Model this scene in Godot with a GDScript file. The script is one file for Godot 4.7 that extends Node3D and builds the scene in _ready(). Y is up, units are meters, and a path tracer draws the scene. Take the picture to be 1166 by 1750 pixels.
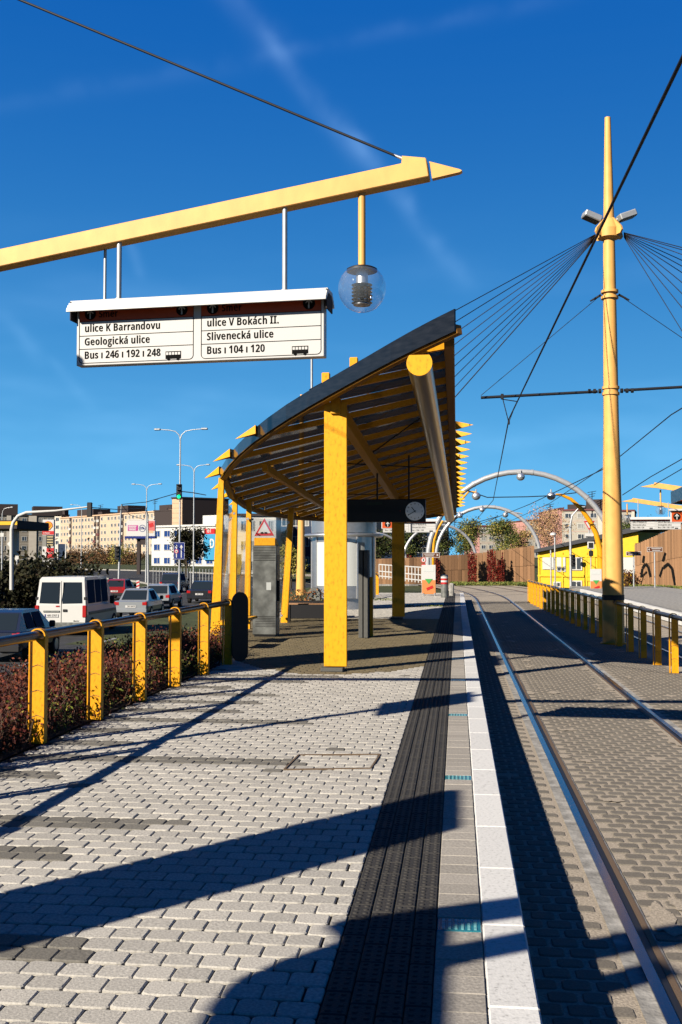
extends Node3D
# A tram and bus stop on a clear autumn morning: -Z runs along the track, X to the right, y up; the platform's surface is y = 0.

const EYE := Vector3(0, 1.62, 0)
const TRACK := -0.34
const ROAD := -1.35
const ALBEDO_SCALE := 0.52   # all base colours darkened this much, to deepen shadows under the raised exposure
var cb: Basis
var mats := {}
var tex := {}
var rng := RandomNumberGenerator.new()
var taken := {}


# ---------- mesh collector ----------
class MB:
	var v := PackedVector3Array()
	var n := PackedVector3Array()
	var u := PackedVector2Array()
	var c := PackedColorArray()
	var col := Color(1, 1, 1)
	var tinted := false

	func tri3(a: Vector3, b: Vector3, d: Vector3, na: Vector3, nb: Vector3, nd: Vector3, ua := Vector2.ZERO, ub := Vector2.ZERO, ud := Vector2.ZERO) -> void:
		if (b - a).cross(d - a).dot(na + nb + nd) > 0.0:
			v.append_array([a, d, b]); n.append_array([na, nd, nb]); u.append_array([ua, ud, ub])
		else:
			v.append_array([a, b, d]); n.append_array([na, nb, nd]); u.append_array([ua, ub, ud])
		c.append_array([col, col, col])

	func tri(a: Vector3, b: Vector3, d: Vector3, out: Vector3) -> void:
		var g := (b - a).cross(d - a).normalized()
		if g.dot(out) < 0.0:
			g = -g
		tri3(a, b, d, g, g, g)

	func quad(a: Vector3, b: Vector3, d: Vector3, e: Vector3, out: Vector3) -> void:
		tri(a, b, d, out)
		tri(a, d, e, out)

	func quad_uv(a: Vector3, b: Vector3, d: Vector3, e: Vector3, nn: Vector3) -> void:
		tri3(a, b, d, nn, nn, nn, Vector2(0, 1), Vector2(1, 1), Vector2(1, 0))
		tri3(a, d, e, nn, nn, nn, Vector2(0, 1), Vector2(1, 0), Vector2(0, 0))

	# a box with chamfered edges
	func box(at: Vector3, size: Vector3, bev := 0.0, bas := Basis()) -> void:
		var h := size / 2.0
		bev = minf(bev, minf(h.x, minf(h.y, h.z)) * 0.9)
		if bev <= 0.0:
			for ax in 3:
				for s in [-1.0, 1.0]:
					var o := Vector3.ZERO; o[ax] = s * h[ax]
					var p := Vector3.ZERO; p[(ax + 1) % 3] = h[(ax + 1) % 3]
					var q := Vector3.ZERO; q[(ax + 2) % 3] = h[(ax + 2) % 3]
					quad(at + bas * (o - p - q), at + bas * (o + p - q), at + bas * (o + p + q), at + bas * (o - p + q), bas * o)
			return
		var i := h - Vector3.ONE * bev
		for ax in 3:
			var a1 := (ax + 1) % 3
			var a2 := (ax + 2) % 3
			for s in [-1.0, 1.0]:
				var o := Vector3.ZERO; o[ax] = s * h[ax]
				var p := Vector3.ZERO; p[a1] = i[a1]
				var q := Vector3.ZERO; q[a2] = i[a2]
				quad(at + bas * (o - p - q), at + bas * (o + p - q), at + bas * (o + p + q), at + bas * (o - p + q), bas * o)
			for s1 in [-1.0, 1.0]:
				for s2 in [-1.0, 1.0]:
					var l := Vector3.ZERO; l[ax] = i[ax]
					var e1 := Vector3.ZERO; e1[a1] = s1 * h[a1]; e1[a2] = s2 * i[a2]
					var e2 := Vector3.ZERO; e2[a1] = s1 * i[a1]; e2[a2] = s2 * h[a2]
					quad(at + bas * (e1 - l), at + bas * (e1 + l), at + bas * (e2 + l), at + bas * (e2 - l), bas * (e1 + e2))
		for sx in [-1.0, 1.0]:
			for sy in [-1.0, 1.0]:
				for sz in [-1.0, 1.0]:
					var s := Vector3(sx, sy, sz)
					tri(at + bas * (s * Vector3(h.x, i.y, i.z)), at + bas * (s * Vector3(i.x, h.y, i.z)), at + bas * (s * Vector3(i.x, i.y, h.z)), bas * s)

	# a beam of section w x hh from a to b, hh along up
	func bar(a: Vector3, b: Vector3, w: float, hh: float, bev := 0.0, up := Vector3.UP) -> void:
		var z := (b - a).normalized()
		var x := up.cross(z).normalized()
		if x.length() < 0.5:
			x = Vector3.RIGHT
		var y := z.cross(x)
		box((a + b) / 2.0, Vector3(w, hh, a.distance_to(b)), bev, Basis(x, y, z))

	func path(pts: Array, radii: Array, k := 10, caps := true) -> void:
		var t0: Vector3 = (pts[1] - pts[0]).normalized()
		var x := t0.cross(Vector3.UP if absf(t0.y) < 0.9 else Vector3.RIGHT).normalized()
		var rings := []
		for j in pts.size():
			var t: Vector3 = (pts[mini(j + 1, pts.size() - 1)] - pts[maxi(j - 1, 0)]).normalized()
			x = (x - t * x.dot(t)).normalized()
			var y := t.cross(x)
			var r: float = radii[j] if radii.size() > 1 else radii[0]
			var ring := []
			for m in k:
				var d: Vector3 = x * cos(TAU * m / k) + y * sin(TAU * m / k)
				ring.append([pts[j] + d * r, d])
			rings.append(ring)
		for j in pts.size() - 1:
			for m in k:
				var a: Array = rings[j][m]
				var b: Array = rings[j][(m + 1) % k]
				var e: Array = rings[j + 1][(m + 1) % k]
				var f: Array = rings[j + 1][m]
				tri3(a[0], b[0], e[0], a[1], b[1], e[1])
				tri3(a[0], e[0], f[0], a[1], e[1], f[1])
		if caps:
			for j in [0, pts.size() - 1]:
				var out: Vector3 = (pts[0] - pts[1]) if j == 0 else (pts[j] - pts[j - 1])
				for m in range(1, k - 1):
					tri(rings[j][0][0], rings[j][m][0], rings[j][m + 1][0], out)

	func tube(a: Vector3, b: Vector3, r1: float, r2 := -1.0, k := 10) -> void:
		path([a, b], [r1, r1 if r2 < 0.0 else r2], k)

	# profile of (radius, height) turned about y
	func lathe(at: Vector3, prof: Array, k := 20, bas := Basis()) -> void:
		for j in prof.size() - 1:
			var p: Vector2 = prof[j]
			var q: Vector2 = prof[j + 1]
			var d := (q - p).normalized()
			for m in k:
				var a0 := TAU * m / k
				var a1 := TAU * (m + 1) / k
				var d0 := Vector3(cos(a0), 0, sin(a0))
				var d1 := Vector3(cos(a1), 0, sin(a1))
				var nn := Vector2(d.y, -d.x)
				var n0 := bas * (d0 * nn.x + Vector3.UP * nn.y)
				var n1 := bas * (d1 * nn.x + Vector3.UP * nn.y)
				var A := at + bas * (d0 * p.x + Vector3.UP * p.y)
				var B := at + bas * (d1 * p.x + Vector3.UP * p.y)
				var D := at + bas * (d1 * q.x + Vector3.UP * q.y)
				var E := at + bas * (d0 * q.x + Vector3.UP * q.y)
				if p.x > 1e-5:
					tri3(A, B, D, n0, n1, n1)
				if q.x > 1e-5:
					tri3(A, D, E, n0, n1, n0)

	func ball(at: Vector3, r: float, k := 20, from := -90.0, to := 90.0, sy := 1.0) -> void:
		var rows := maxi(3, int(k * (to - from) / 360.0))
		for j in rows:
			var e0 := deg_to_rad(lerpf(from, to, float(j) / rows))
			var e1 := deg_to_rad(lerpf(from, to, float(j + 1) / rows))
			for m in k:
				var q := []
				for w in [[e0, m], [e0, m + 1], [e1, m + 1], [e1, m]]:
					var a: float = TAU * w[1] / k
					q.append(Vector3(cos(w[0]) * cos(a), sin(w[0]), cos(w[0]) * sin(a)))
				var s := Vector3(r, r * sy, r)
				if cos(e0) > 1e-4:
					tri3(at + q[0] * s, at + q[1] * s, at + q[2] * s, q[0], q[1], q[2])
				if cos(e1) > 1e-4:
					tri3(at + q[0] * s, at + q[2] * s, at + q[3] * s, q[0], q[2], q[3])

	# a flat outline (x, y) given a thickness along its own z
	func slab(poly: PackedVector2Array, thick: float, xf := Transform3D(), front_only := false) -> void:
		var idx := Geometry2D.triangulate_polygon(poly)
		var f := Vector3(0, 0, thick / 2.0)
		for s in ([1.0] if front_only else [1.0, -1.0]):
			for k in range(0, idx.size(), 3):
				var p := []
				for m in 3:
					p.append(xf * (Vector3(poly[idx[k + m]].x, poly[idx[k + m]].y, 0) + f * s))
				tri(p[0], p[1], p[2], xf.basis * (f * s))
		var area := 0.0
		for k in poly.size():
			area += poly[k].cross(poly[(k + 1) % poly.size()])
		for k in poly.size():
			var a := poly[k]
			var b := poly[(k + 1) % poly.size()]
			var o := Vector2((b - a).y, -(b - a).x) * signf(area)
			quad(xf * (Vector3(a.x, a.y, 0) - f), xf * (Vector3(b.x, b.y, 0) - f), xf * (Vector3(b.x, b.y, 0) + f), xf * (Vector3(a.x, a.y, 0) + f), xf.basis * Vector3(o.x, o.y, 0))

	func mesh() -> ArrayMesh:
		var m := ArrayMesh.new()
		var a := []
		a.resize(Mesh.ARRAY_MAX)
		a[Mesh.ARRAY_VERTEX] = v
		a[Mesh.ARRAY_NORMAL] = n
		a[Mesh.ARRAY_TEX_UV] = u
		if tinted:
			a[Mesh.ARRAY_COLOR] = c
		m.add_surface_from_arrays(Mesh.PRIMITIVE_TRIANGLES, a)
		return m


# ---------- naming and hierarchy ----------
func numbered(called: String) -> String:
	taken[called] = taken.get(called, -1) + 1
	return called if taken[called] == 0 else "%s_%03d" % [called, taken[called]]


func thing(called: String, label: String, category: String, at := Vector3.ZERO, turn := 0.0, group := "") -> Node3D:
	var o := Node3D.new()
	o.name = numbered(called)
	add_child(o)
	o.position = at
	o.rotation.y = turn
	tag(o, label, category, group)
	return o


func tag(o: Node, label: String, category: String, group := "") -> Node:
	o.set_meta("label", label)
	o.set_meta("category", category)
	if group:
		o.set_meta("group", group)
	return o


func put(called: String, m: Mesh, mat: Material, parent: Node = null, at := Transform3D()) -> MeshInstance3D:
	var o := MeshInstance3D.new()
	if parent == null:
		o.name = numbered(called)
		add_child(o)
	else:
		var k: int = parent.get_meta("count_" + called, -1) + 1
		parent.set_meta("count_" + called, k)
		o.name = called if k == 0 else "%s_%03d" % [called, k]
		parent.add_child(o, true)
	o.mesh = m
	o.material_override = mat
	o.transform = at
	return o


func part(called: String, b: MB, mat: Material, parent: Node = null) -> MeshInstance3D:
	return put(called, b.mesh(), mat, parent)


func boxpart(called: String, at: Vector3, size: Vector3, mat: Material, parent: Node, bev := 0.0, bas := Basis()) -> MeshInstance3D:
	var b := MB.new()
	b.box(at, size, bev, bas)
	return part(called, b, mat, parent)


func struct(called: String, b: MB, mat: Material) -> MeshInstance3D:
	var o := part(called, b, mat)
	o.set_meta("kind", "structure")
	return o


func dup(o: Node3D, at: Vector3, turn: float, label: String, group := "") -> Node3D:
	var base := String(o.name)
	if base.substr(base.length() - 4).begins_with("_") and base.right(3).is_valid_int():
		base = base.substr(0, base.length() - 4)
	var r: Node3D = o.duplicate()
	r.name = numbered(base)
	add_child(r)
	r.position = at
	r.rotation.y = turn
	r.set_meta("label", label)
	if group:
		r.set_meta("group", group)
	return r


# ---------- where things stand: the survey of the place from the camera's pixel rays ----------
func ray(px: float, py: float) -> Vector3:
	return cb * Vector3(px - 583.0, 875.0 - py, -1800.0)


func gp(px: float, py: float, h := 0.0) -> Vector3:   # the point at height h
	var r := ray(px, py)
	return EYE + r * ((h - EYE.y) / r.y)


func at(px: float, py: float, d: float) -> Vector3:   # the point at distance d
	return EYE + ray(px, py) * (d / 1800.0)


func atz(px: float, py: float, z: float) -> Vector3:
	var r := ray(px, py)
	return EYE + r * (-z / r.z)


# ---------- materials ----------
func noise_tex(called: String, freq: float, lo: float, hi: float, oct := 4, as_normal := 0.0, seed_ := 1) -> NoiseTexture2D:
	var f := FastNoiseLite.new()
	f.seed = seed_
	f.noise_type = FastNoiseLite.TYPE_SIMPLEX_SMOOTH
	f.frequency = freq
	f.fractal_octaves = oct
	var t := NoiseTexture2D.new()
	t.width = 512
	t.height = 512
	t.seamless = true
	if as_normal > 0.0:
		t.as_normal_map = true
		t.bump_strength = as_normal
	else:
		var g := Gradient.new()
		g.set_color(0, Color(lo, lo, lo))
		g.set_color(1, Color(hi, hi, hi))
		t.color_ramp = g
	t.noise = f
	tex[called] = t
	return t


func mat(called: String, lin: Color, rough := 0.7, metal := 0.0, grain := "", gscale := Vector3.ONE, bump := "", bstrength := 0.5) -> StandardMaterial3D:
	if mats.has(called):
		return mats[called]
	var m := StandardMaterial3D.new()
	m.resource_name = called
	if metal < 0.85 and called != "leaves":
		lin = Color(lin.r * ALBEDO_SCALE, lin.g * ALBEDO_SCALE, lin.b * ALBEDO_SCALE)
	m.albedo_color = lin.linear_to_srgb()
	m.roughness = rough
	m.metallic = metal
	m.metallic_specular = 0.5 if rough < 0.3 or metal > 0.5 else 0.28
	if grain:
		m.albedo_texture = tex[grain]
	if bump:
		m.normal_enabled = true
		m.normal_texture = tex[bump]
		m.normal_scale = bstrength
	if grain or bump:
		m.uv1_triplanar = true
		m.uv1_world_triplanar = true
		m.uv1_scale = gscale
	mats[called] = m
	return m


func glass(called: String, lin: Color, alpha: float, rough := 0.05) -> StandardMaterial3D:
	if mats.has(called):
		return mats[called]
	var m := StandardMaterial3D.new()
	m.resource_name = called
	m.transparency = BaseMaterial3D.TRANSPARENCY_ALPHA
	var c := lin.linear_to_srgb()
	c.a = alpha
	m.albedo_color = c
	m.roughness = rough
	mats[called] = m
	return m


func vmat(called: String, rough := 0.8, back := 0.0) -> StandardMaterial3D:
	var m := mat(called, Color(1, 1, 1), rough)
	m.vertex_color_use_as_albedo = true
	if back > 0.0:
		m.backlight_enabled = true
		m.backlight = Color(back, back, back)
	return m


func lettering(parent: Node, words: String, cap: float, at_: Vector3, m: Material, bold := true, align := HORIZONTAL_ALIGNMENT_LEFT, bas := Basis(), called := "lettering", thick := 0.003) -> MeshInstance3D:
	var t := TextMesh.new()
	var f := SystemFont.new()
	f.font_names = PackedStringArray(["Droid Sans"])
	f.font_weight = 700 if bold else 400
	t.font = f
	t.text = words
	t.font_size = 48
	t.pixel_size = cap / 48.0 / 0.714
	t.depth = thick
	t.curve_step = 1.0
	t.horizontal_alignment = align
	t.vertical_alignment = VERTICAL_ALIGNMENT_BOTTOM
	return put(called, t, m, parent, Transform3D(bas * Basis.from_scale(Vector3(0.865, 1, 1)), at_))


func sky_cover() -> ImageTexture:   # old vapour trails and thin cirrus, laid out by direction
	var w := 2048
	var h := 1024
	var im := Image.create(w, h, false, Image.FORMAT_RGBA8)
	im.fill(Color(0, 0, 0, 0))
	var fn := FastNoiseLite.new()
	fn.seed = 5
	fn.frequency = 0.012
	fn.fractal_octaves = 5
	var wisp := FastNoiseLite.new()
	wisp.seed = 9
	wisp.frequency = 2.2
	wisp.fractal_octaves = 5
	# trails as great circles between two directions: [from, to, width in degrees, strength]
	var trails := []
	for t in [[330, -60, 500, 105, 0.7, 0.2], [450, 60, 640, 300, 0.55, 0.42], [600, 235, 810, 500, 0.5, 0.42], [-60, 190, 480, 95, 0.5, 0.14], [440, 100, 1000, -10, 0.4, 0.15], [0, 530, 75, 625, 0.35, 0.3], [85, 610, 160, 700, 0.3, 0.22], [215, 405, 245, 480, 0.3, 0.25]]:
		trails.append([ray(t[0], t[1]).normalized(), ray(t[2], t[3]).normalized(), t[4], t[5]])
	trails.append([Vector3(0.9, 0.35, 0.3).normalized(), Vector3(0.2, 0.6, 0.8).normalized(), 1.2, 0.25])
	trails.append([Vector3(-0.9, 0.5, -0.3).normalized(), Vector3(-0.5, 0.4, 0.8).normalized(), 1.0, 0.22])
	for y in range(0, h / 2):
		var el := PI * (0.5 - (y + 0.5) / h)
		for x in w:
			var az := TAU * (x + 0.5) / w
			var d := Vector3(sin(az) * cos(el), sin(el), -cos(az) * cos(el))
			var a := 0.0
			for t in trails:
				var p: Vector3 = t[0]
				var q: Vector3 = t[1]
				var nn := p.cross(q).normalized()
				var off := rad_to_deg(asin(d.dot(nn)))
				if absf(off) > 4.0 * t[2]:
					continue
				var along := (nn.cross(p)).dot(d)
				var ahead := d.dot(p)
				var s := rad_to_deg(atan2(along, ahead)) / rad_to_deg(p.angle_to(q))
				if s < -0.1 or s > 1.1:
					continue
				var k := wisp.get_noise_3d(d.x * 9.0, d.y * 9.0, d.z * 9.0)
				var fall := exp(-pow((off + k * t[2] * 0.6) / (t[2] * (0.75 + 0.35 * s)), 2.0))
				a += 1.1 * t[3] * fall * (0.8 + 1.1 * k) * smoothstep(-0.1, 0.12, s) * smoothstep(1.1, 0.75, s)
			var band := smoothstep(0.02, 0.1, d.y) * smoothstep(0.34, 0.12, d.y)
			var cir := wisp.get_noise_3d(d.x * 1.6, d.y * 7.0, d.z * 1.6) * 0.5 + 0.5
			a += band * 2.2 * pow(maxf(0.0, cir - 0.40), 1.4)
			var haze := 0.74 * exp(-pow(maxf(d.y, 0.0) / 0.165, 1.3))
			var both := a + haze
			im.set_pixel(x, y, Color(0.80, 0.92, 1.0).lerp(Color(1.0, 0.93, 0.80), haze / maxf(both, 1e-5)) * Color(1, 1, 1, 0) + Color(0, 0, 0, clampf(both, 0.0, 1.0)))
	return ImageTexture.create_from_image(im)


func look() -> void:
	var cam := Camera3D.new()
	cam.name = "camera"
	cam.position = EYE
	cam.rotation = Vector3(atan(80.0 / 1800.0), atan(199.0 / sqrt(80.0 * 80.0 + 1800.0 * 1800.0)), 0)
	cam.fov = rad_to_deg(2.0 * atan(875.0 / 1800.0))
	cam.near = 0.05
	cam.far = 6000.0
	cb = Basis.from_euler(cam.rotation)
	add_child(cam)
	cam.current = true

	var sm := ProceduralSkyMaterial.new()
	sm.sky_top_color = Color(0.0002, 0.0225, 0.107).linear_to_srgb()
	sm.sky_horizon_color = Color(0.016, 0.130, 0.235).linear_to_srgb()
	sm.sky_curve = 0.145
	sm.ground_horizon_color = Color(0.05, 0.05, 0.05).linear_to_srgb()
	sm.ground_bottom_color = Color(0.03, 0.03, 0.03).linear_to_srgb()
	sm.sky_cover = sky_cover()
	sm.sky_cover_modulate = Color(0.215, 0.225, 0.235)
	var sky := Sky.new()
	sky.sky_material = sm
	var e := Environment.new()
	e.background_mode = Environment.BG_SKY
	e.sky = sky
	e.tonemap_mode = Environment.TONE_MAPPER_LINEAR
	e.tonemap_exposure = 4.1
	e.sdfgi_enabled = true
	e.ssao_enabled = true
	e.ssil_enabled = true
	var we := WorldEnvironment.new()
	we.name = "world_environment"
	we.environment = e
	add_child(we)

	var sun := DirectionalLight3D.new()
	sun.name = "sun"
	sun.light_energy = 1.6
	sun.light_color = Color(1.0, 0.955, 0.88)
	sun.light_angular_distance = 0.5
	sun.shadow_enabled = true
	sun.sky_mode = DirectionalLight3D.SKY_MODE_LIGHT_ONLY
	add_child(sun)
	sun.look_at_from_position(Vector3.ZERO, Vector3(1.13, -1.0, -1.34), Vector3.UP)


func paints() -> void:
	noise_tex("grain", 0.06, 0.74, 1.0, 5, 0.0, 3)
	noise_tex("fine", 0.2, 0.62, 1.0, 3, 0.0, 4)
	noise_tex("blotch", 0.012, 0.62, 1.0, 5, 0.0, 7)
	noise_tex("dirt", 0.02, 0.90, 1.0, 5, 0.0, 8)
	var wr := noise_tex("wear", 0.035, 0.0, 1.0, 6, 0.0, 21)
	var wg := Gradient.new()
	wg.offsets = PackedFloat32Array([0.0, 0.22, 0.34, 0.6, 1.0])
	wg.colors = PackedColorArray([Color(0.66, 0.65, 0.64), Color(0.86, 0.86, 0.86), Color(0.945, 0.945, 0.945), Color(0.975, 0.975, 0.975), Color(1, 1, 1)])
	wr.color_ramp = wg
	noise_tex("bump", 0.08, 0, 1, 5, 3.0, 11)
	noise_tex("lump", 0.02, 0, 1, 4, 4.0, 12)
	mat("yellow", Color(0.66, 0.305, 0.004), 0.5, 0, "wear", Vector3(0.9, 0.45, 0.9), "bump", 0.06)
	mat("rafter yellow", Color(0.62, 0.28, 0.006), 0.55, 0, "wear", Vector3.ONE * 0.9)
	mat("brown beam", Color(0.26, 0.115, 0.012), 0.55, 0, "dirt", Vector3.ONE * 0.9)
	mat("clock white", Color(1.0, 1.0, 0.97), 0.6)
	mat("pale yellow", Color(0.64, 0.345, 0.098), 0.5, 0, "dirt", Vector3(0.5, 0.25, 0.5))
	mat("rail yellow", Color(0.63, 0.28, 0.006), 0.45, 0, "wear", Vector3(1.6, 0.8, 1.6), "bump", 0.08)
	mat("steel", Color(0.45, 0.46, 0.47), 0.35, 0.9, "dirt", Vector3.ONE * 1.5)
	mat("galvanised", Color(0.42, 0.44, 0.46), 0.5, 0.55, "dirt", Vector3.ONE)
	mat("rail steel", Color(0.16, 0.165, 0.19), 0.2, 1.0, "dirt", Vector3.ONE * 2.0)
	mat("rust steel", Color(0.16, 0.11, 0.07), 0.7, 0.2, "grain", Vector3.ONE * 3.0, "bump", 0.4)
	mat("mirror", Color(0.016, 0.017, 0.02), 0.12, 0.0, "blotch", Vector3(0.7, 2.5, 0.7)).metallic_specular = 0.42
	mat("black", Color(0.012, 0.012, 0.014), 0.5)
	mat("black gloss", Color(0.008, 0.009, 0.012), 0.45)
	mat("rubber", Color(0.015, 0.015, 0.016), 0.85)
	mat("wire", Color(0.012, 0.013, 0.018), 0.6, 0.3)
	mat("cable steel", Color(0.16, 0.17, 0.19), 0.35, 0.8)
	mat("dark rail", Color(0.05, 0.05, 0.055), 0.28, 0.7, "dirt", Vector3.ONE * 2.0)
	mat("white", Color(0.47, 0.47, 0.46), 0.5, 0, "dirt", Vector3.ONE * 0.7)
	mat("sign white", Color(0.42, 0.42, 0.42), 0.35)
	mat("ink", Color(0.008, 0.008, 0.008), 1.0).metallic_specular = 0.0
	mat("orange", Color(0.40, 0.060, 0.012), 0.45)
	mat("red", Color(0.36, 0.012, 0.014), 0.45)
	mat("sign blue", Color(0.004, 0.014, 0.12), 0.4)
	mat("brown", Color(0.075, 0.025, 0.012), 0.5)
	mat("magenta", Color(0.30, 0.02, 0.17), 0.5)
	mat("teal light", Color(0.12, 0.30, 0.32), 0.3)
	mat("teal", Color(0.015, 0.13, 0.16), 0.2)
	mat("joint", Color(0.035, 0.032, 0.026), 0.95, 0, "fine", Vector3.ONE * 2.0, "bump", 1.0)
	mat("joint sand", Color(0.36, 0.31, 0.25), 0.95, 0, "grain", Vector3.ONE * 1.3, "bump", 0.6)
	var tone := [0.97, 1.06, 0.90, 1.0, 0.94, 1.08]
	for k in 6:
		var t: float = tone[k]
		mat("paver light %d" % k, Color(0.435, 0.415, 0.378) * t, 0.85, 0, "grain", Vector3.ONE * (1.3 + 0.2 * k), "bump", 0.35)
		mat("paver dark %d" % k, Color(0.17, 0.16, 0.14) * t, 0.85, 0, "grain", Vector3.ONE * (1.3 + 0.2 * k), "bump", 0.35)
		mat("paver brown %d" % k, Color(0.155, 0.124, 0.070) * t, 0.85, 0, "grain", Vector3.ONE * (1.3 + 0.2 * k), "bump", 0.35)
		mat("cobble %d" % k, Color(0.165, 0.147, 0.122) * t, 0.8, 0, "grain", Vector3.ONE * (1.5 + 0.25 * k), "lump", 0.4)
		mat("edge tile %d" % k, Color(0.34, 0.315, 0.28) * t, 0.85, 0, "grain", Vector3.ONE * (1.0 + 0.2 * k), "bump", 0.3)
		mat("kerb %d" % k, Color(0.52, 0.52, 0.515) * (0.55 + 0.45 * t), 0.8, 0, "wear", Vector3.ONE * (1.3 + 0.2 * k), "bump", 0.2)
		mat("tactile %d" % k, Color(0.036, 0.034, 0.032) * t, 0.75, 0, "grain", Vector3.ONE * 1.6, "bump", 0.4)
	mat("asphalt", Color(0.045, 0.046, 0.05), 0.85, 0, "blotch", Vector3.ONE * 0.25, "bump", 0.6)
	mat("road paint", Color(0.34, 0.34, 0.34), 0.7, 0, "fine", Vector3.ONE * 0.8)
	mat("concrete", Color(0.36, 0.35, 0.33), 0.85, 0, "blotch", Vector3.ONE * 0.8, "bump", 0.4)
	mat("soil", Color(0.035, 0.026, 0.018), 0.95, 0, "blotch", Vector3.ONE * 1.0, "bump", 1.0)
	mat("turf", Color(0.055, 0.068, 0.02), 0.95, 0, "blotch", Vector3.ONE * 0.15, "bump", 1.0)
	mat("dry turf", Color(0.12, 0.095, 0.035), 0.95, 0, "blotch", Vector3.ONE * 0.12, "bump", 1.0)
	mat("bark", Color(0.06, 0.045, 0.03), 0.9, 0, "grain", Vector3(3, 0.6, 3), "lump", 0.8)
	mat("white bark", Color(0.32, 0.30, 0.27), 0.9, 0, "blotch", Vector3(2, 4, 2))
	for k in 5:
		mat("plank %d" % k, Color(0.30, 0.165, 0.085) * [1.0, 0.75, 1.2, 0.88, 1.1][k], 0.85, 0, "grain", Vector3(4, 0.25, 4), "lump", 0.3)
	mat("grey timber", Color(0.10, 0.10, 0.095), 0.8, 0, "grain", Vector3(5, 0.3, 5), "lump", 0.4)
	mat("machine grey", Color(0.24, 0.25, 0.24), 0.42, 0.4, "blotch", Vector3.ONE * 0.5)
	mat("slot", Color(0.02, 0.02, 0.02), 0.7)
	mat("silver drum", Color(0.34, 0.34, 0.35), 0.3, 0.85, "dirt", Vector3.ONE * 0.6)
	mat("poster", Color(0.40, 0.42, 0.42), 0.6)
	mat("arch grey", Color(0.42, 0.43, 0.45), 0.4, 0.4, "dirt", Vector3.ONE * 0.5)
	mat("hut yellow", Color(0.56, 0.36, 0.01), 0.6, 0, "dirt", Vector3.ONE * 0.3)
	mat("hut roof", Color(0.035, 0.038, 0.045), 0.5, 0.3, "dirt", Vector3.ONE * 0.4)
	mat("cream", Color(0.44, 0.345, 0.255), 0.9, 0, "dirt", Vector3.ONE * 0.08)
	mat("cream white", Color(0.46, 0.42, 0.36), 0.9, 0, "dirt", Vector3.ONE * 0.08)
	mat("peach", Color(0.48, 0.33, 0.22), 0.9, 0, "dirt", Vector3.ONE * 0.1)
	mat("shade render", Color(0.20, 0.18, 0.15), 0.9, 0, "dirt", Vector3.ONE * 0.1)  # grey render darkened to stand for the shade on the left block
	mat("grey render", Color(0.30, 0.28, 0.24), 0.9, 0, "dirt", Vector3.ONE * 0.1)
	mat("pink render", Color(0.44, 0.23, 0.20), 0.9, 0, "dirt", Vector3.ONE * 0.1)
	mat("maroon", Color(0.11, 0.04, 0.04), 0.8, 0, "dirt", Vector3.ONE * 0.2)
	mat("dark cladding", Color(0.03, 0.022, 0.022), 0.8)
	mat("window frame", Color(0.36, 0.36, 0.35), 0.6)
	mat("window pane", Color(0.03, 0.036, 0.045), 0.12)
	mat("window pale", Color(0.16, 0.16, 0.15), 0.4)
	mat("shop blue", Color(0.01, 0.035, 0.14), 0.3)
	mat("far blue", Color(0.018, 0.03, 0.06), 0.3)
	mat("cyan", Color(0.03, 0.20, 0.36), 0.5)
	glass("pane", Color(0.30, 0.34, 0.32), 0.22)
	glass("smoked", Color(0.030, 0.020, 0.010), 0.985, 0.08).metallic_specular = 0.16
	glass("globe", Color(0.16, 0.18, 0.20), 0.13, 0.02)


# ---------- the ground ----------
func gh(x: float, z: float) -> float:   # height of the land, z counted away from the camera
	var low := -1.37 + smoothstep(105.0, 195.0, z) * 1.75 + smoothstep(200.0, 330.0, z) * 3.0
	var base := TRACK - 0.1 + smoothstep(120.0, 300.0, z) * 2.4
	var edge := -5.9 - maxf(0.0, z - 20.0) * 0.05
	var t := smoothstep(edge - 3.6, edge, x)
	return lerpf(low, base, t)


func ground() -> void:
	var b := MB.new()
	b.tinted = true
	var xs := []
	var zs := []
	for k in range(-30, 31):
		xs.append(signf(k) * pow(absf(k) / 30.0, 2.2) * 1500.0 - 6.0)
	for k in 90:
		zs.append(-40.0 + pow(k / 89.0, 2.4) * 2600.0)
	var hgt := func(x: float, z: float) -> Vector3: return Vector3(x, gh(x, z), -z)
	for i in xs.size() - 1:
		for j in zs.size() - 1:
			var p: Array = [hgt.call(xs[i], zs[j]), hgt.call(xs[i + 1], zs[j]), hgt.call(xs[i + 1], zs[j + 1]), hgt.call(xs[i], zs[j + 1])]
			b.quad(p[0], p[1], p[2], p[3], Vector3.UP)
	struct("ground", b, mats["turf"])


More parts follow.
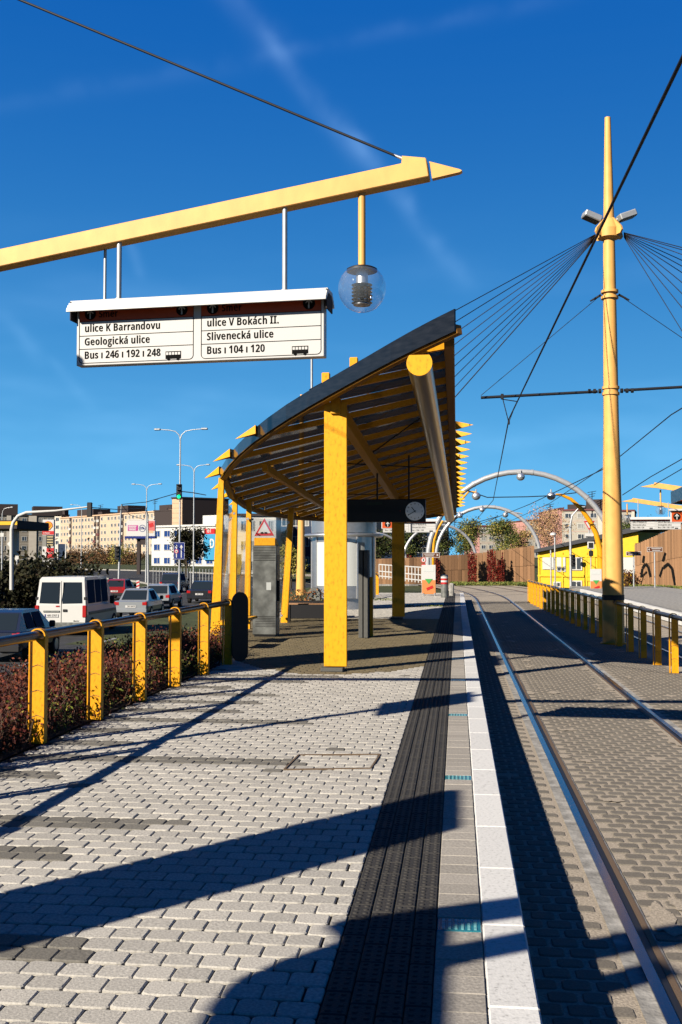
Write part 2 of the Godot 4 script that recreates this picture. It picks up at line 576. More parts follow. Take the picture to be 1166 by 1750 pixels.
func bricks(k: int) -> Array:   # what each kind of small unit looks like: two variants of a chamfered, round-cornered block
	var out := []
	for q in 3:
		var b := MB.new()
		var sx: float = [0.076, 0.076, 0.100][k] * 1.0
		var sz: float = [0.0665, 0.0665, 0.0825][k]
		var cut: float = [0.021, 0.019, 0.006][k]
		var gap: float = [0.0022, 0.0085, 0.002][k]
		var bev: float = [0.006, 0.006, 0.003][k]
		var deep := 0.05
		var ring := func(inset: float, y: float) -> Array:
			var a := sx - gap - inset
			var c := sz - gap - inset
			var w: float = cut * [1.0, 0.8, 1.15][q]
			var l: float = w * (0.75 if k != 1 else 1.0)
			return [Vector3(-a + w, y, -c), Vector3(a - w, y, -c), Vector3(a - w * 0.3, y, -c + l * 0.35), Vector3(a, y, -c + l), Vector3(a, y, c - l), Vector3(a - w * 0.3, y, c - l * 0.35), Vector3(a - w, y, c), Vector3(-a + w, y, c), Vector3(-a + w * 0.3, y, c - l * 0.35), Vector3(-a, y, c - l), Vector3(-a, y, -c + l), Vector3(-a + w * 0.3, y, -c + l * 0.35)]
		var top: Array = ring.call(bev, 0.0)
		var mid: Array = ring.call(0.0, -bev * 0.8)
		var bot: Array = ring.call(0.0, -deep)
		for m in 12:
			var m2 := (m + 1) % 12
			var o: Vector3 = (mid[m] + mid[m2]) * Vector3(1, 0, 1)
			b.quad(top[m], top[m2], mid[m2], mid[m], o.normalized() + Vector3.UP)
			b.quad(mid[m], mid[m2], bot[m2], bot[m], o)
			if m > 0 and m < 11:
				b.tri(top[0], top[m], top[m2], Vector3.UP)
		out.append(b.mesh())
	return out


func lay(parent: Node3D, called: String, places: Array, meshes: Array, prefix: String) -> void:
	# places: [transform, tone 0..1, kind]; the 300 nearest in view become parts, the rest one mass
	places.sort_custom(func(a, b): return a[3] < b[3])
	var n := mini(300, places.size())
	var made := 0
	var rest := []
	for p in places:
		if made < n and p[4]:
			put(called, meshes[int(p[1] * 97.0) % meshes.size()], mats["%s%s %d" % [prefix, p[2], int(p[1] * 6.0) % 6]], parent, p[0])
			made += 1
		else:
			rest.append(p)
	var mm := MultiMesh.new()
	mm.transform_format = MultiMesh.TRANSFORM_3D
	mm.use_colors = true
	mm.mesh = meshes[0]
	mm.instance_count = rest.size()
	for i in rest.size():
		var p: Array = rest[i]
		mm.set_instance_transform(i, p[0])
		mm.set_instance_color(i, mats["%s%s %d" % [prefix, p[2], int(p[1] * 6.0) % 6]].albedo_color.srgb_to_linear())
	var m := mat(prefix + " mass", Color(1, 1, 1) / ALBEDO_SCALE, 0.85, 0, "grain", Vector3.ONE * 1.4, "bump", 0.35)
	m.vertex_color_use_as_albedo = true
	var o := MultiMeshInstance3D.new()
	o.multimesh = mm
	o.material_override = m
	o.name = "%s_field" % called
	o.set_meta("kind", "stuff")
	parent.add_child(o, true)


func in_view(p: Vector3) -> bool:
	var c := cb.inverse() * (p - EYE)
	return c.z < 0 and absf(c.x / c.z) < 600.0 / 1800.0 and absf(c.y / c.z) < 890.0 / 1800.0


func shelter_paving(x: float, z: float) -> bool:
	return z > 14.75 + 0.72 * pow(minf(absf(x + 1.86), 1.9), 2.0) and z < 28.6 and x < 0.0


func platform() -> void:
	var b := MB.new()
	for q in [[-3.66, 0.1, -30.0, 16.2], [-5.45, 0.1, 16.2, 50.5]]:
		b.box(Vector3((q[0] + q[1]) / 2, -0.22, -(q[2] + q[3]) / 2), Vector3(q[1] - q[0], 0.416, q[3] - q[2]))
	var pf := struct("platform", b, mats["joint"])
	# kerb stones, edge tiles and the dark tactile strip
	for k in 56:
		var z := 2.2 + k * 0.865
		boxpart("kerb_stone", Vector3(0.195, -0.17, -z - 0.43), Vector3(0.187, 0.34, 0.860), mats["kerb %d" % (k % 6)], pf, 0.008)
	var drains := [4.815, 7.91, 11.1, 14.2, 17.3]
	for k in 290:
		var z := 2.2 + k * 0.1665
		var skip := false
		for d in drains:
			skip = skip or absf(z + 0.083 - d) < 0.0833
		if skip:
			var t := boxpart("drain_tile", Vector3(0.0, -0.022, -z - 0.083), Vector3(0.196, 0.04, 0.162), mats["teal"], pf, 0.004)
			for i in 6:
				for j in 3:
					boxpart("slot", Vector3(-0.07 + i * 0.028, -0.0005, -z - 0.083 + (j - 1) * 0.045), Vector3(0.012, 0.004, 0.036), mats["teal light"], t)
			continue
		boxpart("edge_tile", Vector3(0.0, -0.03 + rng.randf_range(-0.002, 0.002), -z - 0.083), Vector3(0.196, 0.06, 0.1635), mats["edge tile %d" % rng.randi_range(0, 5)], pf, 0.004)
	var tm := []
	var tb := MB.new()
	tb.box(Vector3(0, -0.025, 0), Vector3(0.095, 0.05, 0.195), 0.005)
	for i in 2:
		for j in 4:
			tb.lathe(Vector3(-0.022 + i * 0.044, 0.0, -0.072 + j * 0.048), [Vector2(0.014, 0.0), Vector2(0.009, 0.005), Vector2(0.0, 0.005)], 6)
	tm.append(tb.mesh())
	var pl := []
	for k in 240:
		for i in 4:
			var z := 2.2 + k * 0.2 + (0.1 if i % 2 else 0.0)
			var p := Vector3(-0.45 + i * 0.1, rng.randf_range(-0.001, 0.001), -z - 0.1)
			pl.append([Transform3D(Basis(), p), rng.randf(), "", z, in_view(p)])
	lay(pf, "tactile_block", pl, tm, "tactile")
	# the block paving
	var frame := [gp(486, 1316), gp(634, 1314), gp(650, 1290), gp(511, 1291)]
	var places := []
	var dark := {}
	for r in 355:
		var z := 2.2 + r * 0.136
		var darks := -9.0
		if z < 15.5:
			var cycle := r % 5
			if cycle < 2:
				if not dark.has(r / 5):
					dark[r / 5] = rng.randf_range(-3.5, -2.0) if (r / 5) % 3 else rng.randf_range(-2.2, -1.1)
				darks = dark[r / 5] + rng.randf_range(-0.12, 0.12)
		for i in 34:
			var x := -0.58 - i * 0.152 - (0.076 if r % 2 else 0.0)
			if x < (-3.56 if z < 16.1 else -5.35):
				continue
			var p := Vector3(x, rng.randf_range(-0.0025, 0.0025), -z)
			var tilt := Basis.from_euler(Vector3(rng.randf_range(-0.012, 0.012), rng.randf_range(-0.012, 0.012), rng.randf_range(-0.012, 0.012)))
			var kind := " light"
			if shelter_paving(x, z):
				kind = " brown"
			elif x < darks or (z < 15.0 and rng.randf() < 0.003):
				kind = " dark"
			places.append([Transform3D(tilt, p), rng.randf(), kind, z, in_view(p)])
	for r in 355:
		if r % 2:
			var z := 2.2 + r * 0.136
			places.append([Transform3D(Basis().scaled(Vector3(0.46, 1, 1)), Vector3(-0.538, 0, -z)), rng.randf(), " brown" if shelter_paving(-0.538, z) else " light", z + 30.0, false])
	lay(pf, "paver", places, bricks(0), "paver")
	# manhole lid filled with the same blocks: its rusty steel frame
	var mf := MB.new()
	for k in 4:
		mf.bar(frame[k] + Vector3.UP * 0.003, frame[(k + 1) % 4] + Vector3.UP * 0.003, 0.014, 0.012)
	part("manhole_frame", mf, mats["rust steel"], pf)
	# the kerb of the broad stretch by the shelter
	boxpart("kerb_stone", Vector3(-5.5, -0.2, -33.3), Vector3(0.12, 0.44, 34.4), mats["concrete"], pf, 0.01)


func track_line(s: float, off: float) -> Vector3:   # a point of the near track: straight, then curving to the left
	if s < 50.0:
		return Vector3(1.665 + off, TRACK, -s)
	var a := (s - 50.0) / 145.0
	var r := 145.0 + off
	return Vector3(1.665 - 145.0 + r * cos(a), TRACK, -50.0 - r * sin(a))


func tracks() -> void:
	var b := MB.new()
	var m := 60
	for j in m:
		var s0 := -20.0 + j * 2.6
		var s1 := s0 + 2.6
		b.quad(track_line(s0, -1.4) - Vector3.UP * 0.006, track_line(s0, 5.2) - Vector3.UP * 0.006, track_line(s1, 5.2) - Vector3.UP * 0.006, track_line(s1, -1.4) - Vector3.UP * 0.006, Vector3.UP)
	var bed := struct("track_bed", b, mats["joint sand"])
	var places := []
	for r in 340:
		var z := 3.4 + r * 0.136
		for i in 30:
			var x := 0.38 + i * 0.155 + (0.0775 if r % 2 else 0.0)
			if x > 3.75:
				continue
			var rel := absf(absf(x - 1.665) - 0.77)
			if rel < 0.165 or rng.randf() < 0.006:
				continue
			var p := Vector3(x, TRACK + rng.randf_range(-0.0015, 0.0015), -z)
			var tilt := Basis.from_euler(Vector3(rng.randf_range(-0.008, 0.008), rng.randf_range(-0.03, 0.03), rng.randf_range(-0.008, 0.008)))
			places.append([Transform3D(tilt.scaled(Vector3(rng.randf_range(0.93, 1.0), 1, rng.randf_range(0.9, 1.0))), p), rng.randf(), "", z, in_view(p)])
	lay(bed, "cobble", places, bricks(1), "cobble")
	# sand and mortar washed over the stones beside the rails
	for k in 46:
		var z := rng.randf_range(4.5, 34.0)
		var x: float = [1.12, 2.22, 2.75, 1.3][k % 4] + rng.randf_range(-0.12, 0.16)
		var sp := MB.new()
		var c := Vector3(x, TRACK + 0.0026 + 0.00006 * k, -z)
		var m2 := 18
		var rim := []
		var rx := rng.randf_range(0.04, 0.13)
		var rz := rng.randf_range(0.08, 0.26)
		for i in m2:
			var rr := 0.85 + 0.22 * sin(i * 0.9 + k) + 0.14 * sin(i * 2.1 + k * 2.0) + rng.randf_range(-0.06, 0.06)
			rim.append(c + Vector3(cos(TAU * i / m2) * rx * rr, 0, sin(TAU * i / m2) * rz * rr))
		for i in m2:
			sp.tri(c, rim[i], rim[(i + 1) % m2], Vector3.UP)
		part("sand_patch", sp, mats["joint sand"], bed)
	# flat concrete beside the grooved rails
	for side in [-1.0, 1.0]:
		var c := MB.new()
		for j in 90:
			var s0 := -10.0 + j * 1.3
			var s1 := s0 + 1.3
			var y := Vector3.UP * 0.004
			c.quad(track_line(s0, side * 0.77 - 0.112) + y, track_line(s0, side * 0.77 + 0.112) + y, track_line(s1, side * 0.77 + 0.112) + y, track_line(s1, side * 0.77 - 0.112) + y, Vector3.UP)
		part("rail_bedding", c, mats["concrete"], bed)
	for t in 2:
		for side in [-1.0, 1.0]:
			var names := [["left rail of the near tram track, its polished head reflecting blue sky", "right rail of the near tram track, crossing the cobbles towards the yellow railing"], ["left rail of the far tram track behind the yellow middle railing", "right rail of the far tram track beside the opposite platform kerb"]]
			var rail := thing("tram_rail", names[t][0 if side < 0 else 1], "rail", Vector3.ZERO, 0.0, "grooved tram rails")
			var head := MB.new()
			var keep := MB.new()
			var groove := MB.new()
			var off: float = side * 0.77 + t * 3.5
			for j in 90:
				var s0 := -10.0 + j * 1.3
				var s1 := s0 + 1.3
				for q in [[head, 0.0, 0.056, 0.014], [keep, 0.098, 0.032, 0.010], [groove, 0.056, 0.042, 0.006]]:
					var d: float = -side
					var u0: float = off + d * (q[1] - 0.03)
					var u1: float = off + d * (q[1] + q[2] - 0.03)
					var y: Vector3 = Vector3.UP * q[3]
					q[0].quad(track_line(s0, u0) + y, track_line(s0, u1) + y, track_line(s1, u1) + y, track_line(s1, u0) + y, Vector3.UP)
					if q[0] != groove:
						for w in [u0, u1]:
							q[0].quad(track_line(s0, w) + y, track_line(s1, w) + y, track_line(s1, w), track_line(s0, w), Vector3(signf(w - (u0 + u1) / 2), 0, 0))
			part("rail_head", head, mats["rail steel"], rail)
			part("keeper", keep, mats["rust steel"], rail)
			part("groove", groove, mats["black"], rail)
	# the opposite platform and the paths beyond
	var ob := MB.new()
	ob.box(Vector3(9.3, -0.2, -27.0), Vector3(5.3, 0.38, 74.0), 0.0)
	var op := struct("opposite_platform", ob, mats["concrete"])
	for k in 40:
		boxpart("kerb_stone", Vector3(6.56, -0.155, 2.0 - k * 1.5), Vector3(0.18, 0.34, 1.49), mats["kerb %d" % (k % 6)], op, 0.01)


func marks(parent: Node3D, pts: Array, width: float, up := 0.018) -> void:   # a painted line through ground points
	var b := MB.new()
	for j in pts.size() - 1:
		var d: Vector3 = (pts[j + 1] - pts[j]).normalized()
		var sd := Vector3(d.z, 0, -d.x) * width / 2.0
		b.quad(pts[j] - sd + Vector3.UP * up, pts[j] + sd + Vector3.UP * up, pts[j + 1] + sd + Vector3.UP * up, pts[j + 1] - sd + Vector3.UP * up, Vector3.UP)
	part("lane_marking", b, mats["road paint"], parent)


func road_line(s: float, off: float) -> Vector3:
	var p: Vector3
	if s < 96.0:
		p = Vector3(-13.6 - 0.0667 * s + off, 0, -s)
	else:
		var a := (s - 96.0) / 62.0
		var r := 62.0 + off
		p = Vector3(-20.0 - 62.0 + r * cos(a), 0, -96.0 - r * sin(a))
	p.y = gh(minf(p.x, -15.0), -p.z) + 0.03
	return p


func road() -> void:
	var b := MB.new()
	for j in 90:
		for i in 4:
			var s0 := -20.0 + j * 2.5
			var u0 := -10.5 + i * 4.6
			b.quad(road_line(s0, u0), road_line(s0, u0 + 4.6), road_line(s0 + 2.5, u0 + 4.6), road_line(s0 + 2.5, u0), Vector3.UP)
	var rd := struct("road", b, mats["asphalt"])
	for off in [3.5, 0.0, -3.6]:
		for k in 24:
			var s := 14.0 + k * 7.0 + (2.0 if off == 0.0 else 0.0)
			marks(rd, [road_line(s, off), road_line(s + 1.6, off), road_line(s + 3.2, off)], 0.16)
	for off in [-10.0, 7.3]:
		var pts := []
		for k in 70:
			pts.append(road_line(10.0 + k * 2.6, off))
		marks(rd, pts, 0.2)
	var kb := MB.new()
	for j in 88:
		for off in [-10.7, 8.0]:
			kb.bar(road_line(-20.0 + j * 2.5, off) + Vector3.UP * 0.06, road_line(-17.5 + j * 2.5, off) + Vector3.UP * 0.06, 0.2, 0.2)
	struct("road_kerb", kb, mats["concrete"])


# ---------- the yellow arm with its hanging sign and globe lamp ----------
func sign_face(parent: Node3D, x0: float, x1: float, rows: Array, z: float, top: float) -> void:
	# one printed field: orange head with arrows, two street names, the bus lines
	var ink: Material = mats["ink"]
	var w := x1 - x0
	var h := 0.478
	boxpart("orange_header", Vector3((x0 + x1) / 2, top - 0.06, z + 0.001), Vector3(w, 0.12, 0.004), mats["orange"], parent)
	var lines := MB.new()
	var r := 0.035
	for q in [[Vector2(x0, top), Vector2(x0, top - h + r)], [Vector2(x1, top), Vector2(x1, top - h + r)], [Vector2(x0 + r, top - h), Vector2(x1 - r, top - h)], [Vector2(x0, top - 0.122), Vector2(x1, top - 0.122)], [Vector2(x0, top - 0.245), Vector2(x1, top - 0.245)], [Vector2(x0, top - 0.358), Vector2(x1, top - 0.358)]]:
		lines.bar(Vector3(q[0].x, q[0].y, z + 0.001), Vector3(q[1].x, q[1].y, z + 0.001), 0.005, 0.003, 0, Vector3.BACK)
	for s in [[x0 + r, PI, 1.5 * PI], [x1 - r, 1.5 * PI, TAU]]:
		for k in 6:
			var a0: float = lerpf(s[1], s[2], k / 6.0)
			var a1: float = lerpf(s[1], s[2], (k + 1) / 6.0)
			var c := Vector3(s[0], top - h + r, z + 0.001)
			lines.bar(c + Vector3(cos(a0), sin(a0), 0) * r, c + Vector3(cos(a1), sin(a1), 0) * r, 0.005, 0.003, 0, Vector3.BACK)
	part("ruling", lines, ink, parent)
	for k in 2:
		var c := Vector3(x0 + 0.1 if k == 0 else x1 - 0.1, top - 0.06, z + 0.004)
		arrow_disc(parent, c, 0.05)
	lettering(parent, "Směr", 0.058, Vector3(x0 + 0.175, top - 0.112, z + 0.003), ink)
	for k in 3:
		lettering(parent, rows[k], 0.062, Vector3(x0 + 0.045, top - [0.233, 0.348, 0.463][k], z + 0.001), ink)
	bus_mark(parent, Vector3(x1 - 0.175, top - 0.437, z + 0.002))


func arrow_disc(parent: Node3D, c: Vector3, r: float) -> void:
	var d := MB.new()
	d.lathe(c, [Vector2(r, 0.0), Vector2(r, 0.003), Vector2(0, 0.003)], 24, Basis(Vector3.RIGHT, PI / 2))
	var o := part("arrow_disc", d, mats["ink"], parent)
	var a := MB.new()
	var s := r / 0.05
	a.slab(PackedVector2Array([Vector2(-0.006, -0.04) * s, Vector2(0.006, -0.04) * s, Vector2(0.006, 0.018) * s, Vector2(0.024, 0.0) * s, Vector2(0.03, 0.008) * s, Vector2(0.0, 0.04) * s, Vector2(-0.03, 0.008) * s, Vector2(-0.024, 0.0) * s, Vector2(-0.006, 0.018) * s]), 0.003, Transform3D(Basis(), c + Vector3(0, 0, 0.0045)))
	part("arrow", a, mats["sign white"], o)


func bus_mark(parent: Node3D, c: Vector3, s := 1.0) -> void:
	var b := MB.new()
	b.box(c + Vector3(0, 0.0, 0) * s, Vector3(0.135, 0.062, 0.003) * s, 0)
	for x in [-0.04, 0.042]:
		b.lathe(c + Vector3(x, -0.034, -0.0015) * s, [Vector2(0.013 * s, 0), Vector2(0.013 * s, 0.003), Vector2(0, 0.003)], 12, Basis(Vector3.RIGHT, PI / 2))
	var o := part("bus_symbol", b, mats["ink"], parent)
	var w := MB.new()
	for k in 5:
		w.box(c + Vector3(-0.052 + k * 0.026, 0.012, 0.001) * s, Vector3(0.02, 0.022, 0.004) * s, 0)
	part("bus_symbol_windows", w, mats["sign white"], o)


func direction_sign(called: String, label: String, at_: Vector3, turn: float, left: Array, right: Array, rods: Array, group: String) -> Node3D:
	# origin in the middle of the bottom edge, 2.16 m long
	var t := thing(called, label, "bus sign", at_, turn, group)
	var bx := MB.new()
	bx.box(Vector3(0, 0.245, 0), Vector3(2.16, 0.49, 0.10), 0.004)
	part("sign_box", bx, mats["sign white"], t)
	var cap := MB.new()
	# a ribbed little roof: three steps out on either side
	var prof := PackedVector2Array()
	for p in [[-0.175, 0.44], [-0.165, 0.475], [-0.150, 0.475], [-0.145, 0.50], [-0.128, 0.50], [-0.122, 0.525], [-0.105, 0.525], [-0.095, 0.55], [0.095, 0.55], [0.105, 0.525], [0.122, 0.525], [0.128, 0.50], [0.145, 0.50], [0.150, 0.475], [0.165, 0.475], [0.175, 0.44], [0.15, 0.44], [0.06, 0.52], [-0.06, 0.52], [-0.15, 0.44]]:
		prof.append(Vector2(p[0], p[1]))
	cap.slab(prof, 2.24, Transform3D(Basis(Vector3.UP, -PI / 2), Vector3.ZERO))
	part("cap", cap, mats["sign white"], t)
	var ends := MB.new()
	for s in [-1.0, 1.0]:
		ends = MB.new()
		ends.box(Vector3(s * 1.112, 0.46, 0), Vector3(0.012, 0.16, 0.22), 0.003)
		part("end_plate", ends, mats["dark cladding"], t)
	sign_face(t, -1.055, -0.035, left, 0.05, 0.498)
	sign_face(t, 0.035, 1.055, right, 0.05, 0.498)
	for r in rods:
		var b := MB.new()
		b.tube(Vector3(r[0], 0.54, r[2]), Vector3(r[0], r[1], r[2]), 0.021 if r[3] else 0.013, -1, 10)
		b.lathe(Vector3(r[0], 0.545, r[2]), [Vector2(0.035, 0), Vector2(0.035, 0.02), Vector2(0.02, 0.02)], 10)
		part("hanger_rod", b, mats["galvanised"], t)
	return t


func globe_lamp(label: String, top: Vector3, drop: float, r: float, group: String) -> Node3D:
	var t := thing("globe_lamp", label, "lamp", top, 0.0, group)
	var rod := MB.new()
	rod.tube(Vector3.ZERO, Vector3(0, -drop, 0), r * 0.155, -1, 14)
	part("rod", rod, mats["pale yellow"], t)
	var cl := MB.new()
	cl.lathe(Vector3(0, -drop - r * 0.16, 0), [Vector2(r * 0.64, 0), Vector2(r * 0.64, r * 0.09), Vector2(r * 0.5, r * 0.16), Vector2(0, r * 0.16)], 24)
	part("collar", cl, mats["black"], t)
	var c := Vector3(0, -drop - r * 0.88, 0)
	var g := MB.new()
	g.ball(c, r, 40, -90, 52)
	part("globe", g, mats["globe"], t)
	var inn := MB.new()
	inn.lathe(c, [Vector2(r * 0.25, r * 0.15), Vector2(r * 0.25, r * 0.75), Vector2(0, r * 0.75)], 18)
	part("lamp_holder", inn, mats["steel"], t)
	var lv := MB.new()
	for k in 6:
		var y := -r * 0.62 + k * r * 0.15
		lv.lathe(c, [Vector2(r * 0.20, y + r * 0.07), Vector2(r * 0.42, y), Vector2(r * 0.44, y + r * 0.015), Vector2(r * 0.22, y + r * 0.085)], 18)
	for k in 3:
		var d := Vector3(cos(TAU * k / 3 + 0.6), 0, sin(TAU * k / 3 + 0.6)) * r * 0.3
		lv.tube(c + d - Vector3(0, r * 0.66, 0), c + d + Vector3(0, r * 0.2, 0), r * 0.02, -1, 6)
	lv.lathe(c, [Vector2(0, -r * 0.7), Vector2(r * 0.36, -r * 0.7), Vector2(r * 0.36, -r * 0.63)], 18)
	part("louvre", lv, mats["cable steel"], t)
	var bulb := MB.new()
	bulb.ball(c - Vector3(0, r * 0.2, 0), r * 0.14, 12, -90, 90, 2.2)
	part("bulb", bulb, mats["sign white"], t)
	return t


func arm_and_sign() -> void:
	var pr := at(552, 611, 8.6)
	var pl := at(139, 627, 9.02)
	pl.y = pr.y
	var dir := (pr - pl).normalized()
	var mid := (pr + pl) / 2.0
	var turn := -atan2(dir.z, dir.x)
	var flat := Basis(Vector3.UP, turn)
	# the beam in the sign's own plane: x along it, y up
	var on := func(px: float, py: float) -> Vector2:   # where a pixel ray meets the plane of the beam's front face
		var nn := flat.z
		var o := mid + nn * 0.07
		var rr := ray(px, py)
		var q := EYE + rr * ((o - EYE).dot(nn) / rr.dot(nn))
		var l := flat.inverse() * (q - mid)
		return Vector2(l.x, l.y)
	var b0: Vector2 = on.call(0.0, 424.0)
	var b1: Vector2 = on.call(0.0, 455.0)
	var e0: Vector2 = on.call(725.0, 270.0)
	var e1: Vector2 = on.call(733.0, 301.0)
	var up := (b0 + e0) / 2.0 - (b1 + e1) / 2.0
	var slope := (e1 - b1).normalized()
	var hgt := 0.152
	var t := thing("sign_arm", "pale yellow cantilever arm with a pointed nose holding the bus sign, from a mast", "sign arm", mid, turn)
	var far := b1 - slope * ((b1.x - (-9.0 - mid.x) / flat.x.x) / slope.x)   # where the mast stands, out to the left
	var beam := MB.new()
	var ang := slope.angle()
	var bb := Basis(Vector3.BACK, ang)
	var L := (e1 - far).length()
	var nrm := Vector2(-slope.y, slope.x)
	var cen := (far + e1) / 2.0 + nrm * hgt / 2.0
	beam.box(Vector3(cen.x, cen.y, 0), Vector3(L, hgt, 0.14), 0.006, bb)
	part("beam", beam, mats["pale yellow"], t)
	var lug: Vector2 = on.call(687.0, 266.0)
	var lugb: Vector2 = on.call(685.0, 281.0)
	var lugr: Vector2 = on.call(727.0, 271.0)
	var lg := MB.new()
	lg.slab(PackedVector2Array([lugb - nrm * 0.02, lug, lugr + nrm * 0.008, lugr - nrm * 0.03]), 0.136)
	part("lug", lg, mats["pale yellow"], t)
	var n0: Vector2 = on.call(730.0, 273.0)
	var n1: Vector2 = on.call(735.0, 302.5)
	var n2: Vector2 = on.call(789.0, 288.0)
	var nose := MB.new()
	nose.slab(PackedVector2Array([n0 + slope * 0.012, n1 + slope * 0.012, n2 + Vector2(-0.02, -0.012), n2 + Vector2(0.0, 0.0), n2 + Vector2(-0.02, 0.012)]), 0.06)
	part("nose", nose, mats["pale yellow"], t)
	# mast and stay cable
	var foot := -mid.y - 0.2
	var fx := far.x
	var mast := MB.new()
	mast.path([Vector3(fx, foot, 0), Vector3(fx, 9.5, 0)], [0.13, 0.07], 18)
	part("mast", mast, mats["pale yellow"], t)
	var pyl := MB.new()
	pyl.box(flat.inverse() * (Vector3(-9.0, 3.6, -9.2) - mid), Vector3(0.2, 9.4, 1.9), 0.01, flat.inverse())
	part("pylon_blade", pyl, mats["pale yellow"], t)
	var cab: Vector2 = on.call(45.0, 0.0)
	var rope := (cab - lug).normalized()
	var cx := MB.new()
	var topx := far.x
	var top := lug + rope * ((topx - lug.x) / rope.x)
	cx.tube(Vector3(lug.x + 0.02, lug.y - 0.01, 0), Vector3(top.x, top.y, 0), 0.011, -1, 8)
	part("stay_cable", cx, mats["wire"], t)
	var ey := MB.new()
	ey.path([Vector3(lug.x + 0.03, lug.y - 0.012, 0), Vector3(lug.x + rope.x * 0.12, lug.y + rope.y * 0.12, 0)], [0.016, 0.009], 8)
	part("cable_eye", ey, mats["steel"], t)

	var rods := []
	for q in [[170.0, 430.0, false, -0.05], [201.0, 422.0, true, 0.03], [485.0, 360.0, true, 0.03]]:
		var p: Vector2 = on.call(q[0], q[1])
		rods.append([p.x, p.y + 0.09, q[3], q[2]])
	direction_sign("bus_direction_sign", "large white bus sign reading ulice K Barrandovu, hanging from the yellow arm", mid, turn, ["ulice K Barrandovu", "Geologická ulice", "Bus ı 246 ı 192 ı 248"], ["ulice V Bokách II.", "Slivenecká ulice", "Bus ı 104 ı 120"], rods, "")
	var lp: Vector2 = on.call(616.0, 331.0)
	var lamp_top := mid + flat * Vector3(lp.x, lp.y + 0.03, 0)
	var lc := at(615, 490, 8.5)
	globe_lamp("clear glass globe lamp hanging from the pale yellow arm beside the large bus sign", lamp_top, lamp_top.y - lc.y - 0.195 * 0.88, 0.195, "globe lamps on yellow arms")


# ---------- the leaf-shaped canopy ----------
func roof_h(x: float, z: float) -> float:
	return 5.022 + 0.2 * x - 0.0483 * z


func on_roof(px: float, py: float) -> Vector3:
	var r := ray(px, py)
	# y = 5.022 + .2 x + .0483 * zw (zw negative forward)
	var k := (5.022 - EYE.y) / (r.y - 0.2 * r.x - 0.0483 * r.z)
	return EYE + r * k


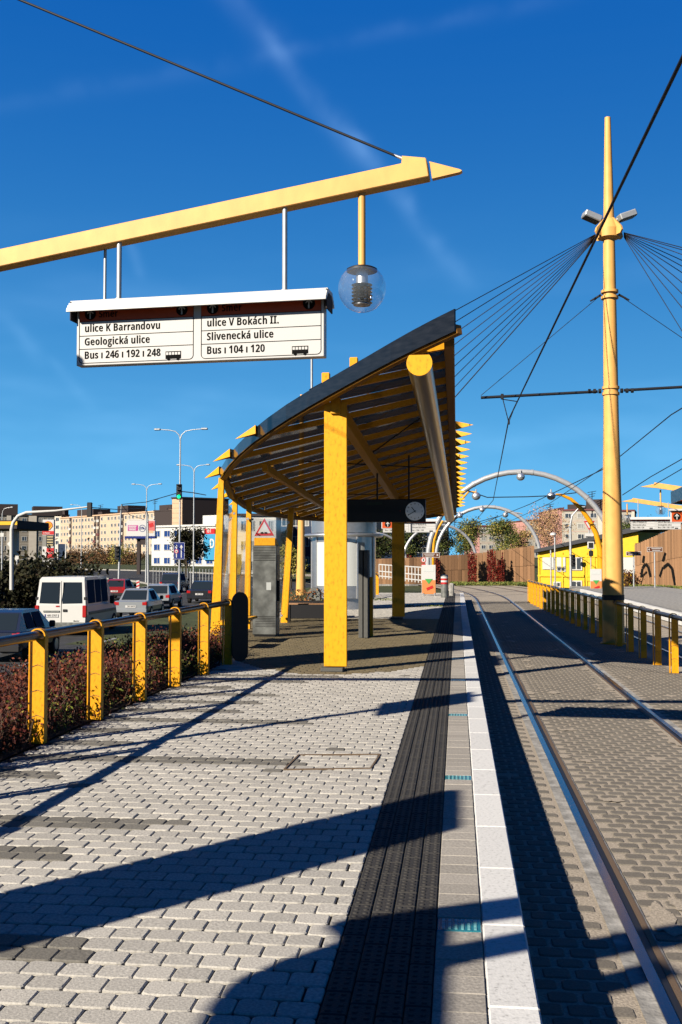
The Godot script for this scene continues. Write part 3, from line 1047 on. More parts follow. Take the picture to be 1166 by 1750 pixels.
func canopy() -> void:
	var t := thing("tram_stop_canopy", "leaf-shaped yellow tram stop canopy with smoked glass roof and dark mirror fascia", "canopy")
	var edge := []
	for p in [[778, 566], [742, 582.6], [706, 599.5], [670, 617.5], [634, 636.5], [598, 656], [562, 676], [526, 696.5], [490, 718], [458, 739], [430, 759], [408, 778], [390, 797], [377, 817]]:
		edge.append(on_roof(p[0], p[1]))
	for p in [[-4.93, 22.4], [-5.05, 24.6], [-4.95, 26.6], [-4.55, 28.8], [-3.9, 31.0], [-3.0, 33.2], [-1.9, 35.4], [-1.0, 36.6], [-0.08, 37.2]]:
		edge.append(Vector3(p[0], roof_h(p[0], p[1]), -p[1]))
	var xl := func(z: float) -> float:
		for k in edge.size() - 1:
			if -edge[k].z <= z and -edge[k + 1].z >= z:
				return lerpf(edge[k].x, edge[k + 1].x, (z + edge[k].z) / (edge[k].z - edge[k + 1].z))
		return -0.1
	var lift := Vector3(0, 0.0, 0)
	# fascia plates and the yellow edge beam beneath them
	for k in edge.size() - 1:
		var h0 := lerpf(lerpf(0.275, 0.235, smoothstep(0.0, 5.0, k)), 0.15, smoothstep(8.0, 14.0, k))
		var h1 := lerpf(lerpf(0.275, 0.235, smoothstep(0.0, 5.0, k + 1)), 0.15, smoothstep(8.0, 14.0, k + 1))
		var a: Vector3 = edge[k]
		var b: Vector3 = edge[k + 1]
		var out := (b - a).cross(Vector3.UP).normalized()
		if out.dot(Vector3(1, 0, 0)) > 0.4:
			out = -out
		if k > 13 and out.x > 0:
			out = -out
		var f := MB.new()
		var o0 := out * 0.012
		f.quad(a + o0, b + o0, b + o0 + Vector3.UP * h1, a + o0 + Vector3.UP * h0, out)
		f.quad(a - o0, b - o0, b - o0 + Vector3.UP * h1, a - o0 + Vector3.UP * h0, -out)
		f.quad(a - o0, a + o0, b + o0, b - o0, Vector3.DOWN)
		f.quad(a - o0 + Vector3.UP * h0, a + o0 + Vector3.UP * h0, b + o0 + Vector3.UP * h1, b - o0 + Vector3.UP * h1, Vector3.UP)
		if k == 0:
			f.quad(a - o0, a + o0, a + o0 + Vector3.UP * h0, a - o0 + Vector3.UP * h0, Vector3.RIGHT)
		part("fascia_plate", f, mats["mirror"], t)
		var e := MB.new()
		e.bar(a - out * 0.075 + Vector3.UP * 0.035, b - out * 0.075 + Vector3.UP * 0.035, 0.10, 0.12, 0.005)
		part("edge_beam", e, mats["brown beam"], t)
	# the straight beam along the track side
	var zb := -(edge[0] as Vector3).z
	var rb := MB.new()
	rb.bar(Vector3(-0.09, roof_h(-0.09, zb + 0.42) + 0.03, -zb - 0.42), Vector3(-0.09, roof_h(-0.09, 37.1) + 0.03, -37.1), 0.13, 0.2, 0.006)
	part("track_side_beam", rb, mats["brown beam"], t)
	# rafters with pointed ends, and the smoked panes between them
	var left_z := func(zr: float) -> float:
		if zr < 16.81:
			return zb + 0.2 + (zr - 13.2) / 3.61 * (16.7 - zb)
		if zr < 21.0:
			return 16.9 + 1.47 * (zr - 16.81)
		return 23.06 + 1.2 * (zr - 21.0) if zr < 27.0 else 30.26 + (zr - 27.0) * 0.7
	var rs := []
	var zr := 13.75
	while zr < 36.4:
		var zl: float = left_z.call(zr)
		var x0: float = xl.call(zl)
		rs.append([Vector3(x0 + 0.06, roof_h(x0 + 0.06, zl) + 0.07, -zl), Vector3(-0.1, roof_h(-0.1, zr) + 0.07, -zr), zl, zr])
		zr += 1.02
	for q in rs:
		var p0: Vector3 = q[0]
		var p1: Vector3 = q[1]
		var r := MB.new()
		r.bar(p0, p1, 0.085, 0.09, 0.005)
		var fin := part("rafter", r, mats["rafter yellow"], t)
		var dirv := (p1 - p0).normalized()
		if q[3] > 19.5 and q[3] < 36.0:
			var sp := MB.new()
			fin_end(sp, p1 + dirv * 0.08, dirv, 0.36, 0.085, 0.16)
			part("pointed_end", sp, mats["yellow"], fin)
		if q[2] > 16.5 and q[2] < 25.0:
			var sp := MB.new()
			fin_end(sp, p0 - dirv * 0.06 + Vector3.UP * 0.10, -dirv, 0.37, 0.21, 0.14)
			part("pointed_end", sp, mats["yellow"], fin)
	for k in rs.size() - 1:
		var g := MB.new()
		var c := [rs[k][0], rs[k][1], rs[k + 1][1], rs[k + 1][0]]
		for m in 4:
			c[m] += Vector3(0.04 if m in [1, 2] else -0.02, 0.055, -0.012 if m < 2 else 0.012)
		g.quad(c[0], c[1], c[2], c[3], Vector3.UP)
		part("roof_pane", g, mats["smoked"], t)
	# main girder over the columns, wind bracing and the big tube
	var c1 := gp(573, 1147)
	var c2 := gp(681, 1058)
	for q in [[Vector3(c1.x, roof_h(c1.x, -c1.z) - 0.08, c1.z), Vector3(c2.x, roof_h(c2.x, 35.0) - 0.08, -35.0), 0.14, 0.24], [Vector3(-3.6, roof_h(-3.6, 19.5) - 0.02, -19.5), Vector3(-3.4, roof_h(-3.4, 31) - 0.02, -31), 0.1, 0.14]]:
		var gd := MB.new()
		gd.bar(q[0], q[1], q[2], q[3], 0.006)
		part("girder", gd, mats["rafter yellow"], t)
	var br := MB.new()
	for q in [[-2.9, 20.0, -0.6, 24.5], [-4.2, 23.0, -1.8, 28.0], [-0.6, 18.0, -2.4, 22.5], [-3.4, 27.0, -0.8, 31.0]]:
		br.tube(Vector3(q[0], roof_h(q[0], q[1]) + 0.015, -q[1]), Vector3(q[2], roof_h(q[2], q[3]) + 0.015, -q[3]), 0.012, -1, 6)
	part("wind_brace", br, mats["wire"], t)
	var ta := at(717, 621, 13.2)
	var tb := at(769, 885, 36.0)
	var tube := MB.new()
	var segs := []
	var fr := (tb - ta).normalized()
	var sx := Vector3.UP.cross(fr).normalized()
	var sy := fr.cross(sx)
	var R := 0.158
	var prof := []
	for k in 25:
		var a := deg_to_rad(140.0 + 260.0 * k / 24.0)
		prof.append(Vector2(cos(a), sin(a)) * R)
	for seg in 7:
		var pa := ta.lerp(tb, seg / 7.0) + fr * 0.004
		var pb := ta.lerp(tb, (seg + 1) / 7.0) - fr * 0.004
		var tm := MB.new()
		for k in 25:
			var u: Vector2 = prof[k]
			var v: Vector2 = prof[(k + 1) % 25]
			var nu := (sx * u.x + sy * u.y).normalized()
			var nv := (sx * v.x + sy * v.y).normalized()
			if k == 24:
				nu = sy; nv = sy
			var A := pa + sx * u.x + sy * u.y
			var B := pa + sx * v.x + sy * v.y
			var D := pb + sx * v.x + sy * v.y
			var E2 := pb + sx * u.x + sy * u.y
			tm.tri3(A, B, D, nu, nv, nv)
			tm.tri3(A, D, E2, nu, nv, nu)
		part("tube_section", tm, mats["tube bronze"], t)
	var cap := MB.new()
	var pv := PackedVector2Array()
	for u in prof:
		pv.append(u * 1.02)
	cap.slab(pv, 0.02, Transform3D(Basis(sx, sy, fr), ta - fr * 0.012))
	part("tube_cap", cap, mats["yellow"], t)
	cap = MB.new()
	cap.slab(pv, 0.02, Transform3D(Basis(sx, sy, fr), tb + fr * 0.012))
	part("tube_cap", cap, mats["yellow"], t)
	for k in 6:
		var hz := lerpf(15.0, 34.0, k / 5.0)
		var hb := MB.new()
		var hp := ta.lerp(tb, (hz + ta.z) / (ta.z - tb.z))
		hb.box(Vector3(hp.x, (hp.y + roof_h(hp.x, hz)) / 2 + 0.06, hp.z), Vector3(0.06, roof_h(hp.x, hz) - hp.y + 0.04, 0.12), 0.004)
		part("tube_bracket", hb, mats["yellow"], t)
	# two flat columns
	for q in [[c1, 0.335, 0.05], [c2, 0.345, 0.05]]:
		var p: Vector3 = q[0]
		var top := roof_h(p.x, -p.z) - 0.02
		var cm := MB.new()
		cm.box(Vector3(p.x, top / 2 + 0.03, p.z - 0.06), Vector3(q[1], top - 0.06, q[2]), 0.008)
		var co := part("column", cm, mats["yellow"], t)
		var pm := MB.new()
		pm.box(Vector3(p.x - 0.04, 0.025, p.z - 0.03), Vector3(0.32, 0.05, 0.26), 0.006)
		part("foot_plate", pm, mats["grey timber"], co)
	for q in [[556, 648, 15.9], [604, 622, 15.5]]:
		var an := at(q[0], q[1], q[2])
		boxpart("cable_anchor", an + Vector3(0, -0.02, -0.1), Vector3(0.12, 0.26, 0.12), mats["yellow"], t, 0.01)
	var rp0 := at(533, 655, 17.5)
	var rpm := MB.new()
	rpm.tube(rp0 - Vector3.UP * 0.15, at(533, 606, 17.5), 0.02, -1, 8)
	part("roof_post", rpm, mats["galvanised"], t)
	# slender tapering posts of the glass rear wall
	var feet := []
	var heads := []
	for q in [[368, 1104, 379, 827, 20.3, 0.19, 0.10], [397, 1062, 402, 862, 23.1, 0.165, 0.10], [423, 1046, 426, 870, 24.4, 0.14, 0.11], [486, 1036, 498, 880, 26.8, 0.17, 0.14]]:
		var fa := at(q[0], q[1], q[4])
		fa.y = 0.0
		var hb2 := at(q[2], q[3], q[4])
		hb2.y = roof_h(hb2.x, -hb2.z) + 0.02
		feet.append(fa)
		heads.append(hb2)
		var pm := MB.new()
		taper(pm, fa, hb2, q[5], q[6])
		part("rear_post", pm, mats["yellow"], t)
	feet.append(Vector3(-2.6, 0, -33.0))
	heads.append(Vector3(-2.6, roof_h(-2.6, 33.0), -33.0))
	for k in 3:
		var g := MB.new()
		var a: Vector3 = feet[k].lerp(feet[k + 1], 0.06) + Vector3.UP * 0.15
		var b: Vector3 = feet[k].lerp(feet[k + 1], 0.94) + Vector3.UP * 0.15
		var e: Vector3 = heads[k].lerp(heads[k + 1], 0.94) - Vector3.UP * 0.35
		var f: Vector3 = heads[k].lerp(heads[k + 1], 0.06) - Vector3.UP * 0.35
		g.quad(a, b, e, f, Vector3.BACK)
		part("wall_pane", g, mats["pane"], t)
		var cl := MB.new()
		for w in [a, b, e, f]:
			cl.box(w.lerp((a + e) / 2, 0.03), Vector3(0.05, 0.05, 0.05), 0.006)
		part("pane_clamp", cl, mats["steel"], t)
	# a paper notice taped to a pane
	var no := MB.new()
	var np: Vector3 = feet[1].lerp(feet[2], 0.35)
	var nd: Vector3 = (feet[2] - feet[1]).normalized()
	var nn := nd.cross(Vector3.UP).normalized()
	if nn.x < 0:
		nn = -nn
	no.box(np + Vector3.UP * 1.45 + nn * 0.012, Vector3(0.5, 0.55, 0.004), 0, Basis(nd, Vector3.UP, nn))
	no.box(np + Vector3.UP * 0.75 + nn * 0.012, Vector3(0.42, 0.3, 0.004), 0, Basis(nd, Vector3.UP, nn))
	part("notice", no, mats["poster"], t)
	# yellow perch seats along the glass
	for k in 2:
		var sp2 := at(421 + k * 2, [1054, 1070][k], [20.4, 19.0][k])
		var sm := MB.new()
		sm.box(Vector3(-4.15 + k * 0.05, 0.47, sp2.z), Vector3(0.42, 0.05, 1.0), 0.012)
		var so := part("seat", sm, mats["yellow"], t)
		var lm := MB.new()
		lm.box(Vector3(-4.2 + k * 0.05, 0.22, sp2.z), Vector3(0.08, 0.45, 0.08), 0.005)
		part("seat_leg", lm, mats["black"], so)


func fin_end(b: MB, p: Vector3, dirv: Vector3, length: float, w: float, h: float) -> void:
	# a wedge: square at the root, its top falling to a point, its underside straight
	var s := dirv.cross(Vector3.UP).normalized() * w / 2
	var dn := Vector3.DOWN * h / 2
	var tip := p + dirv * length + dn
	var c := [p - s - dn, p + s - dn, p + s + dn, p - s + dn]
	b.quad(c[0], c[1], c[2], c[3], -dirv)
	b.tri(c[0], c[1], tip, Vector3.UP)
	b.tri(c[2], c[3], tip, Vector3.DOWN)
	b.tri(c[0], c[3], tip, -s)
	b.tri(c[1], c[2], tip, s)


func taper(b: MB, a: Vector3, e: Vector3, w0: float, w1: float, d := 0.1) -> void:
	var r := []
	for q in [[a, w0], [e, w1]]:
		for s in [[-1, -1], [1, -1], [1, 1], [-1, 1]]:
			r.append(q[0] + Vector3(s[0] * q[1] / 2, 0, s[1] * d / 2))
	for k in 4:
		b.quad(r[k], r[(k + 1) % 4], r[4 + (k + 1) % 4], r[4 + k], (r[k] + r[(k + 1) % 4]) / 2 - a)
	b.quad(r[4], r[5], r[6], r[7], Vector3.UP)
	b.quad(r[0], r[1], r[2], r[3], Vector3.DOWN)


# ---------- under the canopy ----------
func shelter_things() -> void:
	# hanging display with a clock
	var d := 22.0
	var pa := at(596, 893, d)
	var pb := at(728, 892, d)
	var pt := at(728, 853, d)
	var w := pb.x - pa.x + 0.35
	var h := pt.y - pb.y
	var c := Vector3(pb.x - w / 2, (pt.y + pb.y) / 2, pb.z)
	var t := thing("departure_display", "black hanging departure display with a round white clock at its end", "display", c)
	boxpart("case", Vector3.ZERO, Vector3(w, h, 0.22), mats["black gloss"], t, 0.012)
	lettering(t, "GEOLOGICKÁ", 0.045, Vector3(-w / 2 + 0.72, h / 2 - 0.13, 0.112), mats["dim led"], false)
	var cc := at(709, 873.5, d - 0.12) - c
	var cr := 0.195
	var ck := MB.new()
	ck.lathe(Vector3(cc.x, cc.y, 0.11), [Vector2(cr, 0), Vector2(cr, 0.015), Vector2(cr * 0.96, 0.02), Vector2(0, 0.02)], 36, Basis(Vector3.RIGHT, PI / 2))
	var clock := part("clock_face", ck, mats["clock white"], t)
	var hm := MB.new()
	for q in [[322.0, 0.11, 0.016], [240.0, 0.16, 0.012]]:
		var a := deg_to_rad(90.0 - q[0])
		hm.bar(Vector3(cc.x - cos(a) * 0.03, cc.y - sin(a) * 0.03, 0.134), Vector3(cc.x + cos(a) * q[1], cc.y + sin(a) * q[1], 0.134), q[2], 0.004, 0, Vector3.BACK)
	part("clock_hands", hm, mats["ink"], clock)
	for k in 12:
		var a := deg_to_rad(90.0 - 30.0 * (k + 1))
		lettering(clock, str(k + 1), 0.03, Vector3(cc.x + cos(a) * 0.155, cc.y + sin(a) * 0.155 - 0.024, 0.131), mats["ink"], true, HORIZONTAL_ALIGNMENT_CENTER, Basis(), "numeral")
	for x in [-w * 0.02, w * 0.32]:
		boxpart("hanger", Vector3(x, h / 2 + 0.45, 0), Vector3(0.035, 0.95, 0.035), mats["black"], t)
	lettering(t, "1", 0.04, Vector3(cc.x - 0.32, cc.y - 0.03, 0.112), mats["red"], false)

	# ticket machine
	var f := gp(425, 1093)
	var tm := thing("ticket_machine", "grey steel ticket machine with yellow sloping top and louvred back panel", "ticket machine", Vector3(-4.0, 0, -21.9), 0.0)
	boxpart("cabinet", Vector3(0, 0.97, 0), Vector3(0.5, 1.86, 0.42), mats["machine grey"], tm, 0.012)
	boxpart("plinth", Vector3(0, 0.03, 0), Vector3(0.44, 0.06, 0.36), mats["black"], tm)
	var hd := MB.new()
	hd.slab(PackedVector2Array([Vector2(-0.22, 1.9), Vector2(0.24, 1.9), Vector2(0.24, 1.93), Vector2(-0.20, 2.06), Vector2(-0.22, 2.06)]), 0.44, Transform3D(Basis(Vector3.UP, PI / 2), Vector3.ZERO))
	part("yellow_top", hd, mats["yellow"], tm)
	for k in 9:
		boxpart("louvre_slot", Vector3(0, 1.86 - k * 0.034, 0.211), Vector3(0.46, 0.012, 0.006), mats["slot"], tm)
	for k in 7:
		boxpart("louvre_slot", Vector3(0.02, 0.42 - k * 0.035, 0.211), Vector3(0.42, 0.01, 0.006), mats["slot"], tm)
	boxpart("sticker", Vector3(0.09, 1.05, 0.2115), Vector3(0.1, 0.16, 0.004), mats["poster"], tm)
	boxpart("front_panel", Vector3(0.253, 1.05, 0.0), Vector3(0.012, 1.3, 0.34), mats["black gloss"], tm)
	boxpart("side_reader", Vector3(0.275, 0.95, 0.08), Vector3(0.05, 0.42, 0.12), mats["black"], tm, 0.01)

	# slim timetable stand of weathered boards, seen on edge
	var ip := gp(622, 1089)
	var st := thing("timetable_stand", "slim timetable stand of grey weathered boards with a yellow post", "timetable stand", ip)
	for k in 2:
		boxpart("board", Vector3(-0.045 + k * 0.105, 0.9, 0.0 - k * 0.02), Vector3(0.085, 1.8, 0.5), mats["grey timber"], st, 0.006)
	boxpart("yellow_post", Vector3(0.14, 0.62, -0.22), Vector3(0.07, 1.24, 0.1), mats["yellow"], st, 0.006)

	# a bin, the advertising drum and the planter
	var bp := gp(541, 1056)
	var bn := thing("litter_bin", "dark litter bin with rounded silver front beside the planter", "bin", bp)
	var bf := MB.new()
	var rp := PackedVector2Array()
	for k in 13:
		var a := PI * k / 12.0
		rp.append(Vector2(cos(a) * 0.17, 0.66 + sin(a) * 0.17))
	rp.append_array(PackedVector2Array([Vector2(-0.17, 0.12), Vector2(0.17, 0.12)]))
	bf.slab(rp, 0.03, Transform3D(Basis(), Vector3(-0.05, 0, 0.2)))
	part("front_plate", bf, mats["machine grey"], bn)
	var bk := MB.new()
	bk.slab(rp, 0.36, Transform3D(Basis(), Vector3(-0.05, 0, 0.0)))
	part("body", bk, mats["black"], bn)
	boxpart("foot", Vector3(-0.05, 0.06, 0), Vector3(0.12, 0.12, 0.2), mats["black"], bn)

	var ac := at(588, 1030, 34.5)
	var ad := thing("advertising_column", "silver advertising drum with a blank pale poster and a ring rail", "advertising column", Vector3(ac.x, 0, ac.z))
	var R := 1.05
	var bm := MB.new()
	bm.lathe(Vector3.ZERO, [Vector2(R * 0.9, 0), Vector2(R * 0.9, 0.35), Vector2(R, 0.36), Vector2(R, 2.45), Vector2(R * 1.02, 2.46), Vector2(R * 1.02, 3.1), Vector2(0, 3.15)], 40)
	part("drum", bm, mats["silver drum"], ad)
	var po := MB.new()
	for k in 14:
		var a0 := deg_to_rad(45.0 + 7.0 * k)
		var a1 := deg_to_rad(45.0 + 7.0 * (k + 1))
		var q0 := Vector3(cos(a0), 0, sin(a0))
		var q1 := Vector3(cos(a1), 0, sin(a1))
		po.tri3(q0 * (R + 0.012) + Vector3.UP * 0.75, q1 * (R + 0.012) + Vector3.UP * 0.75, q1 * (R + 0.012) + Vector3.UP * 2.15, q0, q1, q1)
		po.tri3(q0 * (R + 0.012) + Vector3.UP * 0.75, q1 * (R + 0.012) + Vector3.UP * 2.15, q0 * (R + 0.012) + Vector3.UP * 2.15, q0, q1, q0)
	part("poster", po, mats["poster"], ad)
	for k in 6:
		var a := deg_to_rad(20.0 + 40.0 * k)
		boxpart("rib", Vector3(cos(a), 0, sin(a)) * (R + 0.01) + Vector3.UP * 1.4, Vector3(0.06, 2.1, 0.06), mats["silver drum"], ad, 0.008, Basis(Vector3.UP, -a))
	var rg := MB.new()
	var ring := []
	for k in 33:
		ring.append(Vector3(cos(TAU * k / 32), 0, sin(TAU * k / 32)) * (R + 0.2) + Vector3.UP * 2.38)
	rg.path(ring, [0.05], 8, false)
	part("ring_rail", rg, mats["steel"], ad)

	var pl := thing("planter", "long dark planter box with rusty dry plants in the shelter", "planter", Vector3(-4.0, 0, -28.6), 0.12)
	boxpart("box", Vector3(0, 0.24, 0), Vector3(1.55, 0.48, 0.5), mats["black"], pl, 0.01)
	boxpart("soil_fill", Vector3(0, 0.475, 0), Vector3(1.48, 0.02, 0.44), mats["soil"], pl)
	var lf := MB.new()
	lf.tinted = true
	for k in 420:
		var p := Vector3(rng.randf_range(-0.72, 0.72), 0.49 + pow(rng.randf(), 1.5) * 0.3, rng.randf_range(-0.22, 0.22))
		leaf(lf, p, 0.035, [Color(0.11, 0.04, 0.015), Color(0.16, 0.07, 0.02), Color(0.06, 0.05, 0.02)][rng.randi() % 3])
	part("foliage", lf, vmat("leaves", 0.8, 0.4), pl)
	# bench slats in front of the planter
	var be := thing("bench", "low slatted bench by the planter under the canopy", "bench", Vector3(-3.75, 0, -27.2), 0.1)
	for k in 4:
		boxpart("slat", Vector3(0, 0.45, -0.18 + k * 0.11), Vector3(1.5, 0.035, 0.09), mats["plank 2"], be, 0.006)
	for x in [-0.6, 0.6]:
		boxpart("leg", Vector3(x, 0.215, 0), Vector3(0.06, 0.43, 0.4), mats["black"], be, 0.006)


func leaf(b: MB, p: Vector3, s: float, col: Color) -> void:
	var x := Vector3(rng.randf_range(-1, 1), rng.randf_range(-1, 1), rng.randf_range(-1, 1)).normalized()
	var y := x.cross(Vector3(rng.randf_range(-1, 1), rng.randf_range(-1, 1), rng.randf_range(-1, 1)).normalized()).normalized()
	var n := x.cross(y)
	b.col = col * rng.randf_range(0.6, 1.0)
	var q := [p - x * s, p - y * s * 0.55, p + x * s, p + y * s * 0.55]
	b.tri(q[0], q[1], q[2], n)
	b.tri(q[0], q[2], q[3], n)
	b.col = Color(1, 1, 1)


# ---------- railings ----------
func rail_post(parent: Node3D, p: Vector3, h: float, w := 0.13, d := 0.075) -> void:
	# a channel section: flat yellow front, two returns, a rounded strap over the tube
	var b := MB.new()
	b.box(p + Vector3(0.012, (h - 0.09) / 2, 0), Vector3(w * 0.78, h - 0.09, 0.014), 0.003)
	for s in [-1.0, 1.0]:
		b.box(p + Vector3(s * w / 2, (h - 0.06) / 2, -d / 2 + 0.012), Vector3(0.014, h - 0.06, d), 0.003)
	var post := part("post", b, mats["rail yellow"], parent)
	var st := MB.new()
	var pts := []
	for k in 9:
		var a := PI * k / 8.0
		pts.append(p + Vector3(cos(a) * (w / 2 + 0.0), h - 0.06 + sin(a) * 0.062, -d / 2 + 0.012))
	for k in 8:
		st.bar(pts[k], pts[k + 1], 0.06, 0.012, 0, Vector3.BACK.cross(pts[k + 1] - pts[k]).normalized())
	part("strap", st, mats["rail yellow"], post)
	var cg := MB.new()
	for k in 3:
		var y := h * (0.25 + 0.22 * k)
		for s in [-1.0, 1.0]:
			cg.bar(p + Vector3(s * w * 0.38 + 0.006, y - 0.018, 0.009), p + Vector3(0.006, y, 0.009), 0.004, 0.004)
	part("chevron_crease", cg, mats["rust steel"], post)


func railings() -> void:
	var t := thing("platform_railing", "yellow posts with dark tube rail between the platform and the red shrubs", "railing")
	var near := gp(62, 1271)
	var last := gp(388, 1136)
	var posts := []
	for q in [[62, 1271], [165, 1218], [239, 1196], [300, 1166], [348, 1148], [388, 1134]]:
		var g := gp(q[0], q[1])
		posts.append(Vector3(lerpf(near.x, last.x, (g.z - near.z) / (last.z - near.z)), 0, g.z))
	var step := (last.z - near.z) / 5.0
	var pts := []
	for k in range(-4, 6):
		pts.append(Vector3(lerpf(near.x, last.x, k / 5.0), 0, near.z + step * k))
	for p in pts:
		rail_post(t, p, 1.0, 0.135)
	for k in pts.size() - 1:
		var b := MB.new()
		b.tube(pts[k] + Vector3(0, 0.945, -0.025), pts[k + 1] + Vector3(0, 0.945, -0.025), 0.042, -1, 14)
		part("tube_rail", b, mats["dark rail"], t)
	var eb := MB.new()
	var rp := PackedVector2Array()
	for q in [[0.0, 0.95, 0.0, PI], [0.0, 0.17, PI, TAU]]:
		for k in 11:
			var a: float = lerpf(q[2], q[3], k / 10.0)
			rp.append(Vector2(cos(a) * 0.14, q[1] + sin(a) * 0.14))
	eb.slab(rp, 0.03, Transform3D(Basis(Vector3.UP, 0.75), last + Vector3(0.2, 0.02, 0.0)))
	part("end_board", eb, mats["black"], t)

	var m := thing("middle_railing", "long yellow railing with dark rail standing between the two tram tracks", "railing")
	var a := gp(1152.6, 1150.6, TRACK)
	var z := gp(904.6, 1030, TRACK)
	var mp := []
	for k in range(-1, 22):
		mp.append(a.lerp(z, k / 21.0))
	for k in mp.size():
		rail_post(m, mp[k], 1.02, 0.135)
	for k in mp.size() - 1:
		var b := MB.new()
		b.tube(mp[k] + Vector3(0, 0.965, -0.025), mp[k + 1] + Vector3(0, 0.965, -0.025), 0.042, -1, 12)
		part("tube_rail", b, mats["dark rail"], m)

	var r := thing("shelter_railing", "short yellow railing behind the advertising drum at the platform's back edge", "railing")
	var rp2 := []
	for k in 9:
		rp2.append(Vector3(-4.6 + k * 0.12, 0, -37.5 - k * 1.25))
	for p in rp2:
		rail_post(r, p, 1.0, 0.2)
	for k in rp2.size() - 1:
		var b := MB.new()
		b.tube(rp2[k] + Vector3(0, 0.95, -0.025), rp2[k + 1] + Vector3(0, 0.95, -0.025), 0.042, -1, 8)
		part("tube_rail", b, mats["rail yellow"], r)


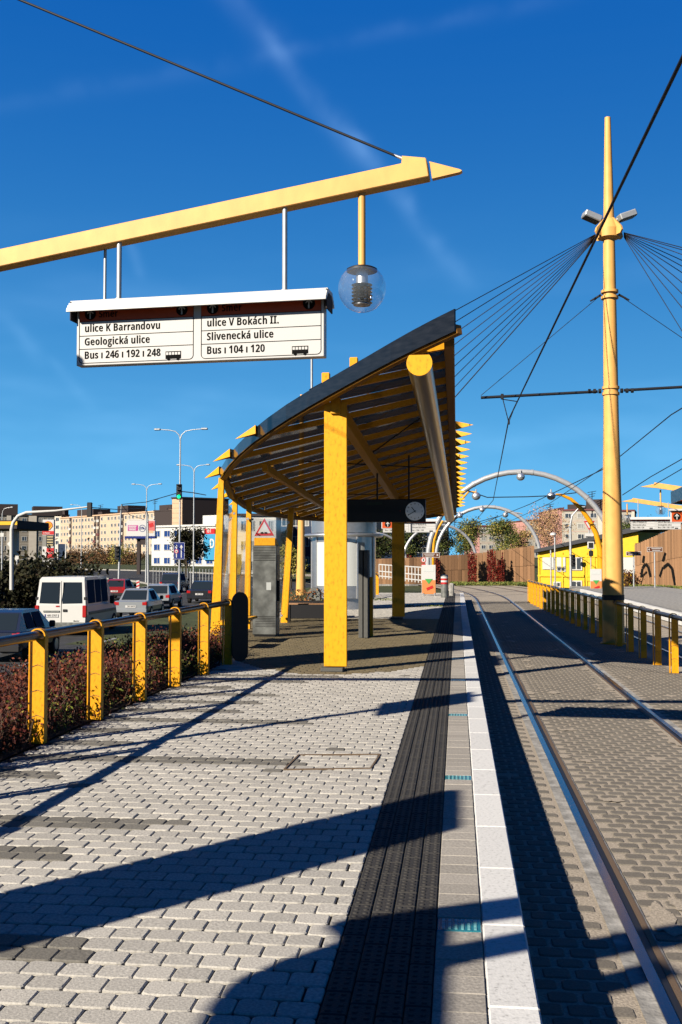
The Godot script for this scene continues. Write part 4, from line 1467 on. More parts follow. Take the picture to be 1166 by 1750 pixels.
# ---------- mast with cable fan, wires ----------
func tram_mast() -> void:
	var p := gp(1049, 1100, TRACK)
	var d := 25.0
	var t := thing("tram_mast", "tall tapering yellow mast with a fan of cables and two floodlights", "mast", p)
	var dz := (cb.inverse() * (p - EYE)).z * -1.0
	var hh := func(py: float) -> float: return at(1040, py, dz).y - p.y
	var m := MB.new()
	var ys := [0.0, 0.9, 2.2, hh.call(720), hh.call(395), hh.call(370), hh.call(184)]
	var rs := [0.25, 0.245, 0.235, 0.178, 0.135, 0.128, 0.07]
	var pts := []
	for y in ys:
		pts.append(Vector3(0, y, 0))
	m.path(pts, rs, 28)
	part("pole", m, mats["pale yellow"], t)
	var band := MB.new()
	band.lathe(Vector3(0, hh.call(1021), 0), [Vector2(0.25, -0.06), Vector2(0.255, -0.06), Vector2(0.255, 0.06), Vector2(0.25, 0.06)], 24)
	part("black_band", band, mats["black"], t)
	var base := MB.new()
	base.lathe(Vector3(0, 0, 0), [Vector2(0.30, 0.0), Vector2(0.30, 0.03), Vector2(0.26, 0.04)], 24)
	part("base_collar", base, mats["rail yellow"], t)
	for y in [hh.call(665), hh.call(497)]:
		for k in 2:
			var cl := MB.new()
			cl.lathe(Vector3(0, y + k * 0.14 - 0.07, 0), [Vector2(0.17, -0.03), Vector2(0.20, -0.03), Vector2(0.20, 0.03), Vector2(0.17, 0.03)], 24)
			part("clamp_band", cl, mats["pale yellow"], t)
	# head: three rounded brackets
	var hy: float = hh.call(385)
	for k in 4:
		var ang := PI / 4 + k * PI / 2 - 0.15
		var hb := MB.new()
		hb.slab(PackedVector2Array([Vector2(0.08, 0.30), Vector2(0.16, 0.28), Vector2(0.40, 0.02), Vector2(0.43, -0.07), Vector2(0.38, -0.14), Vector2(0.10, -0.16)]), 0.05, Transform3D(Basis(Vector3.UP, ang), Vector3(0, hy, 0)))
		part("head_bracket", hb, mats["pale yellow"], t)
	var hc := MB.new()
	hc.lathe(Vector3(0, hy, 0), [Vector2(0.14, -0.22), Vector2(0.26, -0.17), Vector2(0.27, 0.03), Vector2(0.17, 0.26), Vector2(0.13, 0.28)], 20)
	part("head_collar", hc, mats["pale yellow"], t)
	for s in [-1.0, 1.0]:
		var bas := Basis(Vector3.UP, 0.25) * Basis(Vector3.BACK, s * 0.36)
		var fl := MB.new()
		fl.box(Vector3(s * 0.40, hy + 0.33, 0.05), Vector3(0.42, 0.15, 0.30), 0.02, bas)
		var fo := part("floodlight", fl, mats["galvanised"], t)
		var gl := MB.new()
		gl.box(Vector3(s * 0.40, hy + 0.33, 0.05) + bas * Vector3(0, -0.077, 0.0), Vector3(0.36, 0.012, 0.25), 0.0, bas)
		part("floodlight_glass", gl, mats["black gloss"], fo)
		var ar := MB.new()
		ar.tube(Vector3(s * 0.12, hy + 0.24, 0.02), Vector3(s * 0.26, hy + 0.28, 0.04), 0.03)
		part("floodlight_arm", ar, mats["galvanised"], t)
	# the fan of cables down to the two canopies
	var mats2 := [mats["wire"], mats["cable steel"]]
	for k in 9:
		var zz := lerpf(16.3, 24.3, k / 8.0)
		var xx := lerpf(-2.3, -1.5, k / 8.0)
		var cabl := MB.new()
		var q := Vector3(xx, roof_h(xx, zz) + lerpf(0.5, 0.16, k / 8.0), -zz) - p
		var from := Vector3(-0.33, hy - 0.1 - k * 0.012, 0.1)
		cabl.tube(from, q, 0.009 if k < 8 else 0.014, -1, 6)
		part("cable", cabl, mats2[1 if k in [2, 3, 4] else 0], t)
	for k in 10:
		var py: float = [423, 427, 435, 445, 455, 466, 483, 502, 526, 566][k]
		var cabl := MB.new()
		var from := Vector3(0.33, hy - 0.08 - k * 0.012, 0.1)
		var fw := from + p
		var thru := atz(1166, py, lerpf(20.6, 24.2, k / 9.0))
		var dv := (thru - fw)
		cabl.tube(from, from + dv * 2.0, 0.009, -1, 6)
		part("cable", cabl, mats2[1 if k == 2 else 0], t)
	# overhead line brackets
	var by: float = hh.call(665)
	for s in [-1.0, 1.0]:
		var e := at(823, 673, dz) - p if s < 0 else Vector3(3.05, by + 0.12, 0)
		e.z = 0.0
		var ba := MB.new()
		ba.tube(Vector3(s * 0.3, by + s * 0.01, 0), e, 0.034, -1, 12)
		part("bracket_arm", ba, mats["wire"], t)
		var ins := MB.new()
		for k in 3:
			ins.tube(Vector3(s * (0.22 + 0.12 * k), by, 0), Vector3(s * (0.28 + 0.12 * k), by, 0), 0.055, -1, 10)
		part("insulator", ins, mats["black"], t)
		var sy2: float = hh.call(497)
		var sc := MB.new()
		sc.tube(Vector3(s * 0.2, sy2, 0), e + Vector3(0, 0.05, 0), 0.008, -1, 6)
		part("stay_wire", sc, mats["wire"], t)
		var ic := MB.new()
		ic.path([Vector3(s * 0.2, sy2, 0), Vector3(s * 0.45, sy2 - 0.14, 0)], [0.03, 0.018], 8)
		part("stay_insulator", ic, mats["black"], t)
		# the dropper that holds the contact wire
		var h0 := Vector3(e.x - s * 0.5, lerpf(by, e.y, 0.85), 0)
		var dw := Vector3(h0.x + 0.15, h0.y - 0.62, 0)
		var dm := MB.new()
		dm.tube(h0, dw, 0.012, -1, 6)
		dm.tube(h0 + Vector3(0, -0.06, 0), h0 + Vector3(0.34, -0.12, 0), 0.012, -1, 6)
		dm.tube(h0 + Vector3(0.34, -0.12, 0), dw, 0.008, -1, 6)
		dm.box(h0, Vector3(0.07, 0.13, 0.07), 0.01)
		dm.box(dw, Vector3(0.05, 0.09, 0.05), 0.01)
		part("dropper", dm, mats["wire"], t)


func wires() -> void:
	var w := func(called: String, label: String, pts: Array, r: float, group := "") -> void:
		var b := MB.new()
		b.path(pts, [r], 6)
		tag(part(called, b, mats["wire"]), label, "wire", group)
	var drop := at(870, 716, 25.4)
	var c0 := at(1166, 100, 7.3)
	var near := c0 + (c0 - drop).normalized() * 12.0
	w.call("contact_wire", "thick contact wire of the near track, slanting across the sky past the mast top", [near, c0, drop, at(843, 855, 52.0), at(800, 905, 78.0), at(740, 925, 100.0)], 0.016)
	w.call("contact_wire", "contact wire of the far track passing behind the tall yellow mast", [at(1260, 640, 17.0), at(1147, 709, 25.4), at(1061, 779, 33.0), at(940, 860, 56.0), at(840, 905, 80.0)], 0.014)
	w.call("span_wire", "sagging span wire between the big arch and the curved yellow lamp post", [at(798, 838, 58.0), at(833, 850, 58.0), at(900, 849, 58.0), at(945, 847, 58.0), at(985, 842, 58.0)], 0.03)
	w.call("span_wire", "long thin wire running from behind the mast towards the yellow arms at right", [at(1064, 846, 36.0), at(1112, 815, 34.0), at(1200, 765, 30.0)], 0.014)
	w.call("span_wire", "upper of the two thin wires reaching the nearer yellow arm at right", [at(1118, 829, 37.0), at(1166, 801, 34.0), at(1220, 770, 31.0)], 0.014)
	w.call("feeder_wire", "thin wire crossing behind the low arch towards the left canopy", [at(762, 888, 95.0), at(800, 897, 95.0), at(850, 883, 80.0)], 0.03)
	w.call("feeder_wire", "thin wire rising from the fence towards the mast above the pink blocks", [at(770, 915, 100.0), at(850, 884, 85.0), at(905, 862, 70.0), at(1035, 800, 45.0)], 0.022)


# ---------- arches over the track ----------
func pendant(label: String, p: Vector3, r: float, group := "hemisphere lamps on the track arches") -> void:
	var t := thing("arch_lamp", label, "lamp", p, 0.0, group)
	var h := MB.new()
	h.ball(Vector3.ZERO, r, 20, 0, 90, 0.95)
	h.lathe(Vector3.ZERO, [Vector2(r * 1.04, -0.03), Vector2(r * 1.04, 0.03), Vector2(r, 0.03)], 20)
	part("hood", h, mats["steel"], t)
	var g := MB.new()
	g.ball(Vector3(0, -0.03, 0), r * 0.97, 20, -90, 0, 0.8)
	part("bowl", g, mats["lamp bowl"], t)
	var n := MB.new()
	n.tube(Vector3(0, r * 0.9, 0), Vector3(0, r * 1.6, 0), r * 0.16)
	part("neck", n, mats["arch grey"], t)


func arch(label: String, cx: float, apex: float, half: float, ground_l: float, ground_r: float, d: float, r: float, turn := 0.0) -> void:
	var g := at(cx, 955, d)
	var base := minf(gh(g.x, -g.z) + 0.1, TRACK)
	var t := thing("track_arch", label, "arch", Vector3(g.x, base, g.z), turn, "grey tube arches over the tram track")
	var w := half * d / 1800.0
	var top := 1.62 + (955 - apex) * d / 1800.0 - base
	var spring := top - w * 0.97
	var pts := [Vector3(-w, 0.0, 0), Vector3(-w, maxf(0.3, spring), 0)]
	for k in range(1, 24):
		var a := PI - PI * k / 24.0
		pts.append(Vector3(cos(a) * w, maxf(0.3, spring) + sin(a) * (top - maxf(0.3, spring)), 0))
	pts.append(Vector3(w, maxf(0.3, spring), 0))
	pts.append(Vector3(w, 0.0, 0))
	var rad := []
	for k in pts.size():
		rad.append(r * (1.25 if k == 0 or k == pts.size() - 1 else 1.0))
	var b := MB.new()
	b.path(pts, rad, 14)
	part("tube", b, mats["arch grey"], t)
	for k in range(4, 24, 5):
		var jb := MB.new()
		var dv: Vector3 = (pts[k + 1] - pts[k - 1]).normalized()
		jb.tube(pts[k] - dv * 0.06, pts[k] + dv * 0.06, r * 1.12, -1, 14)
		part("joint_ring", jb, mats["arch grey"], t)
	for s in [-w, w]:
		boxpart("foot", Vector3(s, 0.05, 0), Vector3(r * 5, 0.12, r * 5), mats["concrete"], t, 0.02)


func arches() -> void:
	arch("largest grey tube arch over the tracks, nearest to the canopy", 890, 806, 158, 1010, 1010, 58.0, 0.15)
	arch("second grey tube arch, its right leg in front of the plank fence's end", 834, 866, 88, 994, 994, 88.0, 0.15)
	arch("third grey tube arch half hidden behind the tube of the canopy", 752, 897, 65, 996, 996, 95.0, 0.13, 0.3)
	arch("farthest small grey arch seen left of the rear yellow column", 640, 911, 62, 980, 980, 110.0, 0.12, 0.45)
	pendant("big round lamp hanging under the top of the largest arch", at(890, 815, 58.0), 0.23)
	pendant("round lamp hanging under the top of the second arch", at(824, 871, 88.0), 0.22)
	for q in [[814, 848, 58.0, 782, 862, "round lamp on a bracket at the left side of the largest arch", true], [786, 881, 88.0, 762, 892, "small round lamp on a bracket at the left side of the second arch", false], [864, 880, 88.0, 893, 878, "round lamp on a bracket inside the right side of the second arch", false]]:
		var p := at(q[0], q[1], q[2])
		pendant(q[5], p, 0.24)
		var b := MB.new()
		var e := at(q[3], q[4], q[2])
		b.path([p + Vector3(0, 0.22, 0), p + Vector3(signf(e.x - p.x) * 0.4, 0.26, 0), e], [0.05, 0.05, 0.06], 8)
		tag(part("lamp_bracket", b, mats["rail yellow"] if q[6] else mats["arch grey"]), "bracket arm holding the %s" % ["left lamp of the largest arch", "left lamp of the second arch", "right lamp of the second arch"][[814, 786, 864].find(q[0])], "bracket", "lamp brackets")
	# the quarter arch in yellow with a lamp at its tip
	var yd := 60.0
	var t := thing("curved_lamp_post", "yellow quarter-arch lamp post curving left over the tracks beside the tall mast", "lamp post", at(1026, 1008, yd))
	var pts := []
	for q in [[1024, 1010], [1027, 970], [1026, 940], [1019, 912], [1008, 890], [993, 869], [976, 853], [960, 846], [950, 845]]:
		pts.append(at(q[0], q[1], yd) - t.position)
	var b := MB.new()
	b.path(pts, [0.2, 0.19, 0.17, 0.15, 0.14, 0.12, 0.1, 0.08, 0.06], 14)
	part("curved_pole", b, mats["rail yellow"], t)
	pendant("round lamp at the tip of the yellow quarter-arch lamp post", at(942, 848, yd), 0.25)
	# second yellow curve left, behind the canopy tube
	var t2 := thing("curved_lamp_post", "thin yellow curved lamp post rising beside the white leg left of the bollard", "lamp post", at(742, 1000, 62.0))
	pts = []
	for q in [[741, 1010], [740, 960], [742, 925], [748, 905], [757, 890]]:
		pts.append(at(q[0], q[1], 62.0) - t2.position)
	b = MB.new()
	b.path(pts, [0.09, 0.09, 0.08, 0.07, 0.06], 10)
	part("curved_pole", b, mats["rail yellow"], t2)
	# tapering yellow mast seen through the shelter
	var yp := at(514, 1010, 47.0)
	yp.y = 0.0
	var t3 := thing("yellow_mast", "tapering yellow mast seen through the shelter beside the advertising drum", "mast", yp)
	b = MB.new()
	b.path([Vector3(0, 0, 0), Vector3(0.02, 2.0, 0), Vector3(0.04, 9.0, 0)], [0.22, 0.17, 0.08], 16)
	part("pole", b, mats["pale yellow"], t3)


# ---------- vehicles ----------
func car(called: String, label: String, category: String, px: float, d: float, size: Vector3, prof: String, paint: Material, plate: String, turn := 0.0) -> Node3D:
	var g := at(px, 955, d) + Vector3(-0.067, 0, -1.0) * size.z / 2.0
	g.y = gh(minf(g.x, -15.0), -g.z) + 0.035
	var t := thing(called, label, category, g, 0.067 + turn, "traffic on the road")
	var L := size.z
	var W := size.x / 2
	var H := size.y
	# side outline: the tail at +z (towards the camera), the nose at -z; belt at half height
	var belt := H * 0.60
	var st: Array   # [z, bottom, belt height, half width]
	var roof: Array # [z, y, half width]
	match prof:
		"van":
			belt = H * 0.52
			st = [[L / 2, 0.38, belt, W * 0.97], [L / 2 - 0.08, 0.34, belt, W], [-L / 2 + 1.0, 0.34, belt, W], [-L / 2 + 0.25, 0.36, belt * 0.86, W * 0.95], [-L / 2, 0.42, belt * 0.62, W * 0.8]]
			roof = [[L / 2, belt, W * 0.97], [L / 2 - 0.12, H - 0.10, W * 0.88], [L / 2 - 0.28, H, W * 0.84], [-L / 2 + 1.75, H, W * 0.82], [-L / 2 + 1.5, H - 0.05, W * 0.82], [-L / 2 + 0.75, belt, W * 0.93]]
		"hatch":
			st = [[L / 2, 0.42, belt * 0.97, W * 0.9], [L / 2 - 0.14, 0.30, belt, W], [-L / 2 + 0.9, 0.28, belt * 0.98, W], [-L / 2 + 0.2, 0.3, belt * 0.82, W * 0.92], [-L / 2, 0.36, belt * 0.65, W * 0.75]]
			roof = [[L / 2 - 0.10, belt, W * 0.88], [L / 2 - 0.62, H - 0.06, W * 0.72], [L / 2 - 0.95, H, W * 0.68], [-L / 2 + 2.1, H, W * 0.68], [-L / 2 + 1.8, H - 0.04, W * 0.70], [-L / 2 + 1.05, belt, W * 0.9]]
		"suv":
			belt = H * 0.58
			st = [[L / 2, 0.5, belt * 0.98, W * 0.95], [L / 2 - 0.1, 0.38, belt, W], [-L / 2 + 0.9, 0.36, belt, W], [-L / 2 + 0.15, 0.4, belt * 0.88, W * 0.95], [-L / 2, 0.5, belt * 0.7, W * 0.85]]
			roof = [[L / 2 - 0.04, belt, W * 0.92], [L / 2 - 0.35, H - 0.07, W * 0.78], [L / 2 - 0.55, H, W * 0.74], [-L / 2 + 2.1, H, W * 0.74], [-L / 2 + 1.85, H - 0.04, W * 0.75], [-L / 2 + 1.2, belt, W * 0.92]]
		_:
			st = [[L / 2, 0.45, belt * 0.98, W * 0.9], [L / 2 - 0.16, 0.30, belt * 1.02, W], [-L / 2 + 0.9, 0.28, belt * 0.98, W], [-L / 2 + 0.2, 0.3, belt * 0.80, W * 0.92], [-L / 2, 0.36, belt * 0.65, W * 0.75]]
			roof = [[L / 2 - 0.62, belt, W * 0.86], [L / 2 - 1.25, H - 0.04, W * 0.70], [L / 2 - 1.5, H, W * 0.68], [-L / 2 + 2.1, H, W * 0.68], [-L / 2 + 1.85, H - 0.04, W * 0.69], [-L / 2 + 1.1, belt, W * 0.9]]
	var b := MB.new()
	var sec := func(q: Array) -> Array:   # a closed cross-section
		var w: float = q[3]
		var y0: float = q[1]
		var y1: float = q[2]
		var mid := lerpf(y0, y1, 0.55)
		return [Vector3(-w * 0.9, y0, q[0]), Vector3(-w * 0.985, lerpf(y0, y1, 0.18), q[0]), Vector3(-w, mid, q[0]), Vector3(-w * 0.955, y1 - 0.03, q[0]), Vector3(-w * 0.90, y1, q[0]), Vector3(w * 0.90, y1, q[0]), Vector3(w * 0.955, y1 - 0.03, q[0]), Vector3(w, mid, q[0]), Vector3(w * 0.985, lerpf(y0, y1, 0.18), q[0]), Vector3(w * 0.9, y0, q[0])]
	for k in st.size() - 1:
		var a: Array = sec.call(st[k])
		var e: Array = sec.call(st[k + 1])
		var c := Vector3(0, lerpf(st[k][1], st[k][2], 0.5), (st[k][0] + st[k + 1][0]) / 2)
		for m in 10:
			b.quad(a[m], a[(m + 1) % 10], e[(m + 1) % 10], e[m], (a[m] + e[(m + 1) % 10]) / 2 - c)
	for k in [0, st.size() - 1]:
		var a: Array = sec.call(st[k])
		for m in range(1, 9):
			b.tri(a[0], a[m], a[m + 1], Vector3(0, 0, 1 if k == 0 else -1))
	part("body", b, paint, t)
	# cabin
	var cb2 := MB.new()
	for k in roof.size() - 1:
		var p: Array = roof[k]
		var q: Array = roof[k + 1]
		cb2.quad(Vector3(-p[2], p[1], p[0]), Vector3(p[2], p[1], p[0]), Vector3(q[2], q[1], q[0]), Vector3(-q[2], q[1], q[0]), Vector3(0, 0.6, (p[0] + q[0]) * 0.4) if k != 2 else Vector3.UP)
	var side_w := W * 0.935
	for s in [-1.0, 1.0]:
		for k in range(1, roof.size() - 1):
			var p: Array = roof[k]
			var q: Array = roof[mini(k + 1, roof.size() - 1)]
			cb2.quad(Vector3(s * p[2], p[1], p[0]), Vector3(s * q[2], q[1], q[0]), Vector3(s * side_w, belt - 0.02, q[0]), Vector3(s * side_w, belt - 0.02, p[0]), Vector3(s, 0.2, 0))
		cb2.tri(Vector3(s * roof[0][2], roof[0][1], roof[0][0]), Vector3(s * roof[1][2], roof[1][1], roof[1][0]), Vector3(s * side_w, belt - 0.02, roof[1][0]), Vector3(s, 0, 0))
	part("cabin", cb2, paint, t)
	# glazing set just proud of the cabin
	var gm: Material = mats["car glass"]
	var pane := func(called2: String, pts: Array, out: Vector3) -> void:
		var pb := MB.new()
		var o := out.normalized() * 0.006
		pb.quad(pts[0] + o, pts[1] + o, pts[2] + o, pts[3] + o, out)
		part(called2, pb, mats["side glass"] if called2 == "side_window" else gm, t)
	var r0: Array = roof[0]
	var r1: Array = roof[1]
	var y_at := func(f: float) -> Array: return [lerpf(r0[0], r1[0], f), lerpf(r0[1], r1[1], f), lerpf(r0[2], r1[2], f)]
	if prof == "van":
		for s in [-1.0, 1.0]:
			var lo: Array = y_at.call(0.06)
			var hi: Array = y_at.call(0.90)
			pane.call("rear_window", [Vector3(s * 0.06, lo[1], lo[0]), Vector3(s * (lo[2] - 0.12), lo[1] + 0.02, lo[0]), Vector3(s * (hi[2] - 0.10), hi[1], hi[0]), Vector3(s * 0.06, hi[1], hi[0])], Vector3(0, 0.1, 1))
	else:
		var lo: Array = y_at.call(0.08)
		var hi: Array = y_at.call(0.94)
		pane.call("rear_window", [Vector3(-lo[2] + 0.1, lo[1], lo[0]), Vector3(lo[2] - 0.1, lo[1], lo[0]), Vector3(hi[2] - 0.06, hi[1], hi[0]), Vector3(-hi[2] + 0.06, hi[1], hi[0])], Vector3(0, r0[0] - r1[0], r1[1] - r0[1]))
	var f0: Array = roof[roof.size() - 1]
	var f1: Array = roof[roof.size() - 2]
	pane.call("windscreen", [Vector3(-f0[2] + 0.08, f0[1] + 0.03, f0[0] + 0.02), Vector3(f0[2] - 0.08, f0[1] + 0.03, f0[0] + 0.02), Vector3(f1[2] - 0.05, f1[1] - 0.02, f1[0]), Vector3(-f1[2] + 0.05, f1[1] - 0.02, f1[0])], Vector3(0, f0[0] * -1.0 + f1[0], f1[1] - f0[1]) * Vector3(0, 1, -1))
	var zs: Array = [L / 2 - 0.45, L / 2 - 1.55, -L / 2 + 2.55, -L / 2 + 1.55] if prof == "van" else [roof[1][0] - 0.02, (roof[1][0] + roof[4][0]) / 2, roof[4][0] - 0.02]
	var ytop := H - 0.12 if prof == "van" else H - 0.09
	for s in [-1.0, 1.0]:
		for k in zs.size() - 1:
			var za: float = zs[k] - 0.05
			var zb: float = zs[k + 1] + 0.05
			var wl := side_w - 0.004
			var wt := lerpf(side_w, roof[2][2], (ytop - belt) / (H - belt))
			pane.call("side_window", [Vector3(s * wl, belt + 0.05, za), Vector3(s * wl, belt + 0.05, zb), Vector3(s * wt, ytop, zb), Vector3(s * wt, ytop, za)], Vector3(s, 0.15, 0))
	# wheels
	for s in [-1.0, 1.0]:
		for z in [L / 2 - 0.85, -L / 2 + 0.85]:
			var r := 0.34 if prof in ["van", "suv"] else 0.30
			var w := MB.new()
			w.lathe(Vector3(s * (W - 0.18), r, z), [Vector2(0, 0), Vector2(r, 0), Vector2(r, 0.19), Vector2(r * 0.7, 0.2)] if s > 0 else [Vector2(r * 0.7, -0.2), Vector2(r, -0.19), Vector2(r, 0), Vector2(0, 0)], 18, Basis(Vector3.BACK, -PI / 2))
			var wo := part("wheel", w, mats["rubber"], t)
			var rm := MB.new()
			rm.lathe(Vector3(s * (W + 0.015), r, z), [Vector2(r * 0.62, 0), Vector2(0, s * 0.01)], 14, Basis(Vector3.BACK, -PI / 2))
			part("rim", rm, mats["steel"], wo)
	# lamps, plate, bumper, mirrors
	var zt := L / 2
	for s in [-1.0, 1.0]:
		var lm := MB.new()
		var ly := belt * 0.86
		if prof == "van":
			lm.box(Vector3(s * (W * 0.93), belt * 0.80, zt - 0.03), Vector3(0.16, 0.46, 0.12), 0.02)
		elif prof == "suv":
			lm.box(Vector3(s * (W * 0.86), ly, zt - 0.03), Vector3(0.24, 0.18, 0.14), 0.03)
		else:
			lm.box(Vector3(s * (W * 0.80), ly, zt - 0.06), Vector3(0.26, 0.2, 0.14), 0.03)
		part("tail_light", lm, mats["tail red"], t)
		var mb := MB.new()
		mb.box(Vector3(s * (W + 0.09), belt + 0.1, -L / 2 + 1.55), Vector3(0.18, 0.2 if prof != "van" else 0.34, 0.1), 0.03)
		part("mirror", mb, mats["black"], t)
	var pl := boxpart("number_plate", Vector3(-W * 0.36 if prof == "van" else 0.0, belt * (0.66 if prof == "van" else 0.70), zt + 0.012), Vector3(0.52, 0.12, 0.02), mats["sign white"], t)
	lettering(pl, plate, 0.075, Vector3(pl.mesh.get_aabb().get_center().x + 0.03, belt * (0.66 if prof == "van" else 0.70) - 0.055, zt + 0.022), mats["ink"], true, HORIZONTAL_ALIGNMENT_CENTER)
	boxpart("bumper", Vector3(0, 0.40, zt - 0.02), Vector3(W * 1.9, 0.2 if prof != "van" else 0.24, 0.14), mats["machine grey"] if prof == "van" else (mats["black"] if prof == "hatch" else paint), t, 0.03)
	if prof == "van":
		boxpart("door_seam", Vector3(0.02, 1.25, zt - 0.002), Vector3(0.018, 1.7, 0.02), mats["slot"], t)
		boxpart("plate_lamp_bar", Vector3(-W * 0.36, belt * 0.80, zt + 0.008), Vector3(0.64, 0.07, 0.04), mats["machine grey"], t, 0.01)
		boxpart("door_handle", Vector3(0.17, belt * 0.83, zt + 0.01), Vector3(0.17, 0.1, 0.04), mats["black"], t, 0.01)
		boxpart("high_brake_light", Vector3(-0.12, belt * 0.97, zt + 0.0), Vector3(0.14, 0.05, 0.03), mats["tail red"], t)
		for s in [-1.0, 1.0]:
			boxpart("hinge", Vector3(s * W * 0.95, belt * 1.22, zt - 0.06), Vector3(0.12, 0.12, 0.08), mats["black"], t, 0.01)
		lettering(t, "RENAULT", 0.05, Vector3(-W * 0.86, belt * 0.45, zt + 0.004), mats["slot"], false)
		lettering(t, "Master", 0.055, Vector3(W * 0.5, belt * 0.45, zt + 0.004), mats["slot"])
		var em := MB.new()
		em.slab(PackedVector2Array([Vector2(0, -0.07), Vector2(0.045, 0), Vector2(0, 0.07), Vector2(-0.045, 0)]), 0.012, Transform3D(Basis(), Vector3(-0.32, belt * 0.47, zt + 0.006)))
		part("diamond_emblem", em, mats["steel"], t)
		boxpart("side_moulding", Vector3(W + 0.0, 0.85, 0.1), Vector3(0.03, 0.12, L * 0.8), mats["machine grey"], t, 0.01)
		var p2 := MB.new()
		p2.box(Vector3(-W * 0.36 - 0.235, belt * 0.66, zt + 0.0125), Vector3(0.05, 0.115, 0.021))
		part("blue_plate_edge", p2, mats["sign blue"], t)
	return t


func traffic() -> void:
	car("white_van", "white passenger van seen from behind, waiting beside the yellow railing", "van", 105, 40.5, Vector3(1.98, 2.25, 5.0), "van", mats["car white"], "4A5 2767")
	car("silver_saloon", "silver blue saloon partly hidden by the white van", "car", 224, 52.0, Vector3(1.72, 1.44, 4.3), "saloon", mats["car silver"], "2A3 4418")
	car("silver_hatchback", "silver hatchback with dark bumper, between the saloon and the black car", "car", 267, 62.0, Vector3(1.72, 1.44, 4.2), "hatch", mats["car silver"], "1A7 3052")
	car("black_saloon", "black saloon at the right of the queue, beside the canopy's first rear post", "car", 341, 70.0, Vector3(1.76, 1.46, 4.4), "saloon", mats["car black"], "3A1 7720")
	car("dark_suv", "dark blue tall estate farthest ahead on the road", "car", 291, 92.0, Vector3(1.86, 1.70, 4.6), "suv", mats["car navy"], "5A2 9034")
	car("red_car", "red hatchback seen above the van's roof edge, behind the saloon", "car", 196, 76.0, Vector3(1.68, 1.48, 4.0), "hatch", mats["car red"], "1A4 6605")
	car("dark_blue_car", "dark blue hatchback at the left edge of the frame, nearest on the road", "car", -12, 30.0, Vector3(1.72, 1.46, 4.0), "hatch", mats["car navy"], "2A8 1146")


# ---------- street furniture by the road ----------
func street_lamp(label: String, px: float, base_y: float, top_y: float, d: float, arms: Array, h0 := ROAD) -> void:
	var p := at(px, 955, d)
	p.y = gh(p.x, -p.z)
	var t := thing("street_lamp", label, "street lamp", p, 0.0, "street lamps along the road")
	var top := at(px, top_y, d).y - p.y
	var m := MB.new()
	m.path([Vector3(0, 0, 0), Vector3(0, 1.6, 0), Vector3(0, 1.7, 0), Vector3(0, top - 0.6, 0)], [0.11, 0.10, 0.075, 0.05], 10)
	part("pole", m, mats["galvanised"], t)
	for a in arms:
		var w: float = a * d / 1800.0
		var ar := MB.new()
		var s := signf(w)
		var aw := absf(w)
		ar.path([Vector3(0, top - 0.7, 0), Vector3(s * aw * 0.05, top - 0.35, 0), Vector3(s * aw * 0.2, top - 0.08, 0), Vector3(s * aw * 0.45, top + 0.02, 0), Vector3(s * aw * 0.8, top + 0.07, 0)], [0.045, 0.04, 0.035, 0.035, 0.03], 8)
		part("arm", ar, mats["galvanised"], t)
		var hd := MB.new()
		hd.box(Vector3(s * aw * 0.9, top + 0.08, 0), Vector3(aw * 0.24, 0.14, 0.26), 0.04)
		part("lamp_head", hd, mats["galvanised"], t)


func signal_head(parent: Node3D, p: Vector3, s: float, lit := -1, turn := 0.0) -> void:
	var bas := Basis(Vector3.UP, turn)
	var o := boxpart("signal_head", p, Vector3(0.34, 1.0, 0.22) * s, mats["black"], parent, 0.03, bas)
	for k in 3:
		var l := MB.new()
		l.lathe(p + bas * (Vector3(0, 0.31 - 0.31 * k, 0.112) * s), [Vector2(0.115 * s, 0), Vector2(0.08 * s, 0.015 * s), Vector2(0, 0.02 * s)], 14, bas * Basis(Vector3.RIGHT, PI / 2))
		part("signal_lens", l, mats["green glow"] if k == lit else mats["black gloss"], o)
		var v := MB.new()
		v.box(p + bas * (Vector3(0, 0.31 - 0.31 * k + 0.125, 0.19) * s), Vector3(0.27, 0.02, 0.16) * s, 0, bas)
		part("visor", v, mats["black"], o)


